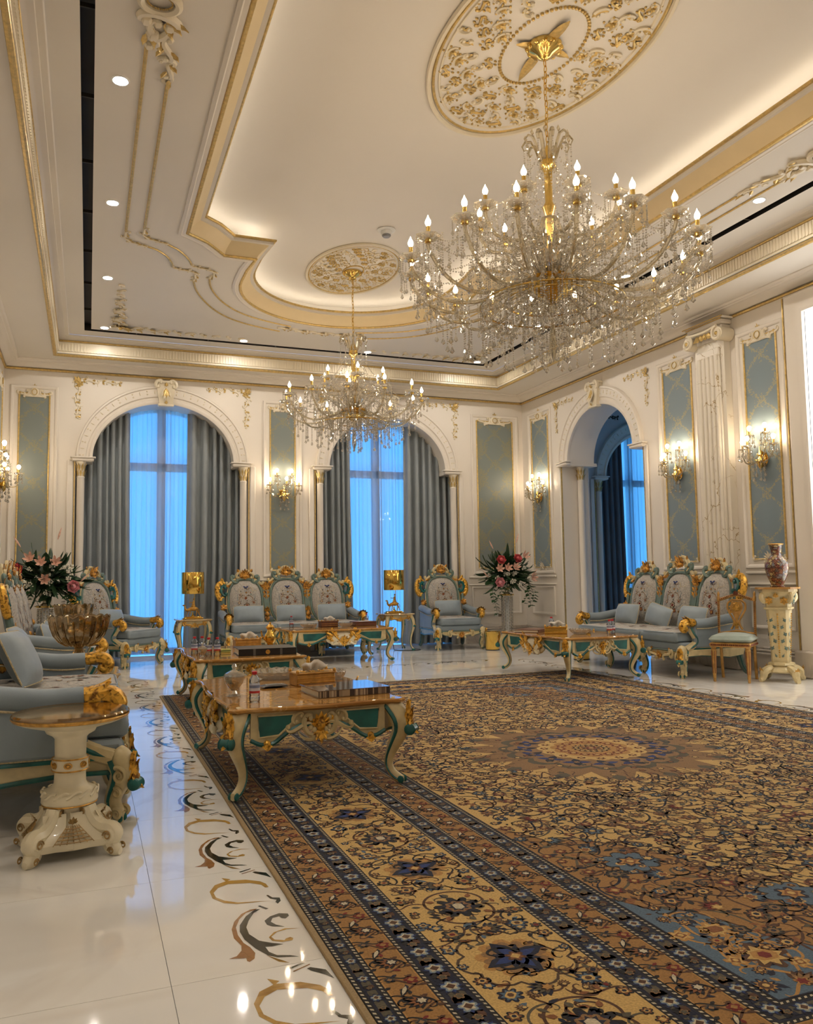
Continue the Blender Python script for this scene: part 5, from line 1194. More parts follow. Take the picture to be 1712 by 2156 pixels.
def seat(n, name, label, cat, loc, rz, group):
    t = thing(name, label, cat, loc, rz, group)
    p = .665 if n > 1 else .70; IW = n * p; Wd = IW + .20; yf = -.47
    # base and cushions
    mb = MB(); mb.add(box(Wd - .10, .84, .10, (0, -.03, .345), .02)); mb.add(box(Wd - .16, .10, .30, (0, .36, .45), .02)); obj('seat_base', mb, M['fab'], t)
    for k in range(n):
        x = (k - (n - 1) / 2) * p; s_, tp = bevpad(p - .006, .80, .115, .035, .022)
        o = obj('seat_cushion', MB().add(s_), M['fab'], t, loc=(x, -.075, .392)); tt_ = obj('tapestry_top', MB().add(tp), M['tap'], o)
        def crown(x, y, l, w=p - .006): u = x / (w / 2 - .016); v = y / (.40 - .016); return np.c_[x, y, .113 + .022 * (1 - u ** 4) * (1 - v ** 4) + .002 + l]
        obj('embroidery', emb_mesh(emb(1, p / 2, .4, crown), np.eye(4)), None, o, kind='stuff')
        P = [(xx, yy, .108) for xx, yy in superell(p / 2 - .006, .396, 9, 40)]; obj('piping', MB().add(tube(P, .006, 5, True)), M['fabp'], o)
    # front rail
    mb = MB(); hw = Wd / 2 - .05; lo = []
    for i in range(61):
        u = -1 + 2 * i / 60; q = (u * n) % 2 if n > 1 else u + 1; c = abs(((u + 1) / 2 * n) % 1 - .5) * 2
        lo.append((u * hw, .245 - .055 * max(0, 1 - c * 3.0) + .02 * math.cos(c * PI * 2)))
    mb.add(prism([(hw, .305), (-hw, .305)] + lo, 0, .035), T(0, yf + .045, 0) @ RX(PI / 2)); FR = obj('front_rail', mb, M['cream'], t, angle=30)
    obj('rail_line', MB().add(tube([(-hw, yf + .008, .302), (hw, yf + .008, .302)], .010, 6)).add(tube([(x, yf + .01, z) for x, z in lo], .007, 5)), M['sage'], FR)
    g = MB(); c = MB(); AF = T(0, yf + .008, 0)
    for k in range(n):
        x = (k - (n - 1) / 2) * p * (2 * hw / IW)
        palmette(g, AF, x, .225, .085, 7, 1.4, 0, .008); palmette(g, AF, x, .23, .055, 5, 1.2, PI, .01); g.add(ell(.03, .025, .026, (x, -.02, .235), 8, 5), AF)
        for s in (-1, 1):
            scroll(c, AF, 'S', x + s * .12, .25, .15, s * .15, s, .012, .006); scroll(c, AF, 'C', x + s * .20, .262, .09, s * 1.5, s, .010, .006); leafs(g, AF, x + s * .07, .25, .075, .04, s * 1.45, .35, 3, .01)
            g.add(ell(.012, .012, .018, (x + s * .155, -.008, .315), 6, 4), AF)
    obj('rail_gold', g, M['cgold'], FR); obj('rail_scroll', c, M['cream'], FR)
    for x in ([-1, 1] if n == 1 else [-1, -.34, .34, 1]):
        r = 0 if abs(x) < 1 else x * .55
        obj('leg_shell', SHELLM, None, put_leg(t, SLEG, x * (hw - .03), yf + .06, r))
    for x in (-1, 1):
        o = obj('rear_leg', RLEGM, None, t, loc=(x * (hw - .04), .37, 0), rot=(0, 0, PI - x * .25)); obj('leg_trim', RTRIM, None, o)
    # back
    B = T(0, .30, .42) @ RX(-.20)
    rx, rz, zc = p / 2 - .075, .345, .42
    mb = MB(); bd = MB()
    for k in range(n):
        x = (k - (n - 1) / 2) * p; up = .05 if (n == 1 or k == (n - 1) / 2) else 0
        o = obj('back_cushion', MB().add(pad_mesh(rx, rz, 2.6, .075), B @ T(x, -.005, zc)), M['tap'], t, angle=180)
        q = superell(rx + .012, rz + .012, 2.6, 44, zc)
        def dome(x, z, l, rx=rx, rz=rz): ff = np.minimum(1, (np.abs(x / rx) ** 2.6 + np.abs(z / rz) ** 2.6) ** (1 / 2.6)); return np.c_[x, -.075 * np.maximum(0, 1 - ff ** 3.2) ** .6 - .0025 - l, z]
        obj('embroidery', emb_mesh(emb(0, rx, rz, dome), B @ T(x, -.005, zc)), None, o, kind='stuff')
        obj('back_ring', MB().add(tube([(x + a, -.012, b) for a, b in q], .021, 7, True), B), M['sage'], o)
        obj('back_bead', MB().add(tube([(x + a * 1.07, -.008, zc + (b - zc) * 1.05) for a, b in q], .012, 6, True), B), M['cream'], o)
        bd.add(prism([(x + a, b) for a, b in superell(rx + .045, rz + .06, 2.4, 36, zc)], -.05, -.004), B @ RX(PI / 2))
        g = MB(); c = MB(); gr = MB(); zt = zc + rz + .02 + up
        palmette(g, B, x, zt + .02, .145, 9, 1.35, 0, .02); palmette(g, B, x, zt + .04, .075, 5, 1.2, PI, .03); g.add(ell(.05, .03, .034, (x, -.04, zt + .035), 10, 6), B)
        c.add(tube(smooth_path([(x - .17, 0, zt - .03), (x - .13, 0, zt + .07), (x - .05, 0, zt + .135), (x, 0, zt + .15), (x + .05, 0, zt + .135), (x + .13, 0, zt + .07), (x + .17, 0, zt - .03)], 24, 2), .022, 7), B)
        for s in (-1, 1):
            scroll(gr, B, 'C', x + s * .17, zt - .015, .14, s * .9, s, .020, .01); scroll(c, B, 'S', x + s * .215, zt - .055, .16, -s * .75, s, .016, .01); scroll(c, B, 'C', x + s * .10, zt + .055, .10, s * 2.2, s, .013, .015)
            leafs(g, B, x + s * .14, zt + .0, .10, .055, s * 1.2, .4, 3, .02); leafs(g, B, x + s * .21, zt - .08, .11, .06, s * 2.1, .4, 3, .02); leafs(g, B, x + s * .09, zt + .10, .065, .045, s * .5, .4, 2, .02)
        cr = obj('crest', c, M['cream'], t); obj('crest_gold', g, M['cgold'], cr); obj('crest_scroll', gr, M['sage'], cr)
    for k in range(n - 1):
        x = (k + 1 - n / 2) * p; g = MB(); c = MB()
        c.add(prism([(x - .045, -.02), (x + .045, -.02), (x + .03, .25), (x + .06, .66), (x - .06, .66), (x - .03, .25)], -.01, .03), B @ RX(PI / 2))
        g.add(ell(.04, .035, .04, (x, -.05, .20), 8, 6), B); palmette(g, B, x, .24, .10, 5, .7, 0, .025); palmette(g, B, x, .18, .10, 5, .6, PI, .025); palmette(g, B, x, .62, .12, 7, 1.1, 0, .02)
        for zz in (.44, .50, .56): leafs(g, B, x, zz, .10, .06, .45, .4, 3, .02); leafs(g, B, x, zz, .10, .06, -.45, .4, 3, .02)
        rosette(g, B, x, .68, .055, 6, .02)
        m_ = obj('back_mullion', c, M['sage'], t); obj('mullion_gold', g, M['cgold'], m_)
    mb.add(box(IW + .02, .05, .22, (0, .01, .06)), B); bd.add(box(IW - .12, .04, .62, (0, .03, .36)), B)
    obj('back_board', bd, M['fab'], t); obj('back_rail', mb, M['sage'], t)
    for s in (-1, 1):
        g = MB(); c = MB(); x = s * (IW / 2 + .015)
        Pw = smooth_path([(x - s * .05, 0, .70), (x + s * .015, 0, .745), (x + s * .075, 0, .70), (x + s * .095, 0, .61), (x + s * .085, 0, .52), (x + s * .04, 0, .455), (x - s * .01, 0, .47), (x + s * .005, 0, .51)], 26, 2)
        g.add(tube(Pw, np.concatenate([np.linspace(.022, .040, 10), np.full(8, .040), np.linspace(.038, .016, 8)]), 8), B)
        for zz, rr in ((.68, 1.0), (.62, 1.5), (.56, 1.9), (.50, 2.4), (.72, .4)): leafs(g, B, x - s * .005, zz, .09, .05, s * rr, .4, 3, .02)
        wg = MB(); scroll(wg, B, 'C', x - s * .01, .60, .17, s * 1.57, s, .016, .012)
        W_ = obj('back_wing', g, M['gold'], t); obj('wing_scroll', wg, M['teal'], W_)
        c.add(tube(smooth_path([(x + s * .01, .0, .48), (x, .0, .36), (x + s * .02, -.02, .22), (x + s * .035, -.03, .05), (x + s * .03, -.02, -.10)], 16, 1), .034, 7), B)
        P_ = obj('back_post', c, M['sage'], t)
        g = MB(); rosette(g, B, x, .33, .06, 6, .04); g.add(ell(.038, .038, .042, (x + s * .01, -.05, .30), 8, 6), B); leafs(g, B, x + s * .01, .28, .12, .06, PI - s * .2, .4, 3, .04); g.add(ell(.042, .042, .046, (x + s * .02, -.065, .145), 8, 6), B); leafs(g, B, x + s * .01, .22, .08, .05, PI, .4, 3, .05)
        obj('post_gold', g, M['cgold'], P_)
        # arm
        xa = s * (Wd / 2 - .055)
        Pa = smooth_path([(xa, .33, .66), (xa, .15, .635), (xa, -.10, .60), (xa, -.27, .605)], 18, 2)
        mbm = MB(); mbm.add(tube(Pa, .062, 10, flat=.9)); mbm.add(box(.075, .64, .28, (xa, .03, .47), .02)); AM = obj('armrest', mbm, M['fab'], t)
        cd = MB(); cd.add(tube([(xa + s * .045, y, z - .055) for (_, y, z) in Pa], .006, 5)); cd.add(tube([(xa - s * .045, y, z - .055) for (_, y, z) in Pa], .006, 5)); obj('arm_cord', cd, M['cord'], AM)
        g = MB(); HB = T(xa, -.29, .605)
        g.add(tube(smooth_path([(0, .02, .005), (0, -.06, .02), (0, -.12, .005), (0, -.145, -.045), (0, -.115, -.08), (0, -.08, -.06), (0, -.09, -.035)], 22, 2), np.concatenate([np.linspace(.046, .044, 10), np.linspace(.042, .018, 12)]), 9), HB)
        for q in (-1.1, -.55, 0, .55, 1.1): g.add(leaf(.16, .062, .55, 4, 8), HB @ RY(q) @ T(0, .05, .040) @ RX(PI / 2 + .05) @ RZ(PI))
        obj('arm_scroll', g, M['gold'], AM)
        c = MB(); Ps = smooth_path([(xa, -.33, .56), (xa, -.30, .50), (xa, -.25, .44), (xa, -.25, .385), (xa, -.32, .345), (xa, -.40, .315)], 20, 2); c.add(tube(Ps, np.linspace(.030, .044, 20), 8)); SP = obj('arm_support', c, M['cream'], t)
        gr = MB(); gr.add(tube([(x_ + s * .03, y, z) for x_, y, z in Ps], .013, 6)); gr.add(tube([(x_ - s * .03, y - .005, z) for x_, y, z in Ps], .010, 6)); obj('support_line', gr, M['teal'], SP)
        # side rail, curved, with teal edges and a cord
        c = MB(); lo = [(.40, .235), (.20, .215), (0, .235), (-.2, .25), (-.40, .245)]; c.add(prism([(-.42, .315), (.42, .315)] + lo, 0, .03), T(s * (Wd / 2 - .055) + (.03 if s > 0 else 0), 0, 0) @ np.array([[0, 0, 1, 0], [1, 0, 0, 0], [0, 1, 0, 0], [0, 0, 0, 1]], float) @ T(0, 0, -.03 if s > 0 else 0))
        SR = obj('side_rail', c, M['cream'], t)
        gr = MB(); xo = s * (Wd / 2 - .02); gr.add(tube([(xo - s * .03, y, z) for y, z in lo], .012, 6)); gr.add(tube([(xo - s * .02, -.42, .318), (xo - s * .02, .42, .318)], .011, 6)); obj('side_line', gr, M['teal'], SR)
        obj('side_cord', MB().add(tube([(xo - s * .015, .35, .335), (xo - s * .015, -.20, .335), (xo - s * .015, -.26, .38), (xo - s * .015, -.24, .44), (xo - s * .015, -.28, .52)], .006, 5)), M['cord'], SR)
    return t
SOFA_G = 'carved three seat sofas'
S1 = seat(3, 'sofa', 'three seat carved sofa nearest the camera along the left wall', 'sofa', (-.28, 5.32, 0), PI / 2, SOFA_G)
S2 = dup(S1, (-.28, 9.25, 0), PI / 2, 'three seat carved sofa further along the left wall behind the crystal bowl')
S3 = dup(S1, (2.99, 12.68, 0), 0, 'three seat carved sofa against the back wall between the windows')
S4 = dup(S1, (6.62, 8.52, 0), -PI / 2, 'three seat carved sofa along the right wall')
A1_ = seat(1, 'armchair', 'carved armchair by the flower arrangement on the back wall', 'armchair', (5.66, 12.58, 0), -.06, 'carved armchairs')
A2_ = dup(A1_, (.40, 12.30, 0), .85, 'carved armchair in the far left corner before the drape')
# loose pillows
def pillow_thing(loc, rx, rz, roll, label, w=.47, h=.27, d=.15):
    t = thing('pillow', label, 'pillow', loc, rz, 'grey satin pillows')
    Mx = RX(rx) @ RY(roll); mb = MB(); mb.add(pillow(w, h, d), Mx); obj('cover', mb, M['fabp'], t, angle=180)
    P = [(u * w / 2 * (1 - .055 * (1 - v * v) * 0), 0, v * h / 2) for u, v in superell(1.0, 1.0, 14, 40)]
    P = [(x * (1 - .09 * (1 - (2 * z / h) ** 2) * 0), y, z * (1 - .06 * (1 - (2 * x / w) ** 2) * .0)) for x, y, z in P]
    mb = MB(); mb.add(tube([(x * .985, y, z * .985) for x, y, z in P], .006, 5, True), Mx); obj('cord_edge', mb, M['cord'], t)
    return t
def local(sx, sy, rz, x, y, z): c, s = math.cos(rz), math.sin(rz); return (sx + x * c - y * s, sy + x * s + y * c, z)
for (nm, sx, sy, rz, lst) in (('back wall sofa', 2.99, 12.68, 0, ((-.665, 0, 'left end seat'), (0, .0, 'middle seat'), (.665, 0, 'right end seat'))),
                               ('right wall sofa', 6.62, 8.52, -PI / 2, ((-.665, .0, 'far end seat'), (-.02, .22, 'middle seat'), (.60, .05, 'near end seat'))),
                               ('far left sofa', -.28, 9.25, PI / 2, ((-.665, 0, 'near end seat'), (0, 0, 'middle seat'), (.665, 0, 'far end seat')))):
    for (x, ro, pos) in lst:
        pillow_thing(local(sx, sy, rz, x, .09, .645), -.28, rz, ro, 'grey blue satin pillow on the %s of the %s' % (pos, nm))
pillow_thing(local(-.28, 5.32, PI / 2, .30, .10, .70), -.45, PI / 2 - .25, .0, 'square grey satin pillow leaning at the front on the near left sofa', .38, .36, .15)
pillow_thing(local(-.28, 5.32, PI / 2, .74, .13, .70), -.35, PI / 2 - .1, 0, 'square grey satin pillow behind another on the near left sofa', .38, .36, .15)
pillow_thing(local(5.66, 12.58, -.06, 0, .12, .655), -.28, -.06, 0, 'grey blue satin pillow on the armchair by the flowers')
pillow_thing(local(.40, 12.30, .85, 0.02, .12, .655), -.28, .85, .05, 'grey blue satin pillow on the corner armchair')

# side tables
TLEG2 = leg_set([(o * .7, z * 1.33, r * .62) for o, z, r in LEGT], 'x', kz=.42, ko=.082, scale=.62)
def side_table(label, loc, rz, w=.52, h=.60, topm='top'):
    t = thing('side_table', label, 'side table', loc, rz, 'small carved side tables'); a = w / 2; out = wavy_outline(a, a, .02, .04, 10)
    mb = MB(); mb.add(sweep_poly(out, [(.04, h - .026), (.012, h - .024), (0, h - .014), (0, h - .006), (.006, h)])); mb.add(flat(offset_poly(out, .006).tolist(), h)); mb.add((flat(offset_poly(out, .04).tolist(), h - .026)[0], [tuple(reversed(range(len(out))))])); obj('table_top', mb, M['topl'], t, angle=30)
    for k in range(4):
        A = RZ(k * PI / 2) @ T(0, -a + .05, 0); hw = a - .075; lo = [(-hw, h - .10), (-hw * .6, h - .085), (-hw * .3, h - .11), (0, h - .13)]; lo += [(-x, z) for x, z in reversed(lo[:-1])]
        mb = MB(); mb.add(prism([(hw, h - .026), (-hw, h - .026)] + lo, 0, .018), A @ T(0, .009, 0) @ RX(PI / 2)); o = obj('apron', mb, M['cream'], t, angle=30)
        g = MB(); palmette(g, A, 0, h - .105, .07, 7, 1.3, 0, .012); 
        for s in (-1, 1): scroll(g, A, 'S', s * .09, h - .075, .11, s * .1, s, .009, .010); scroll(g, A, 'C', s * .15, h - .065, .06, s, s, .007, .010)
        obj('apron_gold', g, M['ogold'], o)
        q = PI / 4 + k * PI / 2; put_leg(t, TLEG2, (a - .075) * math.sqrt(2) * math.cos(q), (a - .075) * math.sqrt(2) * math.sin(q), q + PI / 2, scale=(1, 1, (h - .02) / .59))
    return t
ST = side_table('carved side table with a camel lamp between the back sofa and the right armchair', (4.66, 12.55, 0), 0)
ST2 = dup(ST, (1.48, 12.75, 0), 0, 'carved side table with a camel lamp between the corner armchair and the back sofa')
SB = side_table('low carved side table with a crystal bowl between the two left sofas', (-.06, 7.10, 0), 0, .62, .455)
SB2 = dup(SB, (-.16, 11.05, 0), 0, 'low carved side table with a second crystal bowl beyond the far left sofa')
# ------------------------------------------------------------------ round pedestal table
ft = thing('pedestal_table', 'round glass topped ivory pedestal table at the near left sofa arm', 'side table', (-.06, 3.95, 0), .12)
mb = MB(); mb.add(lathe([(.001, .572), (.236, .572), (.243, .580), (.243, .588), (.236, .596), (.001, .596)], 48)); obj('glass_top', mb, M['amber'], ft)
mb = MB(); mb.add(lathe([(.222, .566), (.236, .564), (.244, .574), (.240, .584), (.228, .580)], 48)); obj('gilt_rim', mb, M['ogold'], ft)
mb = MB(); mb.add(lathe([(.001, .571), (.228, .571), (.232, .562), (.20, .548), (.135, .530), (.108, .522), (.100, .505), (.076, .492), (.066, .48), (.064, .40), (.074, .395), (.074, .345), (.064, .34), (.066, .29), (.075, .275), (.108, .262), (.116, .245), (.117, .215), (.110, .205), (.092, .197), (.088, .17), (.10, .13), (.13, .10), (.16, .085), (.001, .085)], 36)); ST_ = obj('column', mb, M['ivory'], ft)
g = MB()
for k in range(7):
    a = 2 * PI * k / 7; P = [(.0155 * math.cos(q), 0, .011 * math.sin(q)) for q in np.linspace(0, 2 * PI, 13)[:-1]]; g.add(tube(P, .0035, 5, True), T(.0755 * math.cos(a), .0755 * math.sin(a), .37) @ RZ(a + PI / 2))
    g.add(ell(.010, .006, .007, (0, 0, 0), 6, 4), T(.075 * math.cos(a), .075 * math.sin(a), .37) @ RZ(a + PI / 2))
for z, r in ((.395, .075), (.345, .075), (.205, .112)): g.add(tube([(r * math.cos(q), r * math.sin(q), z) for q in np.linspace(0, 2 * PI, 29)[:-1]], .0035, 5, True))
obj('column_gilding', g, M['ogold'], ST_)
g = MB()
for k in range(14):
    a = 2 * PI * k / 14; P = [(.114 * math.cos(a + q * .42), .114 * math.sin(a + q * .42), .252 + .012 * math.sin(PI * (q - .5))) for q in np.linspace(0, 1.25, 8)]; g.add(tube(P, .0065, 5))
obj('twisted_band', g, M['ivory'], ST_)
base = []
for k in range(4):
    a0 = PI / 4 + k * PI / 2
    for q in np.linspace(-PI / 4, PI / 4, 9): r = .175 + .06 * math.exp(-(q / .22) ** 2); base.append((r * math.cos(a0 + q), r * math.sin(a0 + q)))
mb = MB(); mb.add(sweep_poly(base, [(.0, .045), (-.006, .055), (-.004, .075), (.010, .088), (.028, .105), (.055, .14), (.075, .18)])); mb.add((flat(base, .045)[0], [tuple(reversed(range(len(base))))])); BS = obj('base', mb, M['ivory'], ft)
for k in range(4):
    a = PI / 4 + k * PI / 2; A = RZ(a + PI / 2)
    g = MB(); g.add(tube(smooth_path([(0, -.098, .195), (0, -.112, .16), (0, -.14, .125), (0, -.18, .108), (0, -.215, .112), (0, -.238, .088), (0, -.215, .065)], 22, 2), np.linspace(.028, .036, 22), 8, flat=1.1), A)
    for s in (-1, 1): g.add(lathe([(.001, -.012), (.022, -.010), (.030, 0), (.022, .010), (.001, .012)], 14), A @ T(s * .028, -.222, .088) @ RY(PI / 2)); g.add(lathe([(.001, -.010), (.018, -.008), (.025, 0), (.018, .008), (.001, .010)], 12), A @ T(s * .026, -.092, .178) @ RY(PI / 2))
    f = obj('base_scroll', g, M['ivory'], ft)
    foot = MB(); foot.add(tube(smooth_path([(0, -.205, .058), (0, -.222, .035), (0, -.245, .018), (0, -.262, .016)], 8, 1), [.032, .034, .034, .032, .030, .026, .021, .016], 8), A)
    obj('foot', foot, M['ivory'], ft)
    g = MB()
    for s in (-1, 1):
        for (y, z, r) in ((-.222, .088, .021), (-.092, .178, .017), (-.243, .028, .016)):
            P = [(s * (.041 if y < -.2 else .037), y + r * math.exp(-.12 * q) * math.cos(q), z + r * math.exp(-.12 * q) * math.sin(q)) for q in np.linspace(0, 9, 26)]; g.add(tube(P, .0035, 4), A)
    obj('scroll_gilding', g, M['glaze'], f)
g = MB()
for k in range(4):
    A = RZ(k * PI / 2); 
    for r in range(5):
        y = -.142 - .0085 * r; z = .128 - .012 * r; w = .030 + .011 * r
        g.add(tube([(-w, y, z), (0, y - .004, z - .002), (w, y, z)], .0025, 4), A)
    for q in np.linspace(-1, 1, 7): g.add(tube([(q * .022, -.136, .138), (q * .080, -.181, .074)], .0022, 4), A)
    palmette(g, A, 0, .145, .035, 5, 1.1, 0, .130)
obj('lattice', g, M['glaze'], BS, kind='stuff')

# ------------------------------------------------------------------ crystal compotes
def compote(label, loc, rz=0):
    t = thing('crystal_bowl', label, 'bowl', loc, rz, 'large crystal footed bowls')
    mb = MB(); mb.add(lathe([(.001, 0), (.135, .0), (.14, .008), (.125, .022), (.06, .05), (.030, .075), (.026, .11), (.042, .125), (.046, .15), (.036, .17), (.030, .185), (.045, .20)], 32, lob=.04, lobn=16)); obj('foot', mb, M['amber'], t, angle=30)
    mb = MB(); seg = 64; prof = [(.03, .195), (.09, .205), (.15, .24), (.19, .29), (.213, .345), (.225, .40), (.229, .425), (.222, .425), (.208, .35), (.18, .295), (.14, .25), (.08, .218), (.001, .21)]
    V, Fc = lathe(prof, seg, lob=.03, lobn=16); r = np.hypot(V[:, 0], V[:, 1]); a = np.arctan2(V[:, 1], V[:, 0]); V[:, 2] += np.where(V[:, 2] > .40, .018 * np.abs(np.cos(8 * a)), 0); mb.add((V, Fc)); B = obj('bowl', mb, M['amber'], t, angle=25)
    g = MB()
    for k in range(16):
        a = 2 * PI * (k + .5) / 16
        g.add(tube([(rr * math.cos(a), rr * math.sin(a), z) for rr, z in ((.095, .203), (.155, .238), (.195, .288), (.216, .345), (.226, .40))], .004, 5))
    P = [(.227 * math.cos(q), .227 * math.sin(q), .427 + .018 * abs(math.cos(8 * q))) for q in np.linspace(0, 2 * PI, 129)[:-1]]; g.add(tube(P, .0045, 5, True)); obj('cut_rib', g, M['amber'], B, kind='stuff')
    return t
cb = compote('big amber crystal footed bowl between the two left sofas', (-.06, 7.10, .456)); dup(cb, (-.16, 11.05, .456), .2, 'amber crystal footed bowl further back, partly hidden by the nearer bowl')

# ------------------------------------------------------------------ camel lamps
def camel_lamp(label, loc, rz=0):
    t = thing('table_lamp', label, 'lamp', loc, rz, 'gold camel table lamps')
    mb = MB(); mb.add(box(.30, .15, .018, (0, 0, .009), .006)); mb.add(box(.26, .12, .016, (0, 0, .026), .006)); mb.add(lathe([(.035, .034), (.03, .045), (.012, .06), (.010, .10)], 14)); obj('plinth', mb, M['shine'], t)
    mb = MB(); z = .15
    mb.add(ell(.070, .032, .034, (.01, 0, z), 12, 8)); mb.add(ell(.034, .026, .045, (.01, 0, z + .030), 10, 7))
    mb.add(tube(smooth_path([(-.045, 0, z - .005), (-.085, 0, z - .025), (-.110, 0, z + .0), (-.115, 0, z + .045)], 14, 1), np.linspace(.024, .012, 14), 8))
    mb.add(ell(.024, .011, .012, (-.127, 0, z + .052), 8, 6)); mb.add(tube([(.075, 0, z + .01), (.095, 0, z - .02), (.10, 0, z - .06)], .005, 5))
    for (x, y, p) in ((-.045, .018, ((-.075, -.06), (-.085, -.115))), (-.04, -.018, ((-.035, -.06), (-.055, -.115))), (.06, .018, ((.085, -.05), (.115, -.115))), (.055, -.018, ((.06, -.055), (.045, -.115)))):
        mb.add(tube([(x, y, z - .012), (p[0][0], y, z + p[0][1]), (p[1][0], y, z + p[1][1])], [.013, .008, .005], 6))
    obj('camel_figure', mb, M['ogold'], t)
    mb = MB(); mb.add(tube([(.012, 0, z + .06), (.012, 0, z + .10), (.016, 0, z + .125)], [.024, .020, .010], 8)); mb.add(ell(.013, .013, .016, (.014, 0, z + .145), 8, 6)); mb.add(tube([(.01, .015, z + .105), (-.02, .018, z + .09), (-.05, .012, z + .10)], .006, 5)); obj('rider_figure', mb, M['ogold'], t)
    mb = MB(); mb.add(lathe([(.005, z + .03), (.005, .40), (.014, .402), (.014, .44)], 10), T(.028, 0, 0)); obj('stem', mb, M['brass'], t)
    mb = MB(); mb.add(lathe([(.166, .375), (.168, .378), (.168, .697), (.166, .70), (.164, .697), (.164, .378)], 48)); obj('shade', mb, M['shine'], t)
    return t
cl = camel_lamp('gold drum lamp with camel figure standing before the right arched window', (4.66, 12.60, .601)); dup(cl, (1.48, 12.78, .601), 0, 'gold drum lamp with camel figure standing before the left arched window')

# ------------------------------------------------------------------ flower arrangements
def orient(p, d, roll=0):
    d = Vector(d).normalized(); r = Vector((0, 0, 1)).cross(d)
    r = Vector((1, 0, 0)) if r.length < 1e-3 else r.normalized(); n = d.cross(r)       # local z = d, x = r, y = n
    Mx = Matrix((r, n, d)).transposed().to_4x4() @ Matrix.Rotation(roll, 4, 'Z'); Mx.translation = Vector(p); return Mx
LEAFM = [MB().add(leaf(L, w, c, 0, 9, 5)).mesh('leaf', M['leaf']) for L, w, c in ((.36, .085, .35), (.30, .12, .5), (.46, .06, .45), (.26, .14, .3), (.34, .07, .8))]
ivp = [(0, 0), (.30, -.10), (.50, .12), (.32, .30), (.30, .62), (0, 1.0), (-.30, .62), (-.32, .30), (-.50, .12), (-.30, -.10)]
IVYM = MB().add((np.array([(x * .06, -.004 * (1 - abs(x)), z * .06) for x, z in ivp]), [(0, i, i + 1) for i in range(1, 9)])).mesh('ivy_leaf', M['ivy'], False)
def rose_mesh(m, r=.05):
    mb = MB(); mb.add(ell(r * .45, r * .45, r * .5, (0, 0, r * .5), 10, 6))
    for ring, (n, rr, tl) in enumerate(((4, .35, .25), (5, .55, .55), (6, .75, .95))):
        for k in range(n): mb.add(leaf(r * 1.15, r * 1.0, .35, 0, 6, 5), RZ(2 * PI * k / n + ring * .4) @ T(0, -r * .12, .0) @ RX(tl * .8))
    return mb.mesh('rose', m)
ROSEM, ROSEL = rose_mesh(M['rose'], .062), rose_mesh(M['rosel'], .065)
lm = MB()
for k in range(6): lm.add(leaf(.11, .034, -.5, 0, 7, 5), RZ(k * PI / 3) @ RX(.95))
for k in range(5): lm.add(tube([(0, 0, 0), (.012 * math.cos(k * 1.25), .012 * math.sin(k * 1.25), .07)], .002, 4))
LILYM = lm.mesh('lily', M['lily']); BUDM = MB().add(tube(smooth_path([(0, 0, 0), (0, 0, .06), (.005, 0, .12), (.01, 0, .17)], 9, 1), [.004, .008, .012, .013, .012, .010, .007, .004, .001], 7)).mesh('lily_bud', M['lily'])
bm_ = MB(); rr_ = random.Random(2)
for k in range(12): bm_.add(ell(.013, .013, .012, (rr_.uniform(-.035, .035), rr_.uniform(-.035, .035), rr_.uniform(-.01, .03)), 6, 4))
BLOOMM = bm_.mesh('white_bloom', M['bloom'])
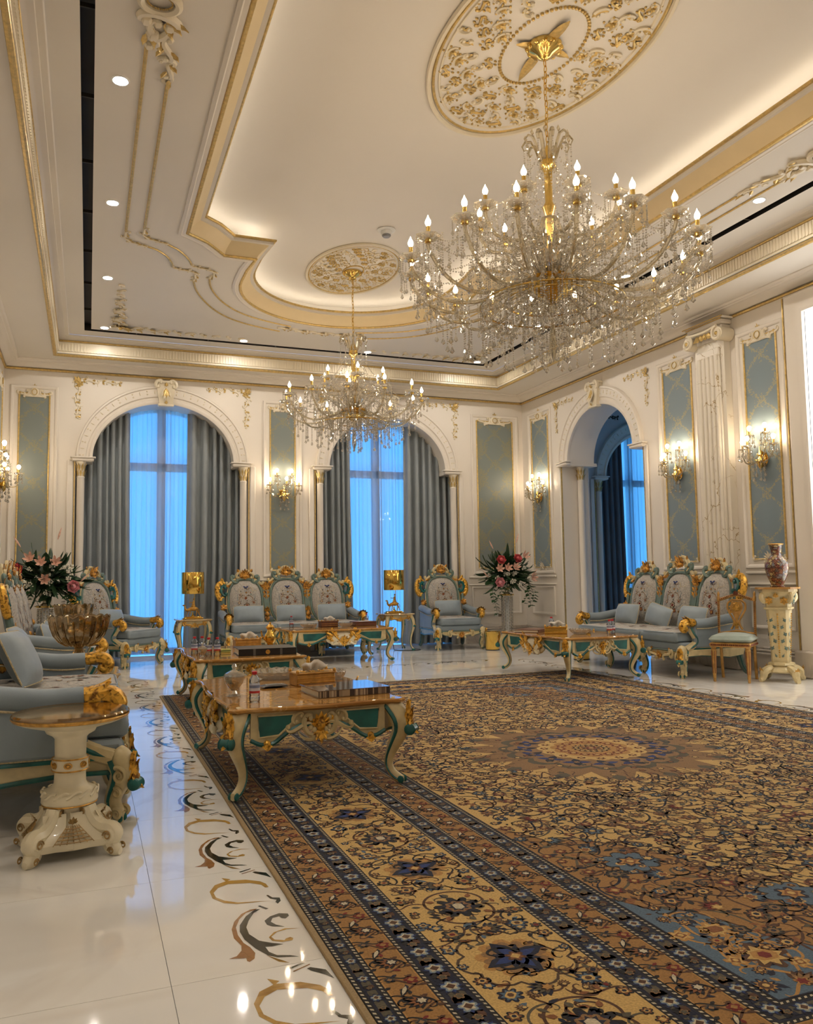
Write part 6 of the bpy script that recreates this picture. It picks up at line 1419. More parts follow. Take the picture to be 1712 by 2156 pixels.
def arrangement(label, loc, seed, W_=.5):
    t = thing('flower_arrangement', label, 'flowers', loc, 0, 'tall flower arrangements'); r = random.Random(seed)
    mb = MB(); mb.add(lathe([(.001, 0), (.055, 0), (.06, .01), (.035, .03), (.03, .06), (.055, .09), (.085, .13), (.09, .16), (.08, .165), (.001, .15)], 24, lob=.04, lobn=12)); obj('glass_vase', mb, M['crystalg'], t, angle=30)
    c = Vector((0, 0, .36))
    mb = MB()
    for k in range(16):
        a = r.uniform(0, 6.28); mb.add(tube([(.02 * math.cos(a), .02 * math.sin(a), .12), (.10 * math.cos(a), .10 * math.sin(a), .30), (.2 * math.cos(a), .2 * math.sin(a), .42)], .004, 4))
    obj('stems', mb, M['stem'], t, kind='stuff')
    for k in range(230):
        a = r.uniform(0, 2 * PI); e = r.uniform(-.9, 1.1); d = Vector((math.cos(a) * math.cos(e), math.sin(a) * math.cos(e) * .7, math.sin(e) * .95))
        p = c + Vector((d.x * r.uniform(.05, .38), d.y * r.uniform(.05, .26), d.z * r.uniform(.02, .27)))
        d2 = d + Vector((r.uniform(-.35, .35), r.uniform(-.35, .35), r.uniform(-.7, .15))); o = obj('leaf', r.choice(LEAFM), None, t); o.matrix_basis = orient(p, d2, r.uniform(-.6, .6) + PI)
        s = r.uniform(.45, .85); o.scale = (s, s, s)
    def bloom(nm, me, x, z, y=-.22, s=1.0):
        o = obj(nm, me, None, t); o.matrix_basis = orient((x, y, z), (x * .9, -.9, (z - .36) * .9 + .15), r.uniform(0, 6)); o.scale = (s, s, s)
    for (x, z, m_) in ((.06, .58, ROSEM), (-.27, .20, ROSEL), (-.24, .56, ROSEM)) if seed == 1 else ((.33, .24, ROSEL), (-.32, .46, ROSEM)): bloom('rose', m_, x, z, -.27, 1.25)
    for (x, z) in ((-.27, .42), (-.12, .43), (.02, .44), (.34, .26), (.20, .62)) if seed == 1 else ((-.05, .55), (.0, .33), (-.18, .60), (.12, .55)): bloom('lily', LILYM, x, z, -.27, 1.0)
    for (x, z, dx) in ((-.30, .76, -.5), (.14, .86, .2), (.42, .30, .8), (-.40, .28, -.8)): o = obj('lily_bud', BUDM, None, t); o.matrix_basis = orient((x, -.12, z), (dx, -.1, .8), 0)
    for k in range(15): bloom('white_bloom', BLOOMM, r.uniform(-.3, .32), r.uniform(.12, .52), -.25 + r.uniform(-.02, .06), r.uniform(.7, 1.1))
    for (sx, n, L, x0) in ((-1, 9, .42, .24), (-1, 12, .62, .33), (1, 12, .46, .27), (1, 10, .42, .36), (-1, 6, .30, .12), (1, 9, .50, .31)):
        P = []
        for k in range(n):
            q = k / (n - 1); x = sx * (x0 + .05 * math.sin(q * 5 + n)); z = .30 - L * q; y = -.16 - .06 * math.sin(q * 3); P.append((x, y, z))
            for s in (-1, 1): o = obj('ivy_leaf', IVYM, None, t); o.matrix_basis = orient((x + s * .015, y - .01, z), (s * .9 + r.uniform(-.3, .3), -.5, -.5 + r.uniform(-.3, .4)), PI + r.uniform(-.5, .5)); sc_ = r.uniform(.8, 1.35); o.scale = (sc_, sc_, sc_)
        obj('ivy_stem', MB().add(tube([(sx * .06, -.05, .22), (sx * x0 * .7, -.13, .34)] + P, .003, 4)), M['stem'], t)
    return t
def crystal_stand(label, loc):
    t = thing('flower_stand', label, 'stand', loc, .3, 'crystal flower stands')
    mb = MB(); mb.add(lathe([(.001, 0), (.13, 0), (.13, .02), (.105, .035), (.001, .035)], 24)); obj('base', mb, M['brass'], t)
    mb = MB(); mb.add(lathe([(.001, .845), (.10, .845), (.12, .852), (.12, .868), (.11, .874), (.001, .874)], 24)); obj('top_plate', mb, M['brass'], t)
    for k in range(16):
        a = 2 * PI * k / 16; mb = MB(); o_ = octa(.0135, .016)
        for j in range(30): mb.add(o_, T(.092 * math.cos(a), .092 * math.sin(a), .05 + .0265 * j) @ RZ(j * .8 + k))
        obj('crystal_string', mb, M['crystal'], t, smooth=False, kind='stuff')
    mb = MB(); mb.add(lathe([(.045, .035), (.045, .845)], 16)); obj('core_tube', mb, M['white'], t)
crystal_stand('slim crystal column carrying the flowers in the right back corner', (6.64, 12.42, 0)); crystal_stand('crystal column carrying the flowers behind the far left sofa', (-.52, 11.80, 0))
arrangement('flower arrangement with trailing ivy in the right back corner', (6.64, 12.42, .876), 1); arrangement('flower arrangement rising behind the far left sofa', (-.52, 11.80, .876), 4)

# ------------------------------------------------------------------ vase on carved pedestal, gilt chair, bins
pd = thing('vase_pedestal', 'carved cream pedestal with volutes standing against the right wall', 'pedestal', (6.98, 6.86, 0), -.95)
mb = MB(); n4 = [(-.19, -.19), (.19, -.19), (.19, .19), (-.19, .19)]
def sq(w, c=.25): 
    k = w * (1 - c); return [(-k, -w), (k, -w), (w, -k), (w, k), (k, w), (-k, w), (-w, k), (-w, -k)]
mb.add(prism(sq(.205), .985, 1.005)); obj('marble_top', mb, M['top'], pd, smooth=False)
mb = MB(); mb.add(sweep_poly(sq(.165), [(0.05, .78), (0.045, .84), (.03, .90), (0, .945), (-.012, .955), (-.012, .985)])); mb.add((flat(sq(.165), .985)[0], [tuple(range(8))])); CAP = obj('capital', mb, M['cream'], pd)
for k in range(4):
    A = RZ(PI / 4 + k * PI / 2); g = MB()
    P = [(0, -.165 - .042 * math.exp(-.10 * q) * math.cos(q), .905 + .042 * math.exp(-.10 * q) * math.sin(q)) for q in np.linspace(-PI / 2, 9, 34)]; g.add(tube(P, np.linspace(.026, .014, 34), 7, flat=1.3), A); g.add(ell(.035, .022, .035, (0, -.175, .905), 8, 6), A); obj('volute', g, M['cream'], CAP)
    A = RZ(k * PI / 2); g = MB(); palmette(g, A, 0, .90, .055, 5, 1.1, 0, .155); rosette(g, A, -.075, .86, .045, 6, .135); rosette(g, A, .075, .86, .045, 6, .135); obj('capital_relief', g, M['sage'] if k % 2 else M['ogold'], CAP)
mb = MB(); mb.add(sweep_poly(sq(.088, .18), [(0, .20), (-.004, .40), (-.022, .70), (-.030, .76), (-.036, .78)])); mb.add(sweep_poly(sq(.128, .18), [(0, .765), (-.008, .772), (-.008, .785), (0, .79)])); SHF = obj('shaft', mb, M['cream'], pd)
for k in range(4):
    A = RZ(k * PI / 2); g = MB(); beads(g, [(0, -.094 - .030 * j / 20, .26 + .024 * j) for j in range(20)], .008, A); obj('bead_strip', g, M['gold'], SHF)
    g = MB()
    for s in (-1, 1):
        for j in range(6): leafs(g, A, s * .052, .68 - .075 * j, .055, .035, PI + s * (.5 if j % 2 else -.5), .3, 2, .104 - .004 * j)
    obj('vine_relief', g, M['sage'], SHF)
mb = MB(); mb.add(lathe([(.10, .205), (.135, .195), (.14, .175), (.12, .165), (.14, .15), (.16, .13), (.17, .105), (.14, .09), (.001, .09)], 8), RZ(PI / 8)); BS = obj('base', mb, M['cream'], pd, angle=30)
for k in range(4):
    A = RZ(PI / 4 + k * PI / 2); g = MB(); g.add(tube(smooth_path([(0, -.12, .14), (0, -.18, .125), (0, -.22, .10), (0, -.225, .06), (0, -.245, .025), (0, -.27, .022)], 16, 1), np.concatenate([np.linspace(.04, .045, 6), np.linspace(.045, .026, 10)]), 8), A); f = obj('foot', g, M['cream'], pd)
    g = MB(); palmette(g, A, 0, .105, .06, 5, 1.2, 0, .235); obj('foot_leaf', g, M['ogold'], f)
vs = thing('vase', 'painted enamel vase with dense floral pattern on the carved pedestal', 'vase', (6.98, 6.86, 1.0055))
mb = MB(); mb.add(lathe([(.001, 0), (.072, 0), (.075, .01), (.062, .02), (.078, .06), (.108, .13), (.122, .20), (.120, .25), (.095, .305), (.062, .335), (.052, .355), (.055, .40), (.066, .445), (.078, .46)], 36)); obj('body', mb, M['vase'], vs, angle=60)
mb = MB(); mb.add(lathe([(.078, .458), (.082, .464), (.076, .470), (.060, .462), (.048, .40), (.001, .38)], 36)); obj('rim', mb, M['ogold'], vs)

ch = thing('side_chair', 'small gilt side chair with green velvet seat in front of the right sofa end', 'chair', (6.56, 7.10, 0), -.95)
s_, tp = bevpad(.44, .42, .075, .06, .03); o = obj('seat', MB().add(s_).add(tp), M['green_pad'], ch, loc=(0, 0, .415))
mb = MB(); mb.add(box(.42, .40, .05, (0, 0, .395), .012)); SRL = obj('seat_rail', mb, M['wood'], ch)
g = MB(); beads(g, [(-.19 + .021 * j, -.205, .395) for j in range(19)], .010); beads(g, [(.21, -.18 + .021 * j, .395) for j in range(18)], .010); beads(g, [(-.21, -.18 + .021 * j, .395) for j in range(18)], .010); obj('rail_beading', g, M['maroon'], SRL, kind='stuff')
for (x, y) in ((-.175, -.165), (.175, -.165)):
    mb = MB(); mb.add(lathe([(.012, 0), (.016, .01), (.014, .035), (.020, .045), (.017, .055), (.019, .09), (.027, .33), (.030, .345), (.022, .355), (.030, .365), (.030, .395)], 12), T(x, y, 0)); L_ = obj('front_leg', mb, M['wood'], ch)
    g = MB(); [g.add(tube([(x + .018 * math.cos(q), y + .018 * math.sin(q), .09), (x + .026 * math.cos(q), y + .026 * math.sin(q), .33)], .004, 4)) for q in np.linspace(0, 2 * PI, 7)[:-1]]; obj('leg_flute', g, M['maroon'], L_, kind='stuff')
for x in (-.175, .175):
    mb = MB(); mb.add(tube(smooth_path([(x, .24, 0), (x, .205, .2), (x, .19, .40)], 8, 1), .017, 8)); obj('rear_leg', mb, M['wood'], ch)
BK = T(0, .19, .42) @ RX(-.10)
for x in (-.19, .19):
    mb = MB(); mb.add(lathe([(.014, 0), (.016, .03), (.014, .06), (.014, .43), (.018, .44), (.018, .48), (.012, .49), (.014, .50), (.016, .515), (.008, .535), (.001, .545)], 10), BK @ T(x, 0, 0)); p_ = obj('back_post', mb, M['wood'], ch)
    g = MB(); beads(g, [(x, -.015, .07 + .022 * j) for j in range(17)], .007, BK, 5); obj('post_beading', g, M['maroon'], p_, kind='stuff')
mb = MB(); mb.add(tube(smooth_path([(-.19, 0, .445), (-.11, 0, .47), (0, 0, .51), (.11, 0, .47), (.19, 0, .445)], 20, 2), .017, 8), BK); tr_ = obj('top_rail', mb, M['wood'], ch)
g = MB(); palmette(g, BK, 0, .505, .05, 7, 1.3, 0, .012); beads(g, [(-.17 + .0185 * j, -.016, .452 + .05 * math.sin(PI * (j + .6) / 19.5) ** 1.5) for j in range(19)], .008, BK); obj('top_carving', g, M['maroon'], tr_, kind='stuff')
mb = MB(); mb.add(tube(smooth_path([(-.19, 0, .075), (-.10, 0, .085), (0, 0, .105), (.10, 0, .085), (.19, 0, .075)], 16, 2), .014, 8), BK); mb.add(box(.20, .02, .06, (0, 0, .05), .006), BK); obj('lower_rail', mb, M['wood'], ch)
mb = MB()
for s in (-1, 1): mb.add(tube(smooth_path([(s * .05, 0, .44), (s * .095, 0, .41), (s * .095, 0, .34), (s * .055, 0, .27), (s * .022, 0, .21), (s * .035, 0, .16), (s * .06, 0, .12)], 24, 2), .012, 7), BK)
mb.add(box(.14, .016, .02, (0, 0, .445), .005), BK); mb.add(prism([(-.05, .43), (.05, .43), (.07, .36), (.015, .23), (.02, .12), (-.02, .12), (-.015, .23), (-.07, .36)], -.004, .006), BK @ RX(PI / 2)); SPL = obj('back_splat', mb, M['wood'], ch)
g = MB(); palmette(g, BK, 0, .33, .08, 7, 1.1, 0, .012); rosette(g, BK, 0, .385, .04, 6, .012); palmette(g, BK, 0, .15, .06, 5, .8, 0, .010); obj('splat_carving', g, M['ogold'], SPL)

def bin_(label, loc):
    t = thing('waste_bin', label, 'bin', loc, 0, 'mirror gold waste bins')
    mb = MB(); mb.add(lathe([(.105, .0), (.108, .006), (.132, .285), (.128, .285), (.104, .012), (.001, .010)], 36)); obj('body', mb, M['shine'], t, angle=30)
    mb = MB(); mb.add(tube([(.131 * math.cos(a), .131 * math.sin(a), .286) for a in np.linspace(0, 2 * PI, 37)[:-1]], .006, 6, True)); obj('rim', mb, M['brass'], t)
    mb = MB(); mb.add(lathe([(.001, .002), (.112, .002), (.112, .010), (.105, .012)], 32)); obj('foot_ring', mb, M['dark'], t); return t
bb = bin_('mirror gold waste bin between the right armchair and the flower stand', (6.06, 11.86, 0)); dup(bb, (6.42, 9.86, 0), 0, 'mirror gold waste bin at the far end of the right sofa')

# ------------------------------------------------------------------ things on the tables
BT = {}
BT['body'] = MB().add(lathe([(.001, .001), (.026, 0), (.030, .006), (.030, .03), (.028, .035), (.030, .04), (.030, .10), (.028, .105), (.030, .11), (.028, .125), (.014, .148), (.012, .152)], 16)).mesh('body', M['water'])
BT['cap'] = MB().add(lathe([(.0135, .150), (.0145, .152), (.0145, .166), (.012, .168), (.001, .168)], 14)).mesh('cap', M['red'])
t_ = NT('bottle_label'); sp_ = t_.n('ShaderNodeSeparateXYZ'); t_.l(t_.coord(), sp_.inputs[0]); cc_ = t_.ramp(sp_.outputs[2], [(0, rgb(190, 50, 50)), (.062, rgb(205, 205, 215)), (.078, rgb(120, 130, 160)), (.09, rgb(205, 205, 215))], 'CONSTANT'); t_.prin(cc_, .4)
BT['lab'] = MB().add(lathe([(.0303, .05), (.0305, .052), (.0305, .096), (.0303, .098)], 16)).mesh('paper_label', t_.m)
def bottle(loc, label, s=1.0):
    t = thing('water_bottle', label, 'bottle', loc, random.uniform(0, 6), 'small water bottles'); t.scale = (s, s, s)
    obj('body', BT['body'], None, t); obj('cap', BT['cap'], None, t); obj('paper_label', BT['lab'], None, t)
ZT, ZR = .4847, .4703
bottle((.87, 4.60, ZT), 'water bottle with red cap standing alone on the nearest coffee table')
for k, (x, y, lb) in enumerate(((.92, 7.78, 'rear left of four water bottles on the table with the black book'), (.99, 7.80, 'rear right of four water bottles on the table with the black book'), (1.02, 7.58, 'front left of four water bottles on the table with the black book'), (1.095, 7.57, 'front right of four water bottles on the table with the black book'))): bottle((x, y, ZT), lb, 1.0)
bottle((2.78, 11.85, ZR), 'water bottle at the left end of the coffee table by the back sofa'); bottle((3.97, 11.95, ZR), 'water bottle at the right end of the coffee table by the back sofa')
bottle((5.58, 7.98, ZT), 'water bottle at the near right of the right hand coffee table'); bottle((5.65, 8.02, ZT), 'water bottle beside another one on the right hand coffee table edge'); bottle((5.42, 8.98, ZT), 'water bottle standing behind the gold tissue box on the right')
def tissue_box(label, loc, rz, mat='wood', w=.26, d=.15, h=.075):
    t = thing('tissue_box', label, 'tissue box', loc, rz, 'gilt tissue boxes')
    mb = MB(); mb.add(box(w, d, h, (0, 0, h / 2), .006)); mb.add(box(w + .012, d + .012, .012, (0, 0, h + .004), .004)); b = obj('box_body', mb, M[mat], t)
    g = MB(); 
    for z in (.022, .048): g.add(tube([(-w / 2, -d / 2 - .001, z), (w / 2, -d / 2 - .001, z)], .0025, 4))
    for x in (-1, 1):
        for y in (-1, 1): g.add(ell(.012, .012, .014, (x * (w / 2 - .005), y * (d / 2 - .005), h + .016), 8, 5))
    for k in range(7): leafs(g, T(-w * .36 + w * .12 * k, 0, h + .010) @ RX(-PI / 2), 0, -.05 + .0, .045, .03, .8 * (-1) ** k, .2, 2, 0)
    obj('box_trim', g, M['ogold'], b)
    V = []
    for i in range(9):
        for j in range(7):
            u, v = i / 8 - .5, j / 6; V.append((u * .10 * (1 + .9 * v) + .015 * v, .02 * math.sin(u * 9 + v * 2) * (1 - .3 * v) + .012 * math.cos(v * 4), h + .005 + v * .075 * (1 - .55 * abs(u) * 1.4) + .01 * math.sin(u * 12)))
    obj('tissue', MB().add((np.array(V), gridf(9, 7))), M['tissue'], t, angle=180)
tissue_box('wood and gilt tissue box on the nearest coffee table', (1.355, 5.20, ZT), .12); tissue_box('gilt tissue box behind the black book', (1.52, 8.45, ZT), .05)
tissue_box('dark gilt tissue box on the coffee table by the back sofa', (3.30, 11.72, ZR), .05, 'leather'); tissue_box('shiny gold tissue box on the right hand coffee table', (5.14, 8.42, ZT), -.55, 'shine')
def book(label, loc, rz, w, d, h, cover, spine=None):
    t = thing('book', label, 'book', loc, rz, 'large books')
    mb = MB(); mb.add(box(w - .012, d - .012, h - .012, (.004, .004, h / 2))); obj('pages', mb, M['paper'], t)
    mb = MB(); mb.add(box(w, d, .006, (0, 0, .003), .001)); mb.add(box(w, d, .006, (0, 0, h - .003), .001)); c = obj('cover', mb, M[cover], t)
    mb = MB(); mb.add(box(w, .006, h, (0, -d / 2 + .003, h / 2), .002)); obj('spine', mb, M[spine or cover], t); return t
M['glossbook'] = simple('glossy_dust_jacket', (.20, .12, .07), .06, var=.25, vs=6, Coat_Weight=.8)
book('large glossy book with striped spine on the nearest coffee table', (1.43, 4.74, ZT), .06, .44, .36, .042, 'glossbook', 'spine')
B2 = book('thick black leather book with a gold seal on the second coffee table', (1.53, 7.60, ZT), -.05, .52, .40, .062, 'blackbook')
mb = MB(); mb.add(lathe([(.001, 0), (.020, 0), (.020, .002), (.001, .003)], 18), T(0, -.2005, .031) @ RX(PI / 2)); obj('gold_seal', mb, M['ogold'], B2)
for x in (-.12, .12): obj('spine_band', MB().add(box(.022, .003, .058, (x, -.201, .031))), simple('grey_band', (.10, .095, .09), .5), B2)
book('brown leather book on the right hand coffee table', (5.08, 8.88, ZT), .72, .40, .30, .035, 'leather')
cs = thing('document_case', 'brown leather case on the right end of the back coffee table', 'case', (3.84, 11.72, ZR), .05); mb = MB(); mb.add(box(.34, .24, .05, (0, 0, .025), .008)); obj('case_body', mb, M['leather'], cs); obj('case_lid', MB().add(box(.345, .245, .014, (0, 0, .057), .005)), M['leather'], cs); obj('paper_sheet', MB().add(box(.21, .15, .002, (.02, 0, .0655)), RZ(.1)), M['paper'], cs, smooth=False)
pc = thing('packet', 'small black packet with pale lettering on the nearest coffee table', 'packet', (1.10, 5.17, ZT), .05); mb = MB(); mb.add(pillow(.17, .10, .022, 9, 7, .03), T(0, 0, .0115) @ RX(-PI / 2)); obj('pouch', mb, M['blackbook'], pc)
mb = MB()
for k, (x, w) in enumerate(((-.045, .018), (-.022, .016), (.0, .018), (.022, .012), (.042, .016))): mb.add(box(w, .018, .001, (x, 0, .0205)))
obj('lettering', mb, simple('pale_print', (.55, .55, .55), .5), pc, kind='stuff')
pk = thing('card_packet', 'small yellow green packet beside the water bottles', 'packet', (1.22, 7.90, ZT), .1); mb = MB(); mb.add(box(.09, .05, .035, (0, 0, .0175), .004)); obj('box_body', mb, simple('lime_card', (.50, .52, .16), .4, var=.15, vs=40), pk); obj('print_band', MB().add(box(.0905, .0505, .01, (0, 0, .018))), simple('green_print', (.10, .16, .06), .5), pk)
def candy_jar(label, loc, s=1.0):
    t = thing('candy_jar', label, 'jar', loc, .4, 'crystal jars and goblets'); t.scale = (s, s, s)
    mb = MB(); mb.add(lathe([(.001, 0), (.038, 0), (.04, .005), (.02, .018), (.012, .035), (.03, .05), (.052, .08), (.062, .115), (.060, .118), (.048, .082), (.026, .055), (.001, .05)], 8)); obj('bowl', mb, M['crystal'], t, smooth=False)
    mb = MB(); mb.add(lathe([(.064, .119), (.05, .135), (.02, .150), (.008, .158), (.016, .172), (.010, .188), (.001, .192)], 8)); obj('lid', mb, M['crystal'], t, smooth=False)
    g = MB(); rr = random.Random(1); [g.add(ell(.011, .009, .008, (rr.uniform(-.028, .028), rr.uniform(-.028, .028), .068 + .012 * (k // 6)), 6, 4)) for k in range(18)]; obj('sweets', g, M['wood'], t, kind='stuff'); return t
candy_jar('crystal candy jar with lid at the left of the nearest coffee table', (.80, 4.86, ZT)); candy_jar('crystal goblet in front of the four water bottles', (.945, 7.42, ZT), .7)
def glass_bowl(label, loc, r=.10, s=1.0):
    t = thing('glass_bowl', label, 'bowl', loc, 0, 'cut glass bowls'); mb = MB(); mb.add(lathe([(.001, .004), (r * .55, .0), (r * .62, .006), (r * .9, .03), (r, .055), (r * .97, .055), (r * .84, .032), (r * .55, .010), (.001, .010)], 36, lob=.05, lobn=18)); obj('bowl', mb, M['crystal'], t, smooth=False)
    mb = MB(); mb.add(tube([(r * math.cos(a), r * math.sin(a), .056 + .004 * math.cos(18 * a)) for a in np.linspace(0, 2 * PI, 73)[:-1]], .0035, 5, True)); obj('rim', mb, M['crystal'], t)
glass_bowl('cut glass bowl left on the coffee table by the back sofa', (2.98, 11.62, ZR), .12); glass_bowl('cut glass bowl between tissue box and leather case on the back coffee table', (3.52, 11.56, ZR), .10); glass_bowl('wide cut glass bowl on the right hand coffee table', (5.34, 8.22, ZT), .12)
glass_bowl('large cut glass tray behind the packet on the nearest coffee table', (1.22, 5.62, ZT), .17); glass_bowl('small cut glass bowl behind the tissue box on the nearest coffee table', (1.56, 5.38, ZT), .07)
ew = thing('coffee_pot', 'ornate golden pot beside the tissue box behind the black book', 'pot', (1.77, 8.50, ZT), .2)
mb = MB(); mb.add(lathe([(.001, 0), (.045, 0), (.05, .008), (.03, .02), (.05, .045), (.062, .08), (.055, .115), (.035, .14), (.030, .165), (.042, .185), (.045, .19)], 20, lob=.05, lobn=10)); obj('body', mb, M['shine'], ew); mb = MB(); mb.add(lathe([(.045, .19), (.03, .21), (.01, .222), (.012, .235), (.001, .245)], 16)); obj('lid', mb, M['gold'], ew)
mb = MB(); mb.add(tube(smooth_path([(.05, 0, .06), (.10, 0, .08), (.11, 0, .14), (.05, 0, .17)], 14, 2), .007, 6)); obj('handle', mb, M['gold'], ew); mb = MB(); mb.add(tube(smooth_path([(-.05, 0, .06), (-.09, 0, .10), (-.10, 0, .16)], 10, 1), np.linspace(.014, .007, 10), 7)); obj('spout', mb, M['gold'], ew)

lc = thing('lamp_cord', 'thin black lamp cord lying on the marble under the right side table', 'cord', (4.70, 12.30, 0)); obj('cable', MB().add(tube([(x, y, z) for x, y, z in smooth_path([(.0, .55, .30), (.0, .45, .02), (-.05, .30, .005), (.10, .12, .005), (.28, .05, .005), (.38, .18, .005), (.30, .36, .005)], 40, 3)], .005, 5)), M['black'], lc)
# ------------------------------------------------------------------ ceiling medallions
def medallion(cx, cy, a, b, label):
    t = thing('ceiling_medallion', label, 'ceiling rose', (cx, cy, ZTOP), 0, 'oval ceiling medallions')
    MM = np.array([[1, 0, 0, 0], [0, 0, 1, 0], [0, 1, 0, 0], [0, 0, 0, 1]], float)
    mb = MB(); mb.add(prism([(a * .97 * math.cos(q), b * .97 * math.sin(q)) for q in np.linspace(0, 2 * PI, 65)[:-1]], -.012, 0)); obj('oval_plate', mb, M['ceil'], t)
    for k, (f, r, m) in enumerate(((1.0, .022, 'mould'), (.955, .012, 'gilt'), (.90, .012, 'mould'))):
        mb = MB(); mb.add(tube([(a * f * math.cos(q), b * f * math.sin(q), -.012) for q in np.linspace(0, 2 * PI, 73)[:-1]], r * (a / .75) ** .5, 6, True)); obj('oval_moulding', mb, M[m], t)
    f0 = .36 if a > .6 else .22
    mb = MB(); P = [(a * f0 * math.cos(q), b * f0 * math.sin(q), -.016) for q in np.linspace(0, 2 * PI, 65)[:-1]]
    beads(mb, P, .015 * a / .75, None, 6); obj('bead_ring', mb, M['gilt'], t)
    mb = MB(); mg = MB(); rnd = random.Random(3); n = 0
    for ring, (f, cnt) in enumerate(((.45, 12), (.55, 16), (.65, 20), (.75, 24), (.84, 28)) if a > .6 else ((.34, 10), (.47, 14), (.60, 18), (.72, 22), (.83, 26))):
        for k in range(cnt):
            q = 2 * PI * (k + .5 * ring) / cnt + rnd.uniform(-.05, .05); x, y = a * f * math.cos(q), b * f * math.sin(q); s = rnd.uniform(.075, .105) * (a / .75) ** .7
            kind = (k + ring) % 3
            if kind == 0: rosette(mg, MM, x, y, s * .60, 6, .010); scroll(mb, MM, 'C', x, y, s * 1.3, q + 2, 1, .009, .008); beads(mg, [(x + s * .75 * math.cos(j * 1.05), -.016, y + s * .75 * math.sin(j * 1.05)) for j in range(6)], .010, MM, 5)
            elif kind == 1:
                scroll(mb, MM, 'C', x, y, s * 1.15, q, 1, .011, .010); leafs(mg, MM, x, y, s * .7, s * .5, rnd.uniform(0, 6), .4, 2, .018); leafs(mg, MM, x, y, s * .6, s * .4, rnd.uniform(0, 6), .4, 2, .018)
            else:
                for j in range(7): mg.add(ell(.014, .010, .009, (x + s * .5 * math.cos(j * .9), -.018, y + s * .5 * math.sin(j * .9)), 5, 4), MM)
                scroll(mg, MM, 'S', x, y, s * 1.2, q + 1.2, 1, .008, .012); leafs(mg, MM, x + .3 * s, y, s * .6, s * .4, rnd.uniform(0, 6), .4, 2, .018)
    obj('relief_scroll', mb, M['mould'], t, kind='stuff'); obj('relief_leaf', mg, M['gilt'], t, kind='stuff')
    mb = MB()
    for q in range(4 if a > .6 else 0): leafs(mb, MM, 0, 0, (b if q % 2 == 0 else a) * .30, .07, q * PI / 2, .15, 0, .02)
    if a > .6: obj('star_leaf', mb, M['gilt'], t)
    return t
medallion(3.10, 5.02, .76, 1.26, 'large oval ceiling medallion with gilt relief above the big chandelier')
medallion(3.10, 9.72, .57, .87, 'small oval ceiling medallion with gilt relief above the far chandelier')

# ------------------------------------------------------------------ chandeliers
def drop(L, r, n=6):
    V = [(0, 0, 0)] + [(r * .55 * math.cos(2 * PI * k / n), r * .55 * math.sin(2 * PI * k / n), -L * .35) for k in range(n)] + [(r * math.cos(2 * PI * (k + .5) / n), r * math.sin(2 * PI * (k + .5) / n), -L * .72) for k in range(n)] + [(0, 0, -L)]
    Fc = []
    for k in range(n):
        j = (k + 1) % n; Fc += [(0, 1 + k, 1 + j), (1 + k, 1 + n + k, 1 + j), (1 + j, 1 + n + k, 1 + n + j), (1 + n + k, 2 * n + 1, 1 + n + j)]
    return np.array(V), Fc
def string(mb, x, y, z, L, r=.007, dl=.045, dr=.014):
    o = octa(r); n = max(1, int((L - dl) / (r * 2.15)))
    for k in range(n): mb.add(o, T(x, y, z - r * 2.15 * (k + .5)) @ RZ(k * .8))
    mb.add(drop(dl, dr), T(x, y, z - n * r * 2.15) @ RZ(x * 40))
def garl(mb, p, q, sag, n, r=.0075):
    p, q = np.array(p), np.array(q); o = octa(r)
    for k in range(n + 1):
        t = k / n; P = p + (q - p) * t; P[2] -= sag * 4 * t * (1 - t); mb.add(o, T(*P) @ RZ(k * .7))
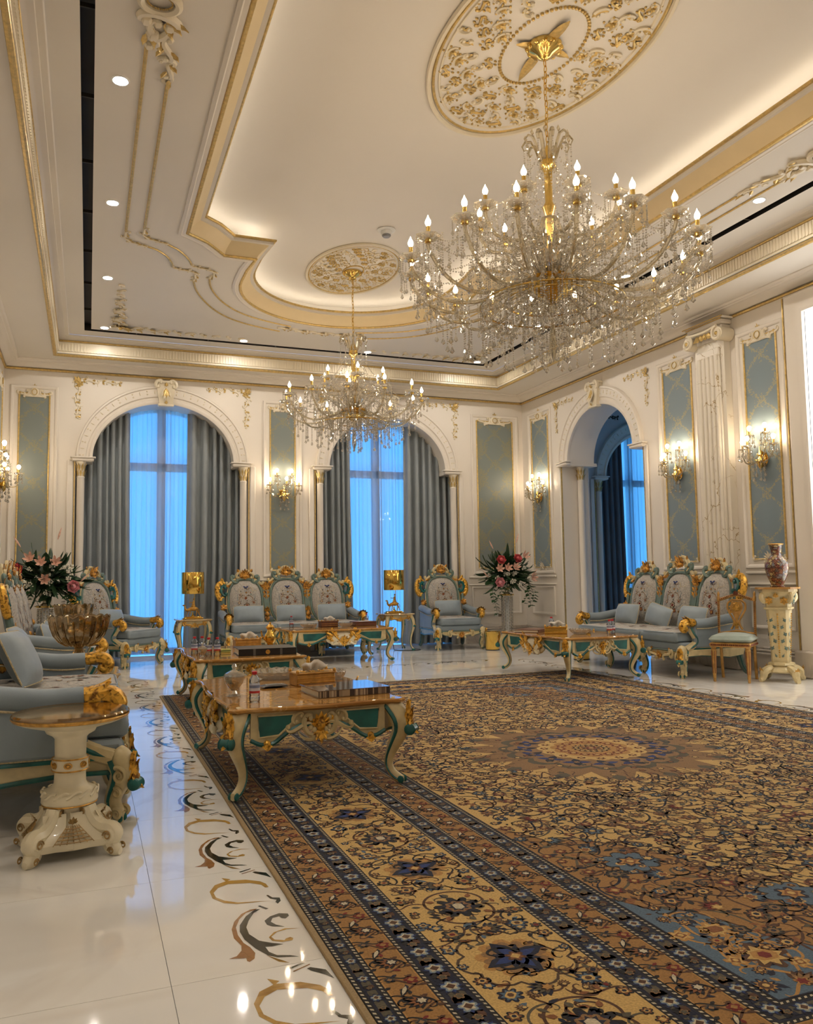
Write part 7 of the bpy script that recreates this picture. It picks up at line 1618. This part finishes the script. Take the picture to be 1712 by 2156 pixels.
def chandelier(cx, cy, label, na, nu, R, zb, zc, ru, zu, sc):
    """zb bulb height of the outer ring, zc top of the plume"""
    t = thing('chandelier', label, 'chandelier', (cx, cy, ZTOP), 0, 'crystal chandeliers')
    Z0 = -ZTOP
    mb = MB(); mb.add(lathe([(.02, -.0), (.125 * sc, 0), (.13 * sc, -.03), (.11 * sc, -.06), (.06 * sc, -.085), (.04, -.11), (.015, -.12), (0.001, -.125)], 24)); 
    for k in range(12): mb.add(ell(.03 * sc, .02, .022, (.118 * sc * math.cos(k * PI / 6), .118 * sc * math.sin(k * PI / 6), -.035), 6, 4))
    obj('canopy', mb, M['brass'], t)
    lk = MB(); P = [(.011 * math.cos(a), 0, .028 * math.sin(a)) for a in np.linspace(0, 2 * PI, 13)[:-1]]; lk.add(tube(P, .0042, 5, True)); lkm = lk.mesh('chain_link', M['brass'])
    z = ZTOP - .15; k = 0
    while z > zc - .02: obj('chain_link', lkm, None, t, loc=(.004 * math.sin(k), 0, Z0 + z), rot=(0, 0, k * PI / 2 + .3)); z -= .045; k += 1
    zh = zb - .24                                     # hub height
    mb = MB(); mb.add(lathe([(.012, zc + Z0), (.03, zc - .06 + Z0), (.055, zc - .12 + Z0), (.06, zc - .16 + Z0), (.03, zc - .2 + Z0), (.028, zu + .02 + Z0), (.05, zu - .02 + Z0), (.03, zu - .08 + Z0), (.022, zh + .16 + Z0), (.05, zh + .12 + Z0), (.03, zh + .06 + Z0)], 16)); obj('stem', mb, M['brass'], t)
    mb = MB(); prof = [(.03, .06), (.15, .055), (.19, .035), (.17, .02), (.19, .0), (.18, -.03), (.13, -.075), (.06, -.11), (.02, -.14), (.001, -.15)]
    mb.add(lathe([(r * sc, zh + h * sc + Z0) for r, h in prof], 28, lob=.035, lobn=14)); obj('hub_bowl', mb, M['brass'], t)
    mb = MB()                                         # glass baluster round the stem
    mb.add(lathe([(.05, zh + .08 + Z0), (.10, zh + .14 + Z0), (.075, zh + .24 + Z0), (.11, zh + .32 + Z0), (.06, zu - .1 + Z0)], 16, lob=.06, lobn=8)); obj('glass_baluster', mb, M['crystalg'], t, smooth=False)
    # plume of curled glass leaves at the top
    mb = MB()
    for k in range(10):
        a = 2 * PI * k / 10
        P = [(r * math.cos(a), r * math.sin(a), h + Z0) for r, h in ((.03, zc - .16), (.07, zc - .08), (.09, zc - .01), (.12, zc + .05), (.16, zc + .055), (.185, zc + .02), (.17, zc - .015), (.145, zc - .005))]
        mb.add(tube(P, np.array([.006, .011, .013, .013, .012, .010, .008, .005]) * 1.2, 6, flat=.5))
        mb.add(octa(.016, .03), T(.16 * math.cos(a + .3), .16 * math.sin(a + .3), zc + .05 + Z0))
    obj('glass_plume', mb, M['crystalg'], t, smooth=False)
    mb = MB()
    for k in range(10): string(mb, .17 * math.cos(2 * PI * k / 10), .17 * math.sin(2 * PI * k / 10), zc - .01 + Z0, .22 + .08 * (k % 2), .008)
    obj('plume_fringe', mb, M['crystal'], t, smooth=False, kind='stuff')
    def arm_meshes(Ra, zr, zs_, dip, rs):
        zp = zr - .105                              # drip pan height
        P = np.array([(rs, 0, zs_), (rs + (Ra - rs) * .18, 0, zs_ + .015 - dip * .3), (rs + (Ra - rs) * .42, 0, zs_ - dip * .95), (rs + (Ra - rs) * .66, 0, zs_ - dip), (rs + (Ra - rs) * .86, 0, zs_ - dip * .55), (Ra - .02, 0, zs_ + (zp - zs_) * .35), (Ra + .005, 0, zs_ + (zp - zs_) * .72), (Ra, 0, zp)])
        tt = np.linspace(0, len(P) - 1, 26); Q = np.array([[np.interp(x, range(len(P)), P[:, i]) for i in range(3)] for x in tt])
        for _ in range(3): Q[1:-1] = (Q[:-2] + 2 * Q[1:-1] + Q[2:]) / 4
        Q[:, 2] += Z0
        m = {}
        m['arm'] = MB().add(tube(Q, .0135 * sc, 7)).mesh('arm', M['crystalg'])
        m['pan'] = MB().add(lathe([(.012, .0), (.05, .004), (.082, .022), (.088, .03), (.08, .026), (.05, .012), (.014, .01)], 16, lob=.07, lobn=8), T(Ra, 0, zp + Z0)).mesh('drip_pan', M['crystal'], False)
        m['cup'] = MB().add(lathe([(.012, -.02), (.024, -.012), (.027, .012), (.016, .02), (.0145, .035), (.0145, .098), (.010, .10)], 12), T(Ra, 0, zp + Z0)).mesh('candle_sleeve', M['brass'])
        m['bulb'] = MB().add(lathe([(.002, .0), (.011, .004), (.0185, .018), (.0195, .028), (.0155, .042), (.008, .056), (.003, .068), (.0005, .076)], 10), T(Ra, 0, zp + .10 + Z0)).mesh('bulb', M['bulb'])
        fr = MB()
        for k in range(10):
            a = 2 * PI * k / 10; string(fr, Ra + .082 * math.cos(a), .082 * math.sin(a), zp + .02 + Z0, (.13, .20, .16)[k % 3] * sc, .0066, .045, .0125)
        m['fringe'] = fr.mesh('crystal_fringe', M['crystal'], False)
        m['path'] = Q; m['zp'] = zp + Z0
        return m
    A1 = arm_meshes(R, zb, zh, .16 * sc, .15 * sc)
    A2 = arm_meshes(ru, zu, zh + .34 * sc, .05, .06)
    drops = []
    for (idx, L, lat) in ((5, .30, .03), (7, .40, -.03), (9, .34, .05), (11, .30, -.05), (13, .27, .04), (15, .24, -.04), (17, .21, .05), (19, .17, -.03)):
        d = MB(); p = A1['path'][idx]; string(d, p[0], lat, p[2], L * sc, .0085, .062 * sc, .019 * sc); drops.append(d.mesh('crystal_drop', M['crystal'], False))
    fill = MB(); rf = random.Random(4)
    for k in range(16):
        r_ = rf.uniform(.18, .98) * R; a_ = rf.uniform(-.5, .5) * 2 * PI / na; z_ = zh + Z0 + rf.uniform(-.10, .34) * (1 - .3 * r_ / R) * sc; string(fill, r_ * math.cos(a_), r_ * math.sin(a_), z_, rf.uniform(.14, .34) * sc, .008, .05 * sc, .016 * sc)
    garl(fill, (.12, 0, zh + .30 * sc + Z0), (R * .9, 0, A1['zp'] + .0), .14, 40); garl(fill, (.06, 0, zc - .18 + Z0), (R, 0, A1['zp'] + .02), .34 * sc, 60)
    P = smooth_path([(.06, 0, zh + Z0 + .05), (.13, 0, zh + Z0 + .16), (.17, 0, zh + Z0 + .28), (.24, 0, zh + Z0 + .34), (.28, 0, zh + Z0 + .30), (.26, 0, zh + Z0 + .27)], 16, 1); fill.add(tube(P, np.linspace(.013, .006, 16), 6))
    P = smooth_path([(.10, 0, zh + Z0 + .03), (.22, 0, zh + Z0 + .10), (.34, 0, zh + Z0 + .20), (.44, 0, zh + Z0 + .19), (.43, 0, zh + Z0 + .14)], 16, 1); fill.add(tube(P, np.linspace(.012, .006, 16), 6), RZ(PI / na))
    fillm = fill.mesh('crystal_chain', M['crystal'], False)
    dg = 2 * PI / na
    gm = MB(); pa = (R, 0, A1['zp'] + .02); pb = (R * math.cos(dg), R * math.sin(dg), A1['zp'] + .02); garl(gm, pa, pb, .13, 22); gmm = gm.mesh('bead_garland', M['crystal'], False)
    for k in range(na):
        a = dg * k + .13; o = obj('chandelier_arm', A1['arm'], None, t, rot=(0, 0, a))
        for nm, key in (('drip_pan', 'pan'), ('candle_sleeve', 'cup'), ('bulb', 'bulb'), ('crystal_fringe', 'fringe')):
            q = obj(nm, A1[key], None, o)
            if nm == 'crystal_fringe': q['kind'] = 'stuff'
        for d in drops: obj('crystal_drop', d, None, o)
        obj('bead_garland', gmm, None, o, kind='stuff'); obj('crystal_chain', fillm, None, o, kind='stuff')
    cg = MB(); dg2 = 2 * PI / nu; garl(cg, (.10, 0, zc - .12 + Z0), (ru, 0, A2['zp'] + .02), .10, 30); garl(cg, (ru, 0, A2['zp'] + .01), (R * math.cos(dg * .5), R * math.sin(dg * .5), A1['zp'] + .02), .12, 26); cgm = cg.mesh('bead_garland', M['crystal'], False)
    for k in range(nu):
        o = obj('chandelier_arm', A2['arm'], None, t, rot=(0, 0, dg2 * k + .35))
        for nm, key in (('drip_pan', 'pan'), ('candle_sleeve', 'cup'), ('bulb', 'bulb'), ('crystal_fringe', 'fringe')):
            q = obj(nm, A2[key], None, o)
            if nm == 'crystal_fringe': q['kind'] = 'stuff'
        obj('bead_garland', cgm, None, o, kind='stuff')
    # stepped curtain of strings below the hub
    for (rr, cnt, z1, L) in ((.10, 10, zh - .10, .46), (.20, 18, zh - .03, .34), (.34, 26, zh - .12, .22), (.52, 34, zh - .15, .17)):
        mb = MB(); P = [(rr * sc * math.cos(a), rr * sc * math.sin(a), z1 + Z0) for a in np.linspace(0, 2 * PI, 33)[:-1]]
        if rr > .25: mb.add(tube(P, .006, 5, True)); obj('hoop', mb, M['brass'], t); mb = MB()
        for k in range(cnt):
            a = 2 * PI * k / cnt; string(mb, rr * sc * math.cos(a), rr * sc * math.sin(a), z1 + Z0, (L + .04 * (k % 2)) * sc, .0078, .055 * sc, .016 * sc)
        obj('crystal_skirt', mb, M['crystal'], t, smooth=False, kind='stuff')
    mb = MB(); mb.add(ell(.04, .04, .05, (0, 0, zh - .17 * sc + Z0), 12, 8)); mb.add(drop(.40 * sc, .03, 8), T(0, 0, zh - .18 * sc + Z0)); obj('finial', mb, M['crystalg'], t, smooth=False)
    return t
chandelier(3.10, 5.0, 'huge crystal chandelier with many lit candle bulbs hanging nearest the camera', 18, 9, 1.03, 3.50, 4.31, .52, 3.86, 1.0)
chandelier(3.10, 9.75, 'smaller crystal chandelier with lit bulbs hanging before the second arched window', 12, 6, .86, 3.50, 4.17, .40, 3.74, .86)

# ------------------------------------------------------------------ wall sconces
def sconce_meshes():
    m = {}
    mb = MB(); mb.add(lathe([(.001, .0), (.05, .004), (.062, .012), (.05, .024), (.03, .035), (.02, .05)], 16), RX(PI / 2) @ S(1, 1.35, 1))
    for k in range(8): mb.add(leaf(.10, .05, .5, 2, 6), RY(k * PI / 4) @ T(0, -.02, .01))
    mb.add(lathe([(.001, -.12), (.02, -.10), (.035, -.05), (.045, -.03), (.035, -.01), (.018, .03), (.03, .05), (.015, .09), (.001, .16)], 14), T(0, -.075, 0)); m['plate'] = mb.mesh('backplate', M['brass'])
    return m
SM = sconce_meshes()
SARMS = ((-.24, -.10, .19), (.24, -.10, .19), (.0, -.26, .19), (-.12, -.10, .34), (.12, -.10, .34))
def sarm(dx, dy, dz):
    P = np.array([(0, -.08, 0), (dx * .35, -.08 + (dy + .08) * .35 - .03, -.06), (dx * .75, -.08 + (dy + .08) * .8 - .03, -.05 + dz * .1), (dx, dy, dz * .35), (dx, dy, dz - .06)])
    tt = np.linspace(0, 4, 18); Q = np.array([[np.interp(x, range(5), P[:, i]) for i in range(3)] for x in tt])
    for _ in range(2): Q[1:-1] = (Q[:-2] + 2 * Q[1:-1] + Q[2:]) / 4
    r = {}
    r['arm'] = MB().add(tube(Q, .009, 6)).mesh('sconce_arm', M['crystalg'])
    r['pan'] = MB().add(lathe([(.01, 0), (.045, .006), (.055, .02), (.05, .016), (.012, .008)], 14, lob=.08, lobn=7), T(dx, dy, dz - .06)).mesh('drip_pan', M['crystal'], False)
    r['cup'] = MB().add(lathe([(.010, -.01), (.018, 0), (.013, .01), (.0125, .07), (.009, .072)], 10), T(dx, dy, dz - .06)).mesh('candle_sleeve', M['brass'])
    r['bulb'] = MB().add(lathe([(.003, 0), (.014, .006), (.023, .022), (.026, .034), (.022, .050), (.012, .060), (.001, .064)], 10), T(dx, dy, dz + .012)).mesh('bulb', M['sbulb'])
    mb = MB()
    for k in range(7): string(mb, dx + .05 * math.cos(k * .9), dy + .05 * math.sin(k * .9), dz - .045, (.11, .16)[k % 2], .008, .05, .016)
    r['fr'] = mb.mesh('crystal_fringe', M['crystal'], False)
    return r
SAM = [sarm(*a) for a in SARMS]
sdm = MB()
for k in range(9): string(sdm, .07 * math.cos(k * .7), -.09 + .06 * math.sin(k * .7), -.04, .12 + .06 * (k % 3), .009, .055, .019)
sdm = sdm.mesh('crystal_drop', M['crystal'], False)
def sconce(x, y, z, rz, label):
    t = thing('wall_sconce', label, 'sconce', (x, y, z), rz, 'crystal wall sconces')
    obj('backplate', SM['plate'], None, t); obj('crystal_drop', sdm, None, t)
    for r in SAM:
        o = obj('sconce_arm', r['arm'], None, t); obj('drip_pan', r['pan'], None, o); obj('candle_sleeve', r['cup'], None, o); obj('bulb', r['bulb'], None, o); obj('crystal_fringe', r['fr'], None, o, kind='stuff')
sconce(2.96, YB - .005, 2.56, 0, 'crystal wall sconce on the back wall panel between the two arched windows')
sconce(XR - .005, 12.56, 2.56, -PI / 2, 'crystal wall sconce on the right wall panel next to the room corner')
sconce(XR - .005, 8.90, 2.52, -PI / 2, 'crystal wall sconce on the panel behind the right hand sofa')
sconce(XR - .005, 7.41, 2.50, -PI / 2, 'crystal wall sconce on the panel above the painted vase')
sconce(XL + .005, 12.56, 2.56, PI / 2, 'crystal wall sconce on the left wall close to the back corner')
sconce(XL + .005, 10.45, 2.56, PI / 2, 'crystal wall sconce cut off by the left picture edge')

# ------------------------------------------------------------------ downlights, smoke detector
RIMM = MB().add(lathe([(.048, .0), (.052, -.006), (.062, -.006), (.066, .0)], 20)).mesh('rim', M['white'])
LENSM = MB().add((np.array([(.048 * math.cos(a), .048 * math.sin(a), -.002) for a in np.linspace(0, 2 * PI, 17)[:-1]][::-1]), [tuple(range(16))])).mesh('lens', M['down'], False)
def downlight(x, y, label):
    t = thing('downlight', label, 'ceiling light', (x, y, ZCEIL), 0, 'recessed ceiling downlights')
    obj('rim', RIMM, None, t); obj('lens', LENSM, None, t)
for y, lb in ((5.95, 'recessed downlight beside the left air slot nearest the top edge of the picture'), (7.98, 'recessed downlight beside the left air slot, second from the top edge of the picture'), (10.03, 'recessed downlight beside the left air slot next to the corner relief'), (12.06, 'recessed downlight in the far left corner of the air slot'),
              (3.95, None), (1.95, None), (-.05, None)):
    downlight(.16, y, lb or 'recessed downlight beside the left air slot above and behind the camera')
for y, lb in ((5.87, 'recessed downlight between the right air slot and the gilt scrolls'), (7.98, 'recessed downlight by the right air slot behind the big chandelier'), (10.03, 'recessed downlight by the right air slot hidden among the low chandelier crystals'), (3.95, None), (1.95, None), (-.05, None)):
    downlight(5.99, y, lb or 'recessed downlight by the right air slot outside the picture')
for k, x in enumerate((2.12, 4.08, 6.01)): downlight(x, 12.08, ('recessed downlight by the back air slot, left of the small chandelier', 'recessed downlight by the back air slot, right of the small chandelier', 'recessed downlight in the far right corner of the air slot')[k])
t = thing('smoke_detector', 'round white smoke detector on the ceiling near the small medallion', 'smoke detector', (3.09, 8.44, ZTOP))
mb = MB(); mb.add(lathe([(.001, -.002), (.10, -.002), (.105, -.008), (.095, -.016), (.06, -.02)], 24)); obj('mounting_plate', mb, M['white'], t)
mb = MB(); mb.add(lathe([(.062, -.018), (.066, -.03), (.06, -.055), (.05, -.062)], 24)); obj('body', mb, M['white'], t)
mb = MB(); mb.add(lathe([(.05, -.060), (.052, -.07), (.04, -.085), (.001, -.09)], 24)); obj('sensor_cage', mb, simple('grey_plastic', (.25, .25, .26), .4), t)

# carved reliefs and gildings made of many tiny scrolls are one part each
for _o in bpy.data.objects:
    _n = _o.name.split('.')[0]
    if _o.parent is not None and 'kind' not in _o.keys() and (_n.endswith(('_gold', '_leaf', '_gilding', '_relief', '_bead', '_line', '_trim', '_cord', '_vine')) or _n in ('apron_scroll', 'rail_scroll', 'crest_scroll', 'foot_scroll', 'knee_leaf', 'panel_foot_scroll', 'panel_crest', 'slot_divider', 'twisted_band', 'bead_ring', 'bead_strip', 'leg_shell', 'volute', 'splat_carving', 'crest', 'base_scroll')): _o['kind'] = 'stuff'
